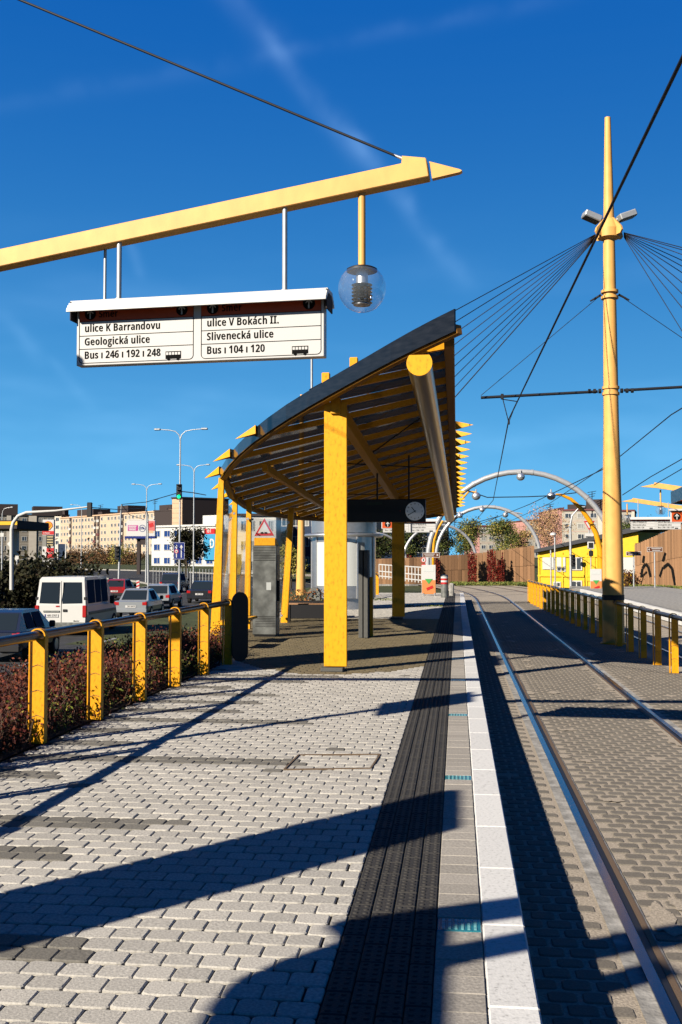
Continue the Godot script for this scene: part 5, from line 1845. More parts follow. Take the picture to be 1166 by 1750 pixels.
func street_things() -> void:
	street_lamp("tall double-armed street lamp standing behind the lane sign", 307, 970, 734, 78.0, [-45, 47])
	street_lamp("double-armed street lamp just left of the canopy's yellow fins", 331, 968, 795, 105.0, [-30, 27])
	street_lamp("double-armed street lamp beside the billboard", 250, 968, 828, 125.0, [-26, 26])
	street_lamp("single-armed street lamp in front of the long cream apartment block", 139, 968, 863, 165.0, [-20])
	street_lamp("small single street lamp at the left edge above the hedge", 3, 990, 868, 120.0, [19])
	# traffic light gantry bending over the road
	var d := 56.0
	var p := at(20, 1008, d)
	var t := thing("signal_gantry", "white bent gantry pole reaching over the road with a hanging traffic light", "traffic light", p)
	var pts := []
	for q in [[20, 1008], [20, 905], [23, 893], [31, 882], [45, 876], [95, 873], [152, 866]]:
		pts.append(at(q[0], q[1], d) - p)
	var b := MB.new()
	b.path(pts, [0.11, 0.10, 0.095, 0.09, 0.085, 0.06, 0.04], 12)
	part("bent_pole", b, mats["white"], t)
	signal_head(t, at(153, 871, d) - p + Vector3(0.05, 0.0, 0.1), 0.76, -1, PI)
	boxpart("back_board", Vector3(0.05, 0, 0.0) + at(16, 930, d) - p, Vector3(0.25, 0.25, 0.05), mats["white"], t, 0.02, Basis(Vector3.BACK, PI / 4))
	# green light on the tall lamp's pole and the lane sign below it
	var lp := at(308, 841, 76.5)
	var tl := thing("traffic_light", "black traffic light showing green, high on the tall double-armed lamp pole", "traffic light", lp)
	signal_head(tl, Vector3(0, 0, 0.25), 1.12, 2)
	boxpart("clamp", Vector3(0, 0.2, 0.05), Vector3(0.1, 0.06, 0.3), mats["black"], tl)
	var ls := at(306.5, 941.5, 76.0)
	var lt := thing("lane_sign", "blue lane sign with two white arrows and a small red ring on the lamp pole", "road sign", ls)
	boxpart("panel", Vector3.ZERO, Vector3(0.84, 1.26, 0.03), mats["sign blue"], lt, 0.01)
	var ed := MB.new()
	for s in [-1.0, 1.0]:
		ed.box(Vector3(s * 0.395, 0, 0.018), Vector3(0.02, 1.2, 0.006))
		ed.box(Vector3(0, s * 0.59, 0.018), Vector3(0.80, 0.02, 0.006))
	part("white_border", ed, mats["sign white"], lt)
	for s in [-1.0, 1.0]:
		var a := MB.new()
		a.slab(PackedVector2Array([Vector2(-0.035, -0.48), Vector2(0.035, -0.48), Vector2(0.035, 0.24), Vector2(0.12, 0.24), Vector2(0.0, 0.46), Vector2(-0.12, 0.24), Vector2(-0.035, 0.24)]), 0.008, Transform3D(Basis(), Vector3(s * 0.18 - 0.02, 0, 0.019)))
		part("arrow", a, mats["sign white"], lt)
	var rr := MB.new()
	rr.lathe(Vector3(-0.2, -0.03, 0.024), [Vector2(0.15, 0), Vector2(0.15, 0.008), Vector2(0.0, 0.008)], 24, Basis(Vector3.RIGHT, PI / 2))
	var ro := part("ring", rr, mats["red"], lt)
	var rw := MB.new()
	rw.lathe(Vector3(-0.2, -0.03, 0.033), [Vector2(0.105, 0), Vector2(0.105, 0.004), Vector2(0, 0.004)], 24, Basis(Vector3.RIGHT, PI / 2))
	part("ring_inside", rw, mats["sign white"], ro)
	boxpart("car_mark", Vector3(-0.2, -0.03, 0.04), Vector3(0.12, 0.06, 0.004), mats["ink"], ro)
	# signal posts with leaning catenary poles
	for q in [[203, 1008, 862, 945, 90.0, "slim traffic light post carrying span wires, left of the billboard's stem", 0.9], [254, 1000, 868, 0, 104.0, "slim wire post in front of the billboard's right half", 0.9]]:
		var pp := at(q[0], 955, q[4])
		pp.y = gh(pp.x, -pp.z)
		var st := thing("signal_post", q[5], "traffic light" if q[3] else "post", pp)
		var top := at(q[0] + 5 if q[3] else q[0] - 4, q[2], q[4]) - pp
		var m := MB.new()
		m.path([Vector3.ZERO, Vector3(top.x * 0.5, top.y - 1.5, 0), Vector3(top.x * 0.62, top.y - 0.7, 0), top], [0.10, 0.08, 0.07, 0.05], 10)
		part("pole", m, mats["galvanised"], st)
		if q[3]:
			signal_head(st, at(q[0] - 1, q[3], q[4]) - pp + Vector3(0, 0, 0.2), 1.15)
	var w := MB.new()
	w.path([at(208, 862, 90), at(250, 858, 84), at(302, 843, 76.4)], [0.03], 6)
	tag(part("span_wire", w, mats["wire"]), "span wire sagging from the signal post to the green traffic light", "wire")
	w = MB.new()
	w.path([at(312, 840, 76.5), at(330, 842, 60.0), at(352, 846, 45.0)], [0.04, 0.03, 0.02], 6)
	tag(part("span_wire", w, mats["wire"]), "thick span wire from the green traffic light towards the canopy fins", "wire")
	w = MB.new()
	w.path([at(152, 867, 56), at(205, 871, 70), at(250, 868, 100)], [0.025], 6)
	tag(part("span_wire", w, mats["wire"]), "span wire running on from the gantry's tip past the billboard", "wire")
	w = MB.new()
	w.path([at(208, 862, 90), at(222, 880, 95), at(246, 888, 104), at(252, 866, 104)], [0.025], 6)
	tag(part("span_wire", w, mats["wire"]), "drooping loop of wire hanging before the billboard", "wire")
	# lane beacon
	var bp := at(236, 1012, 92.0)
	bp.y = gh(-20, 92.0)
	var be := thing("lane_beacon", "small red and white lane beacon on the road beyond the hatchback", "beacon", bp)
	boxpart("blade", Vector3(0, 0.6, 0), Vector3(0.28, 1.0, 0.06), mats["sign white"], be, 0.02)
	for k in 3:
		var s := MB.new()
		s.slab(PackedVector2Array([Vector2(-0.14, 0.2 + k * 0.3), Vector2(0.14, 0.32 + k * 0.3), Vector2(0.14, 0.46 + k * 0.3), Vector2(-0.14, 0.34 + k * 0.3)]), 0.006, Transform3D(Basis(), Vector3(0, 0, 0.034)))
		part("red_stripe", s, mats["red"], be)
	boxpart("foot", Vector3(0, 0.05, 0), Vector3(0.5, 0.1, 0.4), mats["rubber"], be, 0.02)
	# white slatted barrier by the hedge
	var f0 := at(-14, 1000, 58.0)
	var f1 := at(95, 996, 66.0)
	f0.y = gh(f0.x, -f0.z); f1.y = gh(f1.x, -f1.z)
	var bar := thing("slatted_barrier", "white slatted barrier in front of the dark hedge at left", "barrier", f0)
	var dv := f1 - f0
	for k in 5:
		boxpart("post", dv * (k / 4.0) + Vector3(0, 0.55, 0), Vector3(0.12, 1.1, 0.12), mats["white"], bar, 0.01)
	for k in 3:
		var sl := MB.new()
		sl.bar(Vector3(0, 0.35 + k * 0.32, 0.09), dv + Vector3(0, 0.35 + k * 0.32, 0.09), 0.05, 0.2, 0.008)
		part("rail", sl, mats["white"] if k else mats["galvanised"], bar)
	# reflector posts and parking sign posts at the far left
	for q in [[3, 1000, 911, 60.0, "thin post with a small square plate at the left edge"], [29, 1002, 950, 62.0, "short bare post right of the gantry pole"]]:
		var pp := at(q[0], q[1], q[3])
		var po := thing("thin_post", q[4], "post", pp)
		var m := MB.new()
		var h := at(q[0], q[2], q[3]).y - pp.y
		m.tube(Vector3(0, -0.5, 0), Vector3(0, h, 0), 0.045)
		part("pole", m, mats["galvanised"], po)
		boxpart("plate", Vector3(0, h - 0.1, 0.05), Vector3(0.22, 0.22, 0.02), mats["white"], po)
	# mesh fence on the bank
	var mf := thing("mesh_fence", "open wire fence of thin grey posts on the grass behind the queue of cars", "fence", at(262, 985, 108.0))
	var prev := Vector3.ZERO
	for k in 20:
		var q := at(262 + k * 5.3, 985 + k * 0.4, 108.0 - k * 0.9) - mf.position
		q.y = gh(q.x + mf.position.x, -q.z - mf.position.z) - mf.position.y
		var m := MB.new()
		m.tube(q, q + Vector3.UP * 2.1, 0.028, -1, 6)
		part("post", m, mats["galvanised"], mf)
		if k:
			var wm := MB.new()
			for y in 5:
				wm.tube(prev + Vector3.UP * (0.3 + y * 0.42), q + Vector3.UP * (0.3 + y * 0.42), 0.014, -1, 4)
			part("fence_wire", wm, mats["wire"], mf)
		prev = q
	# warning triangle seen through the shelter
	var wp := at(452, 903, 47.0)
	var ws := thing("warning_sign", "red bordered warning triangle with a queue of cars, above the ticket machine", "road sign", wp)
	tri_sign(ws, 0.48, false)
	for k in 2:
		boxpart("car_mark", Vector3(-0.1 + k * 0.17, -0.2, 0.035), Vector3(0.13, 0.07, 0.004), mats["ink"], ws)
	var wpost := MB.new()
	wpost.tube(Vector3(0, -0.5, -0.06), Vector3(0, -2.6, -0.06), 0.04)
	part("post", wpost, mats["galvanised"], ws)
	var vs := at(452, 910, 46.0)


func tri_sign(parent: Node3D, r: float, down: bool) -> void:
	var s := -1.0 if down else 1.0
	var f := func(k: float) -> PackedVector2Array:
		return PackedVector2Array([Vector2(0, s * r * k), Vector2(-r * 0.98 * k, -s * r * 0.72 * k + s * r * 0.0), Vector2(r * 0.98 * k, -s * r * 0.72 * k)])
	var layers := [[1.0, "sign white", 0.0], [0.94, "red", 0.012], [0.62, "sign white", 0.022]]
	for l in layers:
		var b := MB.new()
		b.slab(f.call(l[0]), 0.014, Transform3D(Basis(), Vector3(0, 0, l[2])))
		part(["back_plate", "red_border", "white_field"][layers.find(l)], b, mats[l[1]], parent)


# ---------- buildings ----------
func block(called: String, label: String, a: Vector3, dir: Vector3, length: float, h: float, depth: float, floors: int, cols: int, wall: Material, side: Material, opts := {}) -> Node3D:
	# a is the facade's left bottom corner; dir runs along the facade; the facade looks along dir x up
	var t := thing(called, label, opts.get("category", "apartment block"), a)
	dir = dir.normalized()
	var nn := dir.cross(Vector3.UP)
	if nn.dot(EYE - a) < 0:
		nn = -nn
	var bas := Basis(dir, Vector3.UP, nn)
	t.basis = Basis(dir, Vector3.UP, dir.cross(Vector3.UP))
	var fz := 1.0 if dir.cross(Vector3.UP).dot(nn) > 0 else -1.0
	var base := -3.0
	boxpart("wall", Vector3(length / 2, (h + base) / 2, -fz * depth / 2), Vector3(length, h - base, depth), wall, t)
	for s in [0.0, 1.0]:
		boxpart("gable", Vector3(length * s + (s - 0.5) * 0.16, (h + base) / 2, -fz * depth / 2), Vector3(0.15, h - base - 0.02, depth - 0.06), side, t)
	boxpart("parapet", Vector3(length / 2, h + 0.18, -fz * depth / 2), Vector3(length + 0.5, 0.36, depth + 0.5), opts.get("roof", mats["dark cladding"]), t)
	for q in opts.get("huts", []):
		boxpart("roof_hut", Vector3(length * q[0], h + q[2] / 2 + 0.3, -fz * depth * 0.5), Vector3(q[1], q[2], depth * 0.5), mats["dark cladding"], t)
	var fh: float = h / floors
	var ww: float = length / cols * opts.get("ratio", 0.5)
	var wh: float = fh * 0.5
	# two shared window shapes
	var fm := MB.new()
	for s in [-1.0, 1.0]:
		fm.box(Vector3(s * (ww / 2 - 0.05), 0, 0), Vector3(0.1, wh, 0.1))
		fm.box(Vector3(0, s * (wh / 2 - 0.05), 0), Vector3(ww - 0.2, 0.1, 0.1))
	fm.box(Vector3(ww * 0.08, 0, 0), Vector3(0.08, wh - 0.2, 0.08))
	var frame := fm.mesh()
	var pm := MB.new()
	pm.box(Vector3(0, 0, -0.02 * fz), Vector3(ww - 0.12, wh - 0.12, 0.05))
	var pane := pm.mesh()
	var lm := MB.new()
	lm.box(Vector3.ZERO, Vector3(ww * 1.5, fh * 0.86, 0.12))
	var logg := lm.mesh()
	var pb := MB.new()
	pb.box(Vector3(0, -fh * 0.26, fz * 0.35), Vector3(ww * 1.55, fh * 0.36, 0.1))
	var para := pb.mesh()
	var stripe: Array = opts.get("loggias", [])
	var n := 0
	for r in range(opts.get("from", 0), floors):
		for c in cols:
			var x := (c + 0.5) * length / cols
			var y := (r + 0.52) * fh
			if stripe.has(c):
				var lo := put("loggia", logg, mats["dark cladding"], t, Transform3D(Basis(), Vector3(x, y, fz * 0.02)))
				put("balcony_front", para, [mats["cream white"], mats["maroon"], mats["grey render"], mats["window frame"]][(r * 3 + c) % 4], lo)
				continue
			if opts.has("skip") and rng.randf() < opts["skip"]:
				continue
			var w := put("window", frame, mats["window frame"], t, Transform3D(Basis(), Vector3(x, y, fz * 0.03)))
			put("pane", pane, mats["window pale"] if rng.randf() < 0.22 else mats["window pane"], w)
	# joints between the storeys
	if opts.get("joints", true):
		for r in range(1, floors):
			boxpart("joint", Vector3(length / 2, r * fh + 0.02, fz * 0.002), Vector3(length - 0.2, 0.05, 0.03), side, t)
	for q in opts.get("bands", []):
		boxpart("pilaster", Vector3(length * q[0], h / 2, fz * 0.1), Vector3(q[1], h - 0.05, 0.25), opts.get("band_mat", mats["cream white"]), t)
	return t


func base_of(p: Vector3) -> Vector3:
	return Vector3(p.x, gh(p.x, -p.z) - 0.3, p.z)


func buildings() -> void:
	# the long cream block on the left and its stair tower
	var a := base_of(at(103, 930, 352.0))
	var e := base_of(at(304, 930, 292.0))
	a.y = minf(a.y, e.y)
	var top := at(300, 872, 292.0).y - a.y
	block("cream_apartment_block", "long five-storey cream panel block in sunlight behind the billboard", a, e - Vector3(0, e.y - a.y, 0) - a, a.distance_to(e), top, 12.0, 6, 34, mats["cream"], mats["peach"], {"loggias": [3, 11, 12, 19, 28], "huts": [[0.16, 12.0, 2.4], [0.50, 7.0, 2.6], [0.84, 7.0, 1.8], [0.3, 3, 1.2]], "ratio": 0.5, "roof": mats["peach"], "skip": 0.03})
	var ta := base_of(at(294, 930, 286.0))
	var te := base_of(at(311, 930, 281.0))
	block("stair_tower", "taller peach stair tower with horizontal bands at the cream block's right end", ta, te - ta, ta.distance_to(te), at(300, 852, 286.0).y - ta.y, 14.0, 12, 1, mats["peach"], mats["dark cladding"], {"from": 12, "roof": mats["dark cladding"], "category": "tower"})
	var da := base_of(at(311, 930, 288.0))
	var de := base_of(at(349, 930, 296.0))
	block("dark_apartment_block", "dark block end coloured as shaded to the right of the peach stair tower", da, de - da, da.distance_to(de), at(330, 873, 290.0).y - da.y, 10.0, 5, 5, mats["dark cladding"], mats["dark cladding"], {"ratio": 0.4})  # near-black wall colour stands for the shade on this end
	# the grey block at the far left, its shade put into the wall colour
	var ga := base_of(at(-40, 930, 252.0))
	var ge := base_of(at(92, 930, 258.0))
	ga.y = minf(ga.y, ge.y)
	block("grey_apartment_block", "grey panel block coloured as shaded at the left edge above the petrol canopy", ga, ge - Vector3(0, ge.y - ga.y, 0) - ga, ga.distance_to(ge), at(50, 881, 255.0).y - ga.y, 12.0, 5, 9, mats["shade render"], mats["cream white"], {"bands": [[0.72, 1.8], [0.41, 1.0]], "huts": [[0.28, 9.0, 2.6], [0.93, 7.0, 2.2]], "ratio": 0.6})
	var gb := base_of(at(92, 930, 356.0))
	var gc := base_of(at(104, 930, 353.0))
	block("white_gable_block", "narrow white end of a block right of the petrol price pylon", gb, gc - gb, gb.distance_to(gc), at(100, 881, 354.0).y - gb.y, 3.0, 5, 1, mats["cream white"], mats["cream"], {"ratio": 0.45, "huts": [[0.65, 5.0, 2.0]]})
	# the white shop building with blue glazing
	var sa := base_of(at(260, 940, 196.0))
	var se := base_of(at(368, 940, 186.0))
	sa.y = minf(sa.y, se.y)
	var sh := block("shop_building", "white framed shop building with blue glazing behind the dark conifer", sa, se - Vector3(0, se.y - sa.y, 0) - sa, sa.distance_to(se), at(300, 900, 190.0).y - sa.y, 14.0, 3, 6, mats["white"], mats["white"], {"ratio": 0.62, "roof": mats["white"], "category": "shop building"})
	for o in sh.get_children():
		if String(o.name).begins_with("window"):
			for q in o.get_children():
				q.material_override = mats["shop blue"]
	var sl: float = sa.distance_to(se)
	boxpart("roof_box", Vector3(sl * 0.9, at(355, 893, 190.0).y - sa.y, -5.0), Vector3(7.0, 2.6, 6.0), mats["white"], sh)
	boxpart("sign_panel", Vector3(sl * 0.93, at(358, 909, 190.0).y - sa.y, 0.25), Vector3(2.6, 1.0, 0.12), mats["red"], sh)
	lettering(sh, "101", 0.6, Vector3(sl * 0.93 - 0.75, at(358, 909, 190.0).y - sa.y - 0.42, 0.32), mats["sign white"], true, HORIZONTAL_ALIGNMENT_LEFT, Basis(), "sign_lettering", 0.03)
	boxpart("blue_banner", Vector3(sl * 0.95, at(358, 935, 188.0).y - sa.y, 0.35), Vector3(3.4, 4.6, 0.1), mats["cyan"], sh)
	lettering(sh, "D", 1.6, Vector3(sl * 0.935, at(358, 942, 188.0).y - sa.y, 0.42), mats["sign white"], true, HORIZONTAL_ALIGNMENT_LEFT, Basis(), "sign_lettering", 0.03)
	# dark glass offices behind the shelter
	var oa := base_of(at(480, 940, 165.0))
	var oe := base_of(at(600, 940, 160.0))
	block("blue_glass_building", "dark blue glazed building seen through the shelter beside the warning triangle", oa, oe - oa, oa.distance_to(oe), at(520, 872, 160.0).y - oa.y, 12.0, 3, 7, mats["far blue"], mats["far blue"], {"ratio": 0.8, "roof": mats["white"], "category": "office building"})
	var wa := base_of(at(606, 940, 190.0))
	var wb := base_of(at(766, 940, 190.0))
	block("dark_office_building", "dark glass office building with pale roof behind the bus sign and the clock", wa, wb - wa, wa.distance_to(wb), at(700, 893, 190.0).y - wa.y, 14.0, 4, 9, mats["far blue"], mats["far blue"], {"ratio": 0.86, "roof": mats["grey render"], "category": "office building"})
	var pa := base_of(at(392, 935, 150.0))
	var pb := base_of(at(470, 935, 150.0))
	block("pale_shop", "pale low building with rows of windows behind the shelter glass", pa, pb - pa, pa.distance_to(pb), at(430, 882, 150.0).y - pa.y, 12.0, 3, 5, mats["white"], mats["white"], {"ratio": 0.5, "category": "shop building"})
	# the pink and grey panel blocks on the right
	var opts := {"roof": mats["maroon"], "ratio": 0.6}
	var r1 := base_of(at(820, 935, 265.0))
	var r2 := base_of(at(872, 935, 265.0))
	block("grey_pink_block", "small grey block with pink gable behind the second arch", r1, r2 - r1, r1.distance_to(r2), at(840, 900, 265.0).y - r1.y, 11.0, 4, 4, mats["grey render"], mats["pink render"], opts)
	pink_side(r1, at(795, 935, 290.0), at(806, 903, 268.0).y, "pink end wall of the small grey block, above the plank fence")
	var r3 := base_of(at(899, 935, 300.0))
	var r4 := base_of(at(925, 935, 300.0))
	block("grey_pink_block", "middle grey block half hidden by the bare autumn tree", r3, r4 - r3, r3.distance_to(r4), at(912, 890, 300.0).y - r3.y, 11.0, 4, 2, mats["grey render"], mats["pink render"], opts)
	pink_side(r3, at(866, 935, 316.0), at(880, 894, 303.0).y, "pink end wall of the middle block, left of the autumn tree")
	var r5 := base_of(at(961, 935, 225.0))
	var r6 := base_of(at(1026, 935, 221.0))
	var r5b := r5
	block("grey_pink_block", "big grey block with maroon top band left of the tall mast", r5, r6 - r5, r5.distance_to(r6), at(990, 872, 222.0).y - r5.y, 11.0, 5, 3, mats["grey render"], mats["pink render"], {"roof": mats["maroon"], "ratio": 0.52, "huts": [[0.2, 2.5, 1.2], [0.85, 5.0, 2.2]]})
	pink_side(r5, at(924, 935, 250.0), at(940, 877, 235.0).y, "pink end wall of the big grey block, behind the autumn tree")
	var r7 := base_of(at(1026, 935, 216.0))
	var r8 := base_of(at(1084, 935, 214.0))
	block("grey_pink_block", "grey block with white pilasters behind the tall mast", r7, r8 - r7, r7.distance_to(r8), at(1050, 874, 215.0).y - r7.y, 11.0, 5, 4, mats["grey render"], mats["maroon"], {"roof": mats["maroon"], "ratio": 0.5, "bands": [[0.03, 1.2], [0.98, 0.6]]})
	# aerials on the big block's roof
	for q in [[940, 875, 862, 226.0], [1012, 872, 840, 222.0], [777, 900, 890, 300.0], [504, 872, 862, 300.0], [265, 880, 854, 300.0], [172, 885, 863, 340.0]]:
		var m := MB.new()
		var p0 := at(q[0], q[1] + 6, q[3])
		var p1 := at(q[0], q[2], q[3])
		m.tube(Vector3.ZERO, p1 - p0, 0.09, -1, 6)
		for k in 3:
			m.tube(Vector3(-0.9 + k * 0.15, (p1 - p0).y - 0.2 - k * 0.5, 0), Vector3(0.9 - k * 0.15, (p1 - p0).y + 0.1 - k * 0.5, 0), 0.06, -1, 5)
		var where := ["big grey block left of the mast", "the mast's left neighbour block", "roof above the far arch", "roof beyond the shelter", "cream block near the billboard", "cream block's left half"]
		var o := part("roof_aerial", m, mats["wire"])
		o.position = p0
		tag(o, "thin roof aerial on the " + where[[940, 1012, 777, 504, 265, 172].find(q[0])], "aerial", "roof aerials")


func pink_side(corner: Vector3, far: Vector3, top: float, label: String) -> void:
	var f := Vector3(far.x, corner.y, far.z)
	var d := f - corner
	var t := thing("pink_gable", label, "gable wall", corner)
	var bas := Basis(d.normalized(), Vector3.UP, d.normalized().cross(Vector3.UP))
	var b := MB.new()
	b.box(d / 2 + Vector3(0, (top - corner.y) / 2, 0), Vector3(d.length(), top - corner.y + 1.0, 0.6), 0, bas)
	part("wall", b, mats["pink render"], t)
	var nf := 5
	var jb := MB.new()
	var h := top - corner.y
	var out := bas.z if bas.z.dot(EYE - corner) > 0 else -bas.z
	for k in nf:
		jb.box(d / 2 + Vector3(0, h * (k + 0.5) / nf, 0) + out * 0.31, Vector3(d.length() - 0.2, 0.08, 0.03), 0, bas)
	for k in 3:
		jb.box(d * ((k + 1) / 4.0) + Vector3(0, h / 2, 0) + out * 0.305, Vector3(0.08, h, 0.03), 0, bas)
	part("panel_joints", jb, mats["maroon"], t)
	var cp := MB.new()
	cp.box(d / 2 + Vector3(0, h + 0.6, 0), Vector3(d.length() + 0.3, 0.35, 0.9), 0, bas)
	part("coping", cp, mats["maroon"], t)


# ---------- trees and shrubs ----------
func tree(called: String, label: String, p: Vector3, h: float, r: float, cols: Array, n: int, leaf_s: float, trunk_mat := "bark", shape := 1.0, group := "") -> void:
	var t := thing(called, label, "tree", p, 0.0, group)
	var tr := MB.new()
	tr.path([Vector3(0, -0.4, 0), Vector3(0.05 * r, h * 0.3, 0), Vector3(-0.03 * r, h * 0.62, 0.02 * r), Vector3(0.02, h * 0.93, 0)], [h * 0.022, h * 0.018, h * 0.01, h * 0.003], 9)
	var tips := []
	for k in 14:
		var y := h * rng.randf_range(0.28, 0.85)
		var a := rng.randf() * TAU
		var reach := r * rng.randf_range(0.45, 0.95) * sqrt(maxf(0.1, 1.0 - pow((y / h - 0.5) / 0.55, 2.0) * shape))
		var e := Vector3(cos(a) * reach, y + reach * rng.randf_range(0.25, 0.7), sin(a) * reach)
		tr.path([Vector3(0, y, 0), Vector3(cos(a) * reach * 0.5, y + reach * 0.2, sin(a) * reach * 0.5), e], [h * 0.008, h * 0.005, h * 0.002], 5)
		tips.append(e)
		tips.append(Vector3(0, y, 0).lerp(e, 0.6))
	part("trunk", tr, mats[trunk_mat], t)
	for k in 8:
		tips.append(Vector3(rng.randf_range(-0.4, 0.4) * r, h * rng.randf_range(0.5, 0.97), rng.randf_range(-0.4, 0.4) * r))
	var cr := MB.new()
	cr.tinted = true
	for k in n:
		var c: Vector3 = tips[rng.randi() % tips.size()]
		var s := r * 0.36
		var o := Vector3(rng.randfn(0, 0.5), rng.randfn(0, 0.5), rng.randfn(0, 0.5)) * s
		leaf(cr, c + o, leaf_s * rng.randf_range(0.7, 1.4), cols[(tips.find(c) + rng.randi() % 2) % cols.size()])
	part("crown", cr, vmat("leaves", 0.8, 0.4), t)


func bush(called: String, label: String, p: Vector3, size: Vector3, cols: Array, n: int, s: float, group := "", category := "bush") -> void:
	var t := thing(called, label, category, p, 0.0, group)
	var st := MB.new()
	for k in 10:
		var a := rng.randf() * TAU
		st.path([Vector3(cos(a), 0, sin(a)) * size.x * 0.1 - Vector3.UP * 0.3, Vector3(cos(a) * size.x * 0.35, size.y * 0.7, sin(a) * size.z * 0.35)], [0.04, 0.01], 5)
	part("stem", st, mats["bark"], t)
	var b := MB.new()
	b.tinted = true
	var cl := []
	for k in 26:
		cl.append(Vector3(rng.randf_range(-0.5, 0.5) * size.x, size.y * rng.randf_range(0.1, 0.85), rng.randf_range(-0.5, 0.5) * size.z))
	for k in n:
		var c: Vector3 = cl[k % cl.size()]
		var q := c + Vector3(rng.randfn(0, 0.12) * size.x * 0.8, rng.randfn(0, 0.16) * size.y, rng.randfn(0, 0.2) * size.z)
		q.y = absf(q.y)
		leaf(b, q, s * rng.randf_range(0.7, 1.4), cols[(k % 26 + rng.randi() % 2) % cols.size()])
	part("foliage", b, vmat("leaves", 0.8, 0.4), t)


func planting() -> void:
	# the shrub bed behind the railing: one tangled mass of small red and green leaves
	var bed := MB.new()
	for j in 24:
		for q in [[-3.66, -5.9], [-5.9, -9.6]]:
			var z0 := -4.0 + j * 1.0
			var y := func(x: float) -> float: return 0.0 if x > -4.0 else (-0.12 if x > -6.0 else -1.34)
			b_quad(bed, Vector3(q[0], y.call(q[0]), -z0), Vector3(q[1], y.call(q[1]), -z0), Vector3(q[1], y.call(q[1]), -z0 - 1.0), Vector3(q[0], y.call(q[0]), -z0 - 1.0))
	struct("planting_bed", bed, mats["soil"])
	var twig := []
	for v in 4:
		var b := MB.new()
		b.tinted = true
		b.col = Color(0.05, 0.03, 0.02)
		b.path([Vector3.ZERO, Vector3(0.03, 0.14, 0.02), Vector3(-0.01, 0.30, -0.01)], [0.005, 0.004, 0.002], 4, false)
		for k in 22:
			var y := rng.randf_range(0.02, 0.32)
			leaf(b, Vector3(rng.randf_range(-0.09, 0.09), y, rng.randf_range(-0.09, 0.09)), 0.021, [Color(0.050, 0.010, 0.008), Color(0.030, 0.009, 0.008), Color(0.085, 0.022, 0.010)][rng.randi() % 3] if v < 3 else [Color(0.08, 0.09, 0.016), Color(0.14, 0.11, 0.02), Color(0.035, 0.045, 0.012)][rng.randi() % 3])
		twig.append(b.mesh())
	var fn := FastNoiseLite.new()
	fn.seed = 3
	fn.frequency = 0.5
	var lists := [[], [], [], []]
	for k in 10000:
		var z := rng.randf_range(3.0, 17.5)
		var x := -3.70 - pow(rng.randf(), 0.9) * 2.3
		var hgt := 0.23 + 0.25 * fn.get_noise_2d(x * 2.0, z * 1.5) + 0.14 * smoothstep(-3.7, -4.5, x)
		if x > -3.9 and rng.randf() < 0.6:
			hgt *= 0.4
		var y := rng.randf() * hgt - 0.42 * smoothstep(-4.0, -6.0, x)
		var green := fn.get_noise_2d(x * 1.2 + 40.0, z * 1.2) > (0.22 if z < 7.5 or z > 14.5 else 0.36) or (x > -3.95 and rng.randf() < 0.14)
		var sc := rng.randf_range(0.6, 1.15)
		var bs := Basis.from_euler(Vector3(rng.randf_range(-0.7, 0.7), rng.randf() * TAU, rng.randf_range(-0.7, 0.7))).scaled(Vector3(sc, sc, sc))
		lists[3 if green else rng.randi() % 3].append(Transform3D(bs, Vector3(x, y - 0.05, -z)))
	var names := ["red_shrub_cover", "red_shrub_cover", "red_shrub_cover", "green_shrub_cover"]
	var labels := ["low dark red shrubs massed behind the platform railing", "low dark red shrubs massed behind the platform railing", "low dark red shrubs massed behind the platform railing", "yellow green sprigs among the red shrubs behind the railing"]
	for v in 4:
		var mm := MultiMesh.new()
		mm.transform_format = MultiMesh.TRANSFORM_3D
		mm.mesh = twig[v]
		mm.instance_count = lists[v].size()
		for i in lists[v].size():
			mm.set_instance_transform(i, lists[v][i])
		var o := MultiMeshInstance3D.new()
		o.multimesh = mm
		o.material_override = vmat("leaves", 0.8, 0.4)
		o.name = numbered(names[v])
		o.set_meta("kind", "stuff")
		tag(o, labels[v], "shrubs", "shrub bed behind the railing")
		add_child(o)
	var green := [Color(0.035, 0.05, 0.012), Color(0.055, 0.065, 0.015), Color(0.022, 0.032, 0.01)]
	var dark := [Color(0.007, 0.008, 0.003), Color(0.011, 0.010, 0.004), Color(0.017, 0.015, 0.005), Color(0.006, 0.008, 0.003)]
	var rust := [Color(0.10, 0.05, 0.02), Color(0.07, 0.035, 0.018), Color(0.05, 0.035, 0.015)]
	var autumn := [Color(0.26, 0.15, 0.08), Color(0.20, 0.11, 0.06), Color(0.15, 0.09, 0.05), Color(0.28, 0.19, 0.09)]
	var yg := [Color(0.12, 0.11, 0.02), Color(0.08, 0.085, 0.018), Color(0.16, 0.13, 0.03)]
	# hedge mound at the left
	for q in [[18, 985, 62.0, 7.0, 3.0], [62, 985, 66.0, 6.5, 3.2], [84, 988, 72.0, 3.6, 2.5], [-25, 985, 60.0, 6.0, 2.8], [110, 990, 80.0, 3.2, 1.2]]:
		var p := at(q[0], 955, q[2])
		p.y = gh(p.x, -p.z)
		bush("hedge_bush", ["dark evergreen bush behind the gantry pole", "dark bush below the petrol price pylon", "dark bush sloping down right of the pylon", "dark bush at the left edge behind the barrier", "low dark bush at the bend of the road"][[18, 62, 84, -25, 110].find(q[0])], p, Vector3(q[3], q[4], 3.0), dark, 5200, 0.13, "dark bushes at the left of the road")
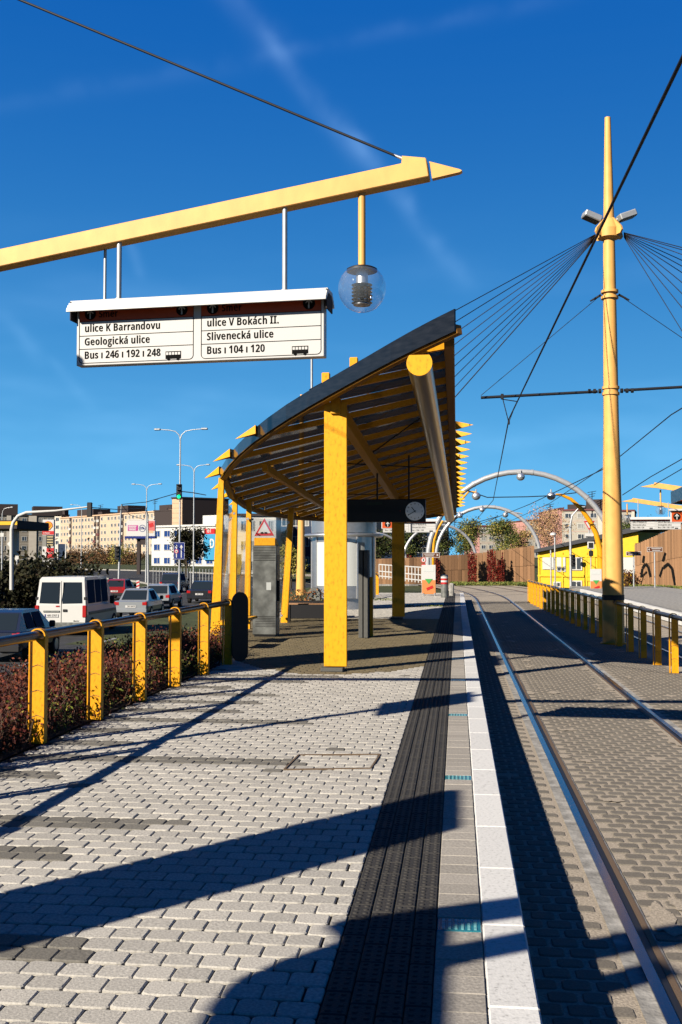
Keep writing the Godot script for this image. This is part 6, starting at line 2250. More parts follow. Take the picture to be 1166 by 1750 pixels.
	for k in 7:
		var p := at(122 + k * 17, 955, 232.0 - k * 3)
		p.y = gh(p.x, -p.z)
		var lb := ["rusty bush right of the dark notice board", "rusty bush below the cream block's first loggias", "bare brown bush in the middle of the bank", "rusty bush near the slim signal post", "brown bush left of the billboard stem", "greenish bush under the billboard", "brown bush right of the billboard stem"]
		bush("bank_bush", lb[k], p, Vector3(4.6, 2.6 + 0.8 * (k % 3), 2.4), rust if k != 5 else yg, 1100, 0.17, "autumn bushes below the cream block")
	tree("conifer", "dark conifer in front of the white shop building", base_of(at(318, 960, 140.0)), at(318, 901, 140.0).y + 0.5, 2.6, dark, 6000, 0.16, "bark", 0.7)
	tree("autumn_tree", "bare autumn tree with pinkish leaves and pale trunk before the pink block", base_of(at(938, 955, 150.0)), 9.0, 3.4, autumn, 5200, 0.10, "white bark")
	tree("green_tree", "green tree left of the pink gable above the plank fence", base_of(at(797, 955, 190.0)), 8.2, 3.4, green + yg, 5200, 0.16)
	tree("green_tree", "yellowing tree in front of the small grey block", base_of(at(858, 955, 170.0)), 8.0, 2.8, yg + green, 4600, 0.14)
	tree("green_tree", "low yellowing tree between the pink gables", base_of(at(890, 955, 180.0)), 6.6, 2.4, yg + autumn, 3800, 0.13)
	tree("green_tree", "dark green tree right of the white arch leg", base_of(at(755, 955, 125.0)), 5.4, 1.6, green + dark, 3600, 0.11)
	tree("green_tree", "dark tree behind the rear yellow column", base_of(at(650, 955, 130.0)), 5.5, 2.6, dark + green, 4200, 0.13)
	tree("green_tree", "dark green tree beside the advertising drum, left of the rear column", base_of(at(700, 955, 150.0)), 6.0, 3.2, dark + green, 4200, 0.14)
	tree("small_tree", "small yellow-green tree behind the glass of the shelter", base_of(at(497, 955, 105.0)), 4.6, 1.6, yg, 2200, 0.11)
	tree("green_tree", "green tree behind the right-hand hanging globe lamps", base_of(at(1074, 955, 120.0)), 6.6, 1.5, green, 2600, 0.12)
	tree("green_tree", "small tree top above the right-hand roof and bus sign", base_of(at(1108, 955, 130.0)), 7.2, 1.4, green, 2000, 0.12)
	# right-hand verge
	for q in [[1128, 1003, 68.0, 3.4, 1.3], [1092, 1004, 69.0, 2.2, 1.1], [1152, 1003, 67.5, 2.2, 1.4], [1010, 992, 76.0, 2.5, 0.7], [946, 996, 78.0, 2.4, 1.0]]:
		var p := gp(q[0], q[1], TRACK)
		bush("verge_bush", ["dark red bush below the graffiti on the right fence", "small brown bush at the fence's left end", "dark red bush in the fence's right corner", "weeds along the yellow hut's foot", "dark bush between the plank fence and the yellow hut"][[1128, 1092, 1152, 1010, 946].find(q[0])], p, Vector3(q[3], q[4], 1.2), rust + [Color(0.05, 0.012, 0.012)] if q[0] > 1050 else dark + green, 1500, 0.07, "bushes on the right verge")
	var gr := MB.new()
	gr.tinted = true
	for k in 9000:
		var p := gp(rng.randf_range(1075, 1230), rng.randf_range(1005, 1014), TRACK) + Vector3(0, rng.randf_range(0, 0.25), 0)
		leaf(gr, p, 0.07, [Color(0.07, 0.09, 0.02), Color(0.05, 0.07, 0.015), Color(0.12, 0.11, 0.03)][rng.randi() % 3])
	for k in 9000:
		var p := gp(rng.randf_range(770, 925), rng.randf_range(996.5, 1001), TRACK) + Vector3(0, rng.randf_range(0, 0.2), 0)
		leaf(gr, p, 0.07, [Color(0.07, 0.09, 0.02), Color(0.05, 0.07, 0.015), Color(0.12, 0.11, 0.03)][rng.randi() % 3])
	for k in 5000:
		var p := gp(rng.randf_range(-40, 165), rng.randf_range(1001, 1012), ROAD + 0.1) + Vector3(0, rng.randf_range(0, 0.2), 0)
		p.y = gh(p.x, -p.z) + rng.randf_range(0, 0.3)
		leaf(gr, p, 0.09, [Color(0.05, 0.08, 0.015), Color(0.04, 0.06, 0.015)][rng.randi() % 2])
	for q in [[735, 1036, 60, 3], [640, 1025, 50, 4]]:
		for k in 260:
			var p := gp(q[0] + rng.randf_range(-q[2], q[2]), q[1] + rng.randf_range(-q[3], q[3]) * 0.5)
			if p.x < -0.5:
				leaf(gr, p + Vector3.UP * 0.02, 0.035, Color(0.07, 0.08, 0.02))
	var go := part("grass", gr, vmat("leaves", 0.8, 0.4))
	go.set_meta("kind", "stuff")
	tag(go, "tufts of short green grass along fences and verges", "grass")


func b_quad(b: MB, p: Vector3, q: Vector3, r: Vector3, s: Vector3) -> void:
	b.quad(p, q, r, s, Vector3.UP)


# ---------- fences, hut, notices on the right ----------
func plank_fence(called: String, label: String, pts: Array, heights: Array, w: float, seams := 2, red := []) -> void:
	var t := thing(called, label, "fence", pts[0])
	var idx := 0
	for s in pts.size() - 1:
		var a: Vector3 = pts[s]
		var b: Vector3 = pts[s + 1]
		var L := Vector2(a.x - b.x, a.z - b.z).length()
		var n := maxi(1, int(L / w))
		var d := (b - a)
		d.y = 0
		d = d.normalized()
		var out := d.cross(Vector3.UP)
		if out.dot(EYE - a) < 0:
			out = -out
		var bas := Basis(d, Vector3.UP, d.cross(Vector3.UP))
		for k in n:
			var f := (k + 0.5) / n
			var h: float = lerpf(heights[s], heights[s + 1], f)
			var p: Vector3 = a.lerp(b, f) - pts[0]
			for r in seams:
				var h0 := h * r * 0.5
				var pb := MB.new()
				pb.box(p + Vector3(0, h0 + h * 0.5 / 1.0 * (0.5 if seams == 2 else 1.0), 0) + out * rng.randf_range(0, 0.035), Vector3(L / n - 0.016, h / seams - 0.02, 0.05), 0.006, bas)
				part("plank", pb, mats["plank %d" % (rng.randi() % 5)], t)
			idx += 1
		var bk := MB.new()
		bk.box((a + b) / 2 - pts[0] + Vector3(0, (heights[s] + heights[s + 1]) / 4 - 0.06, 0) - out * 0.06, Vector3(L, (heights[s] + heights[s + 1]) / 2 - 0.3, 0.05), 0, bas)
		part("backing", bk, mats["dark cladding"], t)
		var ft := MB.new()
		ft.box((a + b) / 2 - pts[0] + out * 0.04 + Vector3(0, -0.02, 0), Vector3(L, 0.3, 0.12), 0.01, bas)
		part("footing", ft, mats["concrete"], t)


func poster_stand(label: String, p: Vector3) -> void:
	var t := thing("poster_stand", label, "poster", p, 0.0, "orange poster stands")
	boxpart("board", Vector3(0, 0.75, 0), Vector3(0.62, 1.3, 0.05), mats["sign white"], t, 0.01)
	boxpart("orange_ground", Vector3(0, 0.42, 0.028), Vector3(0.6, 0.62, 0.01), mats["poster orange"], t)
	var g := MB.new()
	g.slab(PackedVector2Array([Vector2(-0.17, 0.78), Vector2(0.17, 0.78), Vector2(0.0, 0.55)]), 0.012, Transform3D(Basis(), Vector3(0, 0, 0.04)))
	part("green_triangle", g, mats["poster green"], t)
	boxpart("red_mark", Vector3(0.05, 0.38, 0.036), Vector3(0.3, 0.12, 0.01), mats["red"], t, 0, Basis(Vector3.BACK, 0.4))
	boxpart("text_block", Vector3(0, 1.2, 0.028), Vector3(0.46, 0.2, 0.008), mats["poster"], t)
	for s in [-1.0, 1.0]:
		boxpart("leg", Vector3(s * 0.25, 0.08, 0), Vector3(0.04, 0.16, 0.3), mats["galvanised"], t)


func brown_sign(label: String, px: float, py: float, w: float, h: float, d: float, arrow_right: bool, foot: float) -> void:
	var p := at(px, py, d)
	var t := thing("brown_sign", label, "road sign", p, 0.0, "brown direction signs")
	var W := w * d / 1800.0
	var H := h * d / 1800.0
	boxpart("panel", Vector3.ZERO, Vector3(W, H, 0.03), mats["sign white"], t)
	boxpart("brown_field", Vector3(0, 0, 0.017), Vector3(W * 0.95, H * 0.84, 0.006), mats["brown"], t)
	for k in 2:
		boxpart("white_line", Vector3(W * (-0.1 if arrow_right else 0.1), H * (0.18 - 0.36 * k), 0.022), Vector3(W * (0.62 - 0.1 * k), H * 0.12, 0.004), mats["sign white"], t)
	var a := MB.new()
	var s := 1.0 if arrow_right else -1.0
	a.slab(PackedVector2Array([Vector2(s * W * 0.43, 0), Vector2(s * W * 0.33, H * 0.24), Vector2(s * W * 0.33, -H * 0.24)]), 0.004, Transform3D(Basis(), Vector3(0, 0, 0.022)))
	part("arrow", a, mats["sign white"], t)
	var m := MB.new()
	m.tube(Vector3(0, -foot, -0.05), Vector3(0, H * 0.4, -0.05), 0.04)
	part("post", m, mats["galvanised"], t)


func right_side() -> void:
	# plank fence on the outside of the curve, hung with red creeper
	var f := []
	var hs := []
	for q in [[560, 999.5, 948], [640, 999, 955], [700, 999, 953], [760, 998.5, 949], [800, 998.2, 947], [850, 998.2, 941], [914, 998.4, 932]]:
		var g := gp(q[0], q[1], TRACK)
		g.y = TRACK - 0.1
		f.append(g)
		hs.append(at(q[0], q[2], (cb.inverse() * (g - EYE)).z * -1.0).y - g.y)
	plank_fence("plank_fence", "long brown plank fence along the outside of the track's curve", f, hs, 0.27)
	var red := [Color(0.10, 0.010, 0.007), Color(0.07, 0.007, 0.006), Color(0.13, 0.014, 0.008), Color(0.05, 0.010, 0.006)]
	for q in [[833, 862, 0.95, "red creeper covering the plank fence between the arch legs"], [800, 815, 1.0, "narrow strip of red creeper beside the third arch's leg"], [694, 752, 0.92, "red creeper on the fence left of the bollard"], [560, 640, 0.9, "red creeper on the fence behind the rear yellow column"]]:
		var b := MB.new()
		b.tinted = true
		var g0 := gp(q[0], 998.6, TRACK)
		var g1 := gp(q[1], 998.6, TRACK)
		var hh := 2.5 if q[0] < 820 else 2.85
		var wide := g0.distance_to(g1)
		for k in int(1700 * wide):
			var fx := rng.randf()
			var p := g0.lerp(g1, fx)
			var strand := 0.75 + 0.25 * sin(fx * wide * 5.2 + sin(fx * 37.0))
			p.y = TRACK + pow(rng.randf(), 0.8) * hh * q[2] * strand
			leaf(b, p + Vector3(0, 0, 0.14 + rng.randf() * 0.14), 0.075, red[(int(fx * wide * 3.0) + rng.randi() % 2) % 4])
		tag(part("creeper", b, vmat("leaves", 0.8, 0.4)), q[3], "creeper", "red creepers on the fence")
	# right-hand fence with dark graffiti
	f = []
	hs = []
	for q in [[1086, 1004, 931], [1126, 1005.5, 914], [1170, 1008, 895], [1240, 1012, 872]]:
		var g := gp(q[0], q[1], TRACK)
		g.y = TRACK
		f.append(g)
		hs.append(at(q[0], q[2], (cb.inverse() * (g - EYE)).z * -1.0).y - g.y)
	plank_fence("tall_plank_fence", "tall brown plank fence with black graffiti at the right edge", f, hs, 0.21)
	var gt := thing("graffiti", "black spray-painted loops on the tall fence at the right", "graffiti")
	for s in [[[1096, 987], [1098, 972], [1103, 964], [1108, 968], [1112, 986]], [[1128, 986], [1134, 970], [1142, 964], [1149, 972], [1154, 1000]], [[1099, 962], [1101, 950]], [[1133, 960], [1138, 945]]]:
		var gb := MB.new()
		for k in s.size() - 1:
			var ends := []
			for m in 2:
				var q: Array = s[k + m]
				for seg in 3:
					var a: Vector3 = f[seg]
					var b: Vector3 = f[seg + 1]
					var nn := (b - a).cross(Vector3.UP).normalized()
					if nn.dot(EYE - a) < 0:
						nn = -nn
					var r := ray(q[0], q[1])
					var hit := EYE + r * ((a + nn * 0.068 - EYE).dot(nn) / r.dot(nn))
					var tt := Vector2(hit.x - a.x, hit.z - a.z).dot(Vector2(b.x - a.x, b.z - a.z)) / Vector2(b.x - a.x, b.z - a.z).length_squared()
					if (tt >= 0.0 or seg == 0) and (tt <= 1.0 or seg == 2):
						ends.append(hit)
						break
			gb.bar(ends[0], ends[1], 0.01, 0.24, 0, Vector3.UP if absf((ends[1] - ends[0]).normalized().y) < 0.7 else (f[1] - f[0]).normalized())
		part("stroke", gb, mats["ink"], gt)
	# yellow site hut of stacked cabins
	var h0 := gp(920, 1001, TRACK)
	var hd := -(cb.inverse() * (h0 - EYE)).z
	var h1 := gp(1092, 1004, TRACK)
	h1 = h0 + (h1 - h0)
	var dirv := (h1 - h0)
	dirv.y = 0
	var L := dirv.length()
	dirv = dirv.normalized()
	var hut := thing("yellow_hut", "yellow two-storey site cabins under a long grey roof behind the railing", "hut", Vector3(h0.x, TRACK - 0.2, h0.z), -atan2(dirv.z, dirv.x))
	var H := at(917, 940, hd).y - TRACK
	var H2 := at(1090, 904, -(cb.inverse() * (h1 - EYE)).z).y - TRACK
	var wb := MB.new()
	wb.slab(PackedVector2Array([Vector2(0, 0), Vector2(L, 0), Vector2(L, H2), Vector2(0, H)]), 4.0, Transform3D(Basis(), Vector3(0, 0, -2.0)))
	part("wall", wb, mats["hut yellow"], hut)
	var rb := MB.new()
	var k3 := (H2 - H) / L
	rb.slab(PackedVector2Array([Vector2(-0.1, H + 0.02 - 0.1 * k3), Vector2(L + 5.0, H2 + 0.02 + 5.0 * k3), Vector2(L + 5.0, H2 + 0.42 + 5.0 * k3), Vector2(-0.1, H + 0.24)]), 4.6, Transform3D(Basis(), Vector3(0, 0, -1.9)))
	part("roof", rb, mats["hut roof"], hut)
	for k in 5:
		boxpart("frame_post", Vector3(0.1 + k * (L - 0.2) / 4, H / 2, 0.03), Vector3(0.14, H, 0.10), mats["hut yellow"], hut, 0.01)
	boxpart("sill_beam", Vector3(L / 2, H * 0.36, 0.04), Vector3(L, 0.14, 0.10), mats["hut yellow"], hut, 0.01)
	boxpart("top_beam", Vector3(L / 2, H - 0.25, 0.04), Vector3(L, 0.16, 0.10), mats["hut yellow"], hut, 0.01)
	for q in [[0.11, 0.72, 0.9, 0.95, 0], [0.245, 0.72, 0.7, 0.95, 0], [0.40, 0.70, 0.9, 0.95, 1], [0.40, 0.14, 0.85, 0.5, 1], [0.245, 0.55, 0.7, 0.4, 1], [0.82, 0.68, 0.9, 1.1, 0], [0.93, 0.66, 0.8, 1.1, 0], [0.2, 0.12, 0.6, 0.4, 1]]:
		var w := boxpart("window", Vector3(L * q[0], H * q[1], 0.035), Vector3(q[2], q[3], 0.08), mats["window frame"], hut, 0.01)
		if q[4]:
			for s in [-1.0, 1.0]:
				boxpart("pane", Vector3(L * q[0] + s * q[2] * 0.22, H * q[1], 0.08), Vector3(q[2] * 0.34, q[3] - 0.16, 0.01), mats["window pane"], w)
	boxpart("door", Vector3(L * 0.535, H * 0.56, 0.03), Vector3(0.8, 1.75, 0.05), mats["hut yellow"], hut, 0.01)
	boxpart("meter_box", Vector3(L * 0.63, H * 0.74, 0.08), Vector3(0.24, 0.34, 0.14), mats["window frame"], hut, 0.01)
	# signs and posts by the hut
	poster_stand("poster stand with green triangle in front of the yellow hut", gp(1019, 1016, TRACK))
	poster_stand("poster stand with green triangle at the white arch leg near the bollard", gp(733, 1019.5, -0.05))
	brown_sign("brown direction sign pointing right, in front of the fence's left end", 1083, 946, 25, 7, 62.0, true, 2.2)
	brown_sign("brown direction sign pointing left, in front of the tall fence's planks", 1119, 939, 25.5, 8, 60.0, false, 2.4)
	brown_sign("brown direction sign pointing right, beside the white arch leg", 737, 948.5, 29, 8.5, 56.0, true, 2.3)
	var ns := thing("no_entry_sign", "small red and white prohibition sign on the second arch's right leg", "road sign", at(928, 953, 82.0))
	sign_disc(ns, 0.17)
	boxpart("red_plate", Vector3(0.02, -0.34, 0), Vector3(0.3, 0.24, 0.02), mats["red"], ns)
	var nsp := MB.new()
	nsp.tube(Vector3(0, -2.1, -0.04), Vector3(0, 0.15, -0.04), 0.03)
	part("post", nsp, mats["galvanised"], ns)
	var ns2 := thing("no_entry_sign", "small red and white prohibition sign left of the white arch leg", "road sign", at(724, 957, 57.0))
	sign_disc(ns2, 0.15)
	boxpart("red_plate", Vector3(0.0, -0.3, 0), Vector3(0.22, 0.2, 0.02), mats["red"], ns2)
	# signal posts in front of the hut
	for q in [[976, 870, 1010, 66.0, "tall bent lamp post with a dark traffic light before the yellow hut", true], [949, 912, 1000, 72.0, "small hooded lamp post in front of the autumn tree", false], [942, 940, 1002, 71.0, "bare short post left of the hooded lamp post", false]]:
		var p := at(q[0], q[2], q[3])
		p.y = TRACK
		var t := thing("hut_post", q[4], "post" if not q[5] else "traffic light", p)
		var h := at(q[0], q[1], q[3]).y - p.y
		var m := MB.new()
		if q[5]:
			m.path([Vector3.ZERO, Vector3(0, h - 1.0, 0), Vector3(0.12, h - 0.4, 0), Vector3(0.55, h + 0.1, 0)], [0.09, 0.07, 0.055, 0.04], 10)
			signal_head(t, at(978, 958, q[3]) - p + Vector3(0.05, 0, 0.15), 0.75)
			boxpart("lamp_head", Vector3(0.72, h + 0.14, 0), Vector3(0.45, 0.1, 0.2), mats["galvanised"], t, 0.03)
		else:
			m.tube(Vector3.ZERO, Vector3(0, h, 0), 0.05)
			if q[0] == 949:
				var hm := MB.new()
				hm.lathe(Vector3(-0.1, h, 0), [Vector2(0.22, -0.1), Vector2(0.2, 0.04), Vector2(0.0, 0.1)], 14)
				part("hood", hm, mats["white"], t)
		part("pole", m, mats["galvanised"], t)
	var tp := at(1010, 1010, 60.0)
	tp.y = TRACK
	var ts := thing("tram_signal", "white framed tram signal on a thin post right of the yellow hut's door", "traffic light", tp)
	var sh := at(1010, 932, 60.0) - tp
	var sm := MB.new()
	sm.tube(Vector3.ZERO, sh, 0.035)
	part("pole", sm, mats["galvanised"], ts)
	boxpart("white_frame", sh, Vector3(0.38, 0.42, 0.08), mats["sign white"], ts, 0.02)
	boxpart("black_field", sh + Vector3(0, 0, 0.04), Vector3(0.26, 0.30, 0.03), mats["black"], ts, 0.01)
	boxpart("lower_lamp", sh + Vector3(0, -0.46, 0.03), Vector3(0.24, 0.32, 0.2), mats["black"], ts, 0.04)
	var gy := at(1007, 897, 75.0)
	var gs := thing("give_way_sign", "red bordered give-way triangle pointing down beside the curved yellow post", "road sign", gy)
	tri_sign(gs, 0.42, true)
	boxpart("plate", Vector3(0, -0.85, 0), Vector3(0.62, 0.5, 0.03), mats["sign white"], gs)
	boxpart("plate_line", Vector3(0, -0.85, 0.018), Vector3(0.5, 0.07, 0.006), mats["ink"], gs)
	var gm := MB.new()
	gm.tube(Vector3(0, -4.0, -0.06), Vector3(0, 0.3, -0.06), 0.045)
	part("post", gm, mats["galvanised"], gs)
	# bollard at the platform's end
	var bp := gp(760, 1021)
	var bo := thing("bollard", "dark steel bollard with two red and white bands at the platform's end", "bollard", bp)
	var bm := MB.new()
	bm.lathe(Vector3.ZERO, [Vector2(0.15, 0), Vector2(0.15, 0.9), Vector2(0.12, 0.95), Vector2(0, 0.96)], 20)
	part("post", bm, mats["machine grey"], bo)
	for k in 4:
		var rb2 := MB.new()
		rb2.lathe(Vector3(0, 0.56 + k * 0.08, 0), [Vector2(0.154, 0), Vector2(0.154, 0.078)], 20)
		part("band", rb2, mats["red"] if k % 2 == 0 else mats["sign white"], bo)
	var cn := MB.new()
	cn.box(gp(772, 1018) + Vector3(0, 0.25, 0), Vector3(0.22, 0.6, 0.4), 0.05)
	tag(part("concrete_block", cn, mats["concrete"]), "low concrete block beside the banded bollard", "concrete block")
	# white railing by the ramp behind the rear column
	var wr := thing("white_railing", "white ramp railing behind the rear yellow column", "railing", at(648, 975, 66.0))
	var prev := Vector3.ZERO
	for k in 16:
		var q := at(648 + k * 5.6, 976 + k * 0.5, 66.0 - k * 0.6) - wr.position
		var m := MB.new()
		m.box(q, Vector3(0.05, 0.9, 0.05), 0)
		part("baluster", m, mats["white"], wr)
		if k:
			var rr := MB.new()
			for y in [-0.3, 0.0, 0.42]:
				rr.bar(prev + Vector3.UP * y, q + Vector3.UP * y, 0.05, 0.06)
			part("rail", rr, mats["white"], wr)
		prev = q
	# hanging signs and arms farther off
	var fs := direction_sign("bus_direction_sign", "far white bus sign hanging behind the clock, above the rear column", at(700, 910, 43.0), 0.0, ["ulice K Barrandovu", "Geologická ulice", "Bus ı 246 ı 192 ı 248"], ["ulice V Bokách II.", "Slivenecká ulice", "Bus ı 104 ı 120"], [[-0.6, 1.6, 0.0, true], [0.6, 1.7, 0.0, true]], "bus signs seen farther off")
	for q in [[1163, 833, 878, 41.0, 1129, "nearer clear globe lamp on the yellow arm at the right edge"], [1125, 858, 868, 50.0, 1072, "farther clear globe lamp on the yellow arm just right of the mast"]]:
		var near_: bool = q[3] < 45.0
		var tip := at(1095 if near_ else 1062, 832 if near_ else 857, q[3])
		var rt := at(1262 if near_ else 1262, 853 if near_ else 885, q[3] - 1.0)
		var d := rt - tip
		var L2 := Vector2(d.x, d.z).length()
		var t := thing("sign_arm", "pale yellow cantilever arm %s, pointing left over the far track" % ("at the right edge" if near_ else "just right of the tall mast"), "sign arm", tip, -atan2(d.z, d.x))
		var b := MB.new()
		var sl := atan2(d.y, L2)
		b.slab(PackedVector2Array([Vector2(0, 0.0), Vector2(0.5, 0.10), Vector2(0.52, 0.16), Vector2(0.7, 0.13), Vector2(L2, d.y + 0.15), Vector2(L2, d.y - 0.05), Vector2(0.55, -0.05)]), 0.14)
		part("beam", b, mats["pale yellow"], t)
		var mb := MB.new()
		mb.tube(Vector3(L2, -6.0, 0), Vector3(L2, d.y + 1.5, 0), 0.14)
		part("mast", mb, mats["pale yellow"], t)
		var lt := at(q[4], 837 if near_ else 861, q[3])
		var lb := at(q[4], 872 if near_ else 886, q[3])
		globe_lamp(q[5], lt, lt.y - lb.y - 0.17, 0.195, "globe lamps on yellow arms")
	direction_sign("bus_direction_sign", "far white bus sign under the yellow arm right of the mast", at(1121, 905, 46.5), 0.0, ["ulice V Bokách II.", "Slivenecká ulice", "Bus ı 104 ı 120"], ["ulice K Barrandovu", "Geologická ulice", "Bus ı 246 ı 192 ı 248"], [[-0.75, 1.3, 0.0, true], [0.55, 1.2, 0.0, true]], "bus signs seen farther off")
	var ds := thing("orange_sign", "orange sign with a white arrow in a black disc at the right edge", "bus sign", at(1158, 883, 38.0))
	boxpart("sign_box", Vector3(0.35, 0, 0), Vector3(1.2, 0.44, 0.1), mats["sign white"], ds, 0.01)
	boxpart("orange_face", Vector3(0.35, 0, 0.052), Vector3(1.12, 0.37, 0.006), mats["orange"], ds)
	arrow_disc(ds, Vector3(-0.03, 0, 0.056), 0.13)
	boxpart("cap", Vector3(0.35, 0.24, 0), Vector3(1.3, 0.07, 0.3), mats["sign white"], ds, 0.01)
	boxpart("hanger", Vector3(0.6, 0.7, 0), Vector3(0.03, 0.9, 0.03), mats["galvanised"], ds)
	var os := thing("orange_sign", "small orange sign with black disc left of the rear column under the clock", "bus sign", at(663, 896, 42.0))
	boxpart("sign_box", Vector3.ZERO, Vector3(0.5, 0.36, 0.1), mats["sign white"], os, 0.01)
	boxpart("orange_face", Vector3(0, 0, 0.052), Vector3(0.44, 0.30, 0.006), mats["orange"], os)
	arrow_disc(os, Vector3(0, 0, 0.056), 0.12)
	boxpart("hanger", Vector3(0, 0.5, 0), Vector3(0.03, 0.7, 0.03), mats["galvanised"], os)
	# the opposite canopy: only its blue-grey corner reaches into the frame
	var oc := thing("opposite_canopy", "blue-grey corner of the opposite platform's canopy at the right edge", "canopy", Vector3(7.0, 0, -24.0))
	var pc := at(1148, 858, 36.0) - oc.position
	var rf := MB.new()
	var a0 := pc
	var b0 := at(1240, 822, 30.0) - oc.position
	var c0 := Vector3(4.5, b0.y + 0.2, -2.0)
	var e0 := Vector3(3.6, pc.y - 0.2, -14.0)
	for pr in [[a0, b0], [b0, c0], [c0, e0], [e0, a0]]:
		rf.bar(pr[0] + Vector3.UP * 0.15, pr[1] + Vector3.UP * 0.15, 0.05, 0.42, 0.004)
	part("fascia_plate", rf, mats["blue fascia"], oc)
	var rp := MB.new()
	rp.quad(a0, b0, c0, e0, Vector3.UP)
	part("roof_pane", rp, mats["smoked"], oc)
	for q: Vector3 in [Vector3(2.2, 0, -6.0), Vector3(2.6, 0, -10.0)]:
		boxpart("column", q + Vector3(0, 1.7, 0), Vector3(0.33, 3.4, 0.12), mats["yellow"], oc, 0.008)


func sign_disc(parent: Node3D, r: float) -> void:
	var a := MB.new()
	a.lathe(Vector3.ZERO, [Vector2(r, 0), Vector2(r, 0.02), Vector2(0, 0.02)], 24, Basis(Vector3.RIGHT, PI / 2))
	part("red_ring", a, mats["red"], parent)
	var b := MB.new()
	b.lathe(Vector3(0, 0, 0.021), [Vector2(r * 0.72, 0), Vector2(r * 0.72, 0.004), Vector2(0, 0.004)], 24, Basis(Vector3.RIGHT, PI / 2))
	part("white_field", b, mats["sign white"], parent)
	boxpart("figure_mark", Vector3(0, 0, 0.028), Vector3(r * 0.3, r * 0.8, 0.004), mats["ink"], parent)


# ---------- petrol station and billboard ----------
func left_side() -> void:
	var p := base_of(at(83, 960, 128.0))
	var t := thing("price_pylon", "tall white petrol price pylon with a yellow scallop shell above the hedge", "pylon", p)
	var sc := 128.0 / 1800.0
	var top := at(83, 888, 128.0).y - p.y
	var W := 20.5 * sc
	boxpart("panel", Vector3(0, top / 2, 0), Vector3(W, top, 0.4), mats["sign white"], t, 0.03)
	var yy := func(py: float) -> float: return at(83, py, 128.0).y - p.y
	boxpart("red_band", Vector3(0, yy.call(910.5), 0.21), Vector3(W, 6.0 * sc, 0.04), mats["red"], t)
	lettering(t, "V-Power", 0.18, Vector3(-W * 0.42, yy.call(913.0), 0.235), mats["sign white"], true, HORIZONTAL_ALIGNMENT_LEFT, Basis(), "lettering", 0.02)
	boxpart("price_field", Vector3(W * 0.18, yy.call(924), 0.21), Vector3(W * 0.62, 19.0 * sc, 0.04), mats["slot"], t)
	for k in 4:
		boxpart("price_line", Vector3(W * 0.18, yy.call(917.5 + k * 4.6), 0.235), Vector3(W * 0.5, 0.14, 0.02), mats["price"], t)
	boxpart("blue_field", Vector3(-W * 0.32, yy.call(924), 0.21), Vector3(W * 0.34, 19.0 * sc, 0.04), mats["window pale"], t)
	boxpart("red_foot", Vector3(W * 0.2, yy.call(945), 0.22), Vector3(W * 0.62, 17.0 * sc, 0.06), mats["red"], t)
	lettering(t, "ČESKÁ", 0.22, Vector3(-W * 0.08, yy.call(948), 0.255), mats["sign white"], true, HORIZONTAL_ALIGNMENT_LEFT, Basis(), "lettering", 0.02)
	# the shell: red rim, yellow fan, red ribs
	var cy: float = yy.call(898.5)
	for q in [[1.0, "red", 0.0], [0.88, "shell yellow", 0.02]]:
		var b := MB.new()
		var poly := PackedVector2Array()
		var R: float = 8.2 * sc * q[0]
		for k in 25:
			var a := lerpf(-0.18, PI + 0.18, k / 24.0)
			var rr := R * (0.97 + 0.03 * absf(cos(3.5 * (a - PI / 2) * 2.0)))
			poly.append(Vector2(cos(a) * rr, sin(a) * rr * 0.95))
		poly.append(Vector2(-R * 0.55, -R * 0.62))
		poly.append(Vector2(-R * 0.42, -R * 0.86))
		poly.append(Vector2(R * 0.42, -R * 0.86))
		poly.append(Vector2(R * 0.55, -R * 0.62))
		b.slab(poly, 0.03, Transform3D(Basis(), Vector3(0, cy, 0.22 + q[2])))
		part("shell_rim" if q[0] == 1.0 else "shell_fan", b, mats[q[1]], t)
	var rb := MB.new()
	for k in 7:
		var a := lerpf(0.35, PI - 0.35, k / 6.0)
		rb.bar(Vector3(cos(a) * 0.12, cy - 0.3, 0.258), Vector3(cos(a) * 7.0 * sc, cy + sin(a) * 6.4 * sc, 0.258), 0.045, 0.02, 0, Vector3.BACK)
	part("shell_ribs", rb, mats["red"], t)
	# dark notice board behind the pylon
	var np := base_of(at(106, 965, 150.0))
	var n := thing("notice_board", "dark blue back of a large notice board on two pale posts right of the pylon", "notice board", np)
	boxpart("board", Vector3(0, at(106, 943, 150).y - np.y, 0), Vector3(15.5 * 150 / 1800.0, 27.0 * 150 / 1800.0, 0.12), mats["far blue"], n, 0.02)
	for s in [-1.0, 1.0]:
		boxpart("post", Vector3(s * 0.58, 2.2, 0.12), Vector3(0.12, 5.0, 0.1), mats["white"], n)
	var sb := thing("small_info_box", "small yellow and white box at the foot of the notice board", "sign", base_of(at(103, 962, 140.0)))
	boxpart("box", Vector3(0, 0.9, 0), Vector3(0.9, 0.9, 0.3), mats["price"], sb, 0.02)
	boxpart("band", Vector3(0, 1.1, 0.16), Vector3(0.8, 0.2, 0.02), mats["sign white"], sb)
	boxpart("foot", Vector3(0, 0.3, 0), Vector3(0.6, 0.8, 0.2), mats["dark cladding"], sb)
	# forecourt canopy edge
	var fc := thing("forecourt_canopy", "dark edge of a petrol station canopy at the left border of the frame", "canopy", at(-20, 897, 90.0))
	boxpart("roof_slab", Vector3(-3.0, 0.0, -3.0), Vector3(11.6, 0.75, 7.0), mats["dark cladding"], fc, 0.03)
	boxpart("yellow_strip", Vector3(-3.0, 0.12, 0.52), Vector3(11.62, 0.3, 0.04), mats["shell yellow"], fc)
	for s in [-5.0, 1.2]:
		boxpart("support", Vector3(s, -2.9, -3.0), Vector3(0.4, 5.2, 0.4), mats["white"], fc)
	# billboard
	var bd := 150.0
	var k2 := bd / 1800.0
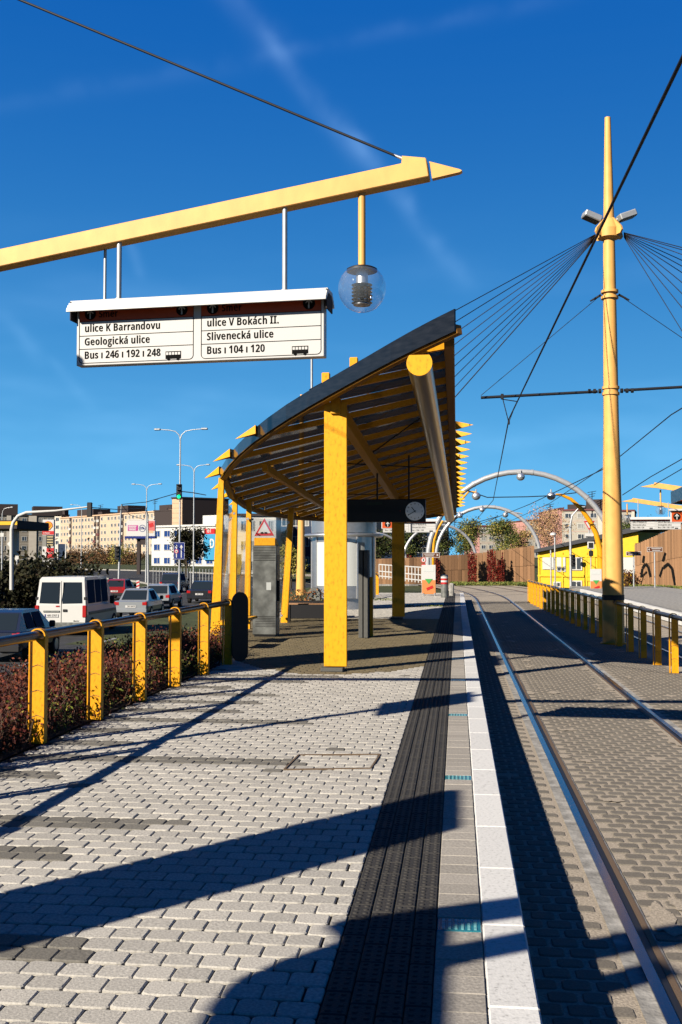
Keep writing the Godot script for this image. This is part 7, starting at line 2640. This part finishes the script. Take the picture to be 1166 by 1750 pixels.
	var bp := base_of(at(241, 965, bd))
	var bb := thing("billboard", "billboard with a magenta text box and a red picture on a single dark stem", "billboard", bp)
	var c := at(241.5, 903, bd) - bp
	var bw := 50.0 * k2
	var bh := 27.0 * k2
	var face := Basis(Vector3.UP, 0.05)
	boxpart("panel", c, Vector3(bw, bh, 0.5), mats["sign white"], bb, 0.02)
	boxpart("white_edge", c + Vector3(0, bh / 2 + 0.1, 0.0), Vector3(bw * 0.9, 0.12, 0.5), mats["sign white"], bb)
	boxpart("blue_ledge", c + Vector3(0, -bh / 2 - 0.16, 0.15), Vector3(bw + 0.3, 0.34, 0.9), mats["sign blue"], bb, 0.02)
	boxpart("magenta_box", c + Vector3(-bw * 0.27, 0.05, 0.255), Vector3(bw * 0.36, bh * 0.36, 0.02), mats["magenta"], bb)
	for k in 3:
		boxpart("text_line", c + Vector3(-bw * 0.29, 0.05 + bh * (0.11 - 0.11 * k), 0.268), Vector3(bw * (0.28 - 0.02 * k), 0.13, 0.012), mats["sign white"], bb)
	boxpart("red_picture", c + Vector3(bw * 0.36, bh * 0.15, 0.255), Vector3(bw * 0.27, bh * 0.62, 0.02), mats["poster red"], bb)
	boxpart("red_shape", c + Vector3(bw * 0.37, bh * 0.2, 0.27), Vector3(bw * 0.16, bh * 0.24, 0.02), mats["red"], bb, 0, Basis(Vector3.BACK, 0.3))
	boxpart("skin_shape", c + Vector3(bw * 0.32, -bh * 0.22, 0.262), Vector3(bw * 0.24, bh * 0.16, 0.02), mats["peach"], bb)
	var dr := MB.new()
	dr.lathe(c + Vector3(bw * 0.06, 0.0, 0.255), [Vector2(0.5, 0), Vector2(0.5, 0.012), Vector2(0.43, 0.012), Vector2(0.43, 0.0)], 24, Basis(Vector3.RIGHT, PI / 2))
	part("ring_mark", dr, mats["sign blue"], bb)
	lettering(bb, "0%", 0.4, c + Vector3(bw * 0.06 - 0.36, -0.32, 0.26), mats["sign blue"], true, HORIZONTAL_ALIGNMENT_LEFT, Basis(), "lettering", 0.02)
	var sm := MB.new()
	sm.box(Vector3(-0.3, (c.y - bh / 2) / 2 - 0.3, 0), Vector3(0.5, c.y - bh / 2 + 0.6, 0.5), 0.03)
	part("stem", sm, mats["dark cladding"], bb)
	boxpart("service_box", c + Vector3(0.45, -bh / 2 - 0.75, 0.1), Vector3(0.9, 0.9, 0.5), mats["dark cladding"], bb)


# ---------- unseen: a sign inferred from its shadow; a panel and shelter added to throw theirs ----------
func behind() -> void:
	var s1 := thing("street_sign", "street sign on a pole in the shrub bed, left of the platform", "street sign", Vector3(-5.0, -0.1, -6.5))
	var m := MB.new()
	m.tube(Vector3.ZERO, Vector3(0, 5.0, 0), 0.06)
	part("pole", m, mats["galvanised"], s1)
	boxpart("panel", Vector3(0.08, 4.15, -0.05), Vector3(0.06, 0.9, 0.9), mats["sign white"], s1, 0.01)
	var s2 := thing("added_panel", "tall unseen panel added for the long shadow across the platform", "information panel", Vector3(-4.2, 0, -2.05))  # unseen caster, added and sized for the broad shadow band
	boxpart("panel", Vector3(0, 1.9, 0), Vector3(0.12, 3.6, 1.06), mats["sign white"], s2, 0.02)
	boxpart("plinth", Vector3(0, 0.06, 0), Vector3(0.2, 0.12, 1.1), mats["concrete"], s2)
	var s3 := thing("added_shelter", "unseen round-ended shelter roof added for the shadow it throws", "shelter", Vector3(-3.2, 0, 0))  # unseen caster, its roof and arms shaped to the shadow they throw
	var poly := PackedVector2Array()
	for p in [[-4.18, -4.0], [-4.22, -0.6], [-4.22, -0.1], [-4.17, 0.15], [-4.02, 0.36], [-3.76, 0.58], [-3.5, 0.72], [-3.5, -4.0]]:
		poly.append(Vector2(p[0] + 3.2, p[1]))
	var rf := MB.new()
	rf.slab(poly, 0.14, Transform3D(Basis(Vector3.RIGHT, -PI / 2), Vector3(0, 3.0, 0)))
	part("roof", rf, mats["mirror"], s3)
	for q in [[-3.9, 0.62, -2.55, 1.32, 0.22], [-3.6, 0.28, -2.8, 0.78, 0.17]]:
		var ab := MB.new()
		ab.bar(Vector3(q[0] + 3.2, 3.0, -q[1]), Vector3(q[2] + 3.2, 3.0, -q[3]), q[4], 0.08, 0.005)
		part("roof_arm", ab, mats["yellow"], s3)
	for z in [0.4, 3.4]:
		boxpart("column", Vector3(-0.65, 1.46, z), Vector3(0.3, 2.92, 0.1), mats["yellow"], s3, 0.008)


func _ready() -> void:
	rng.seed = 20
	paints()
	mat("tube bronze", Color(0.42, 0.27, 0.08), 0.28, 0.75, "dirt", Vector3.ONE * 0.8)
	mat("dim led", Color(0.02, 0.06, 0.03), 0.6)
	mat("car white", Color(0.46, 0.46, 0.45), 0.3).set_meta("coat", 1)
	mat("car silver", Color(0.30, 0.32, 0.34), 0.32, 0.5).set_meta("coat", 1)
	mat("car black", Color(0.012, 0.013, 0.016), 0.25).set_meta("coat", 1)
	mat("car navy", Color(0.010, 0.014, 0.030), 0.25).set_meta("coat", 1)
	mat("car red", Color(0.20, 0.012, 0.016), 0.3).set_meta("coat", 1)
	mat("car glass", Color(0.012, 0.018, 0.026), 0.08).metallic_specular = 0.16
	mat("side glass", Color(0.030, 0.045, 0.075), 0.6).metallic_specular = 0.0
	mat("tail red", Color(0.30, 0.01, 0.01), 0.15)
	mat("lamp bowl", Color(0.16, 0.17, 0.18), 0.15)
	mat("shell yellow", Color(0.55, 0.32, 0.01), 0.5)
	mat("price", Color(0.36, 0.30, 0.16), 0.6)
	mat("poster orange", Color(0.42, 0.16, 0.05), 0.6)
	mat("poster green", Color(0.04, 0.24, 0.05), 0.6)
	mat("poster red", Color(0.40, 0.10, 0.10), 0.6)
	mat("blue fascia", Color(0.04, 0.11, 0.19), 0.3, 0.3, "blotch", Vector3.ONE)
	var gg := mat("green glow", Color(0.0, 0.25, 0.12), 0.4)
	gg.emission_enabled = true
	gg.emission = Color(0.0, 0.9, 0.45)
	gg.emission_energy_multiplier = 0.8
	for k in ["car white", "car silver", "car black", "car navy", "car red"]:
		mats[k].clearcoat_enabled = true
		mats[k].clearcoat = 0.5 if k in ["car white", "car silver"] else 0.15
		mats[k].clearcoat_roughness = 0.04
	look()
	ground()
	platform()
	tracks()
	road()
	buildings()
	planting()
	arm_and_sign()
	canopy()
	shelter_things()
	railings()
	tram_mast()
	wires()
	arches()
	traffic()
	street_things()
	right_side()
	left_side()
	behind()
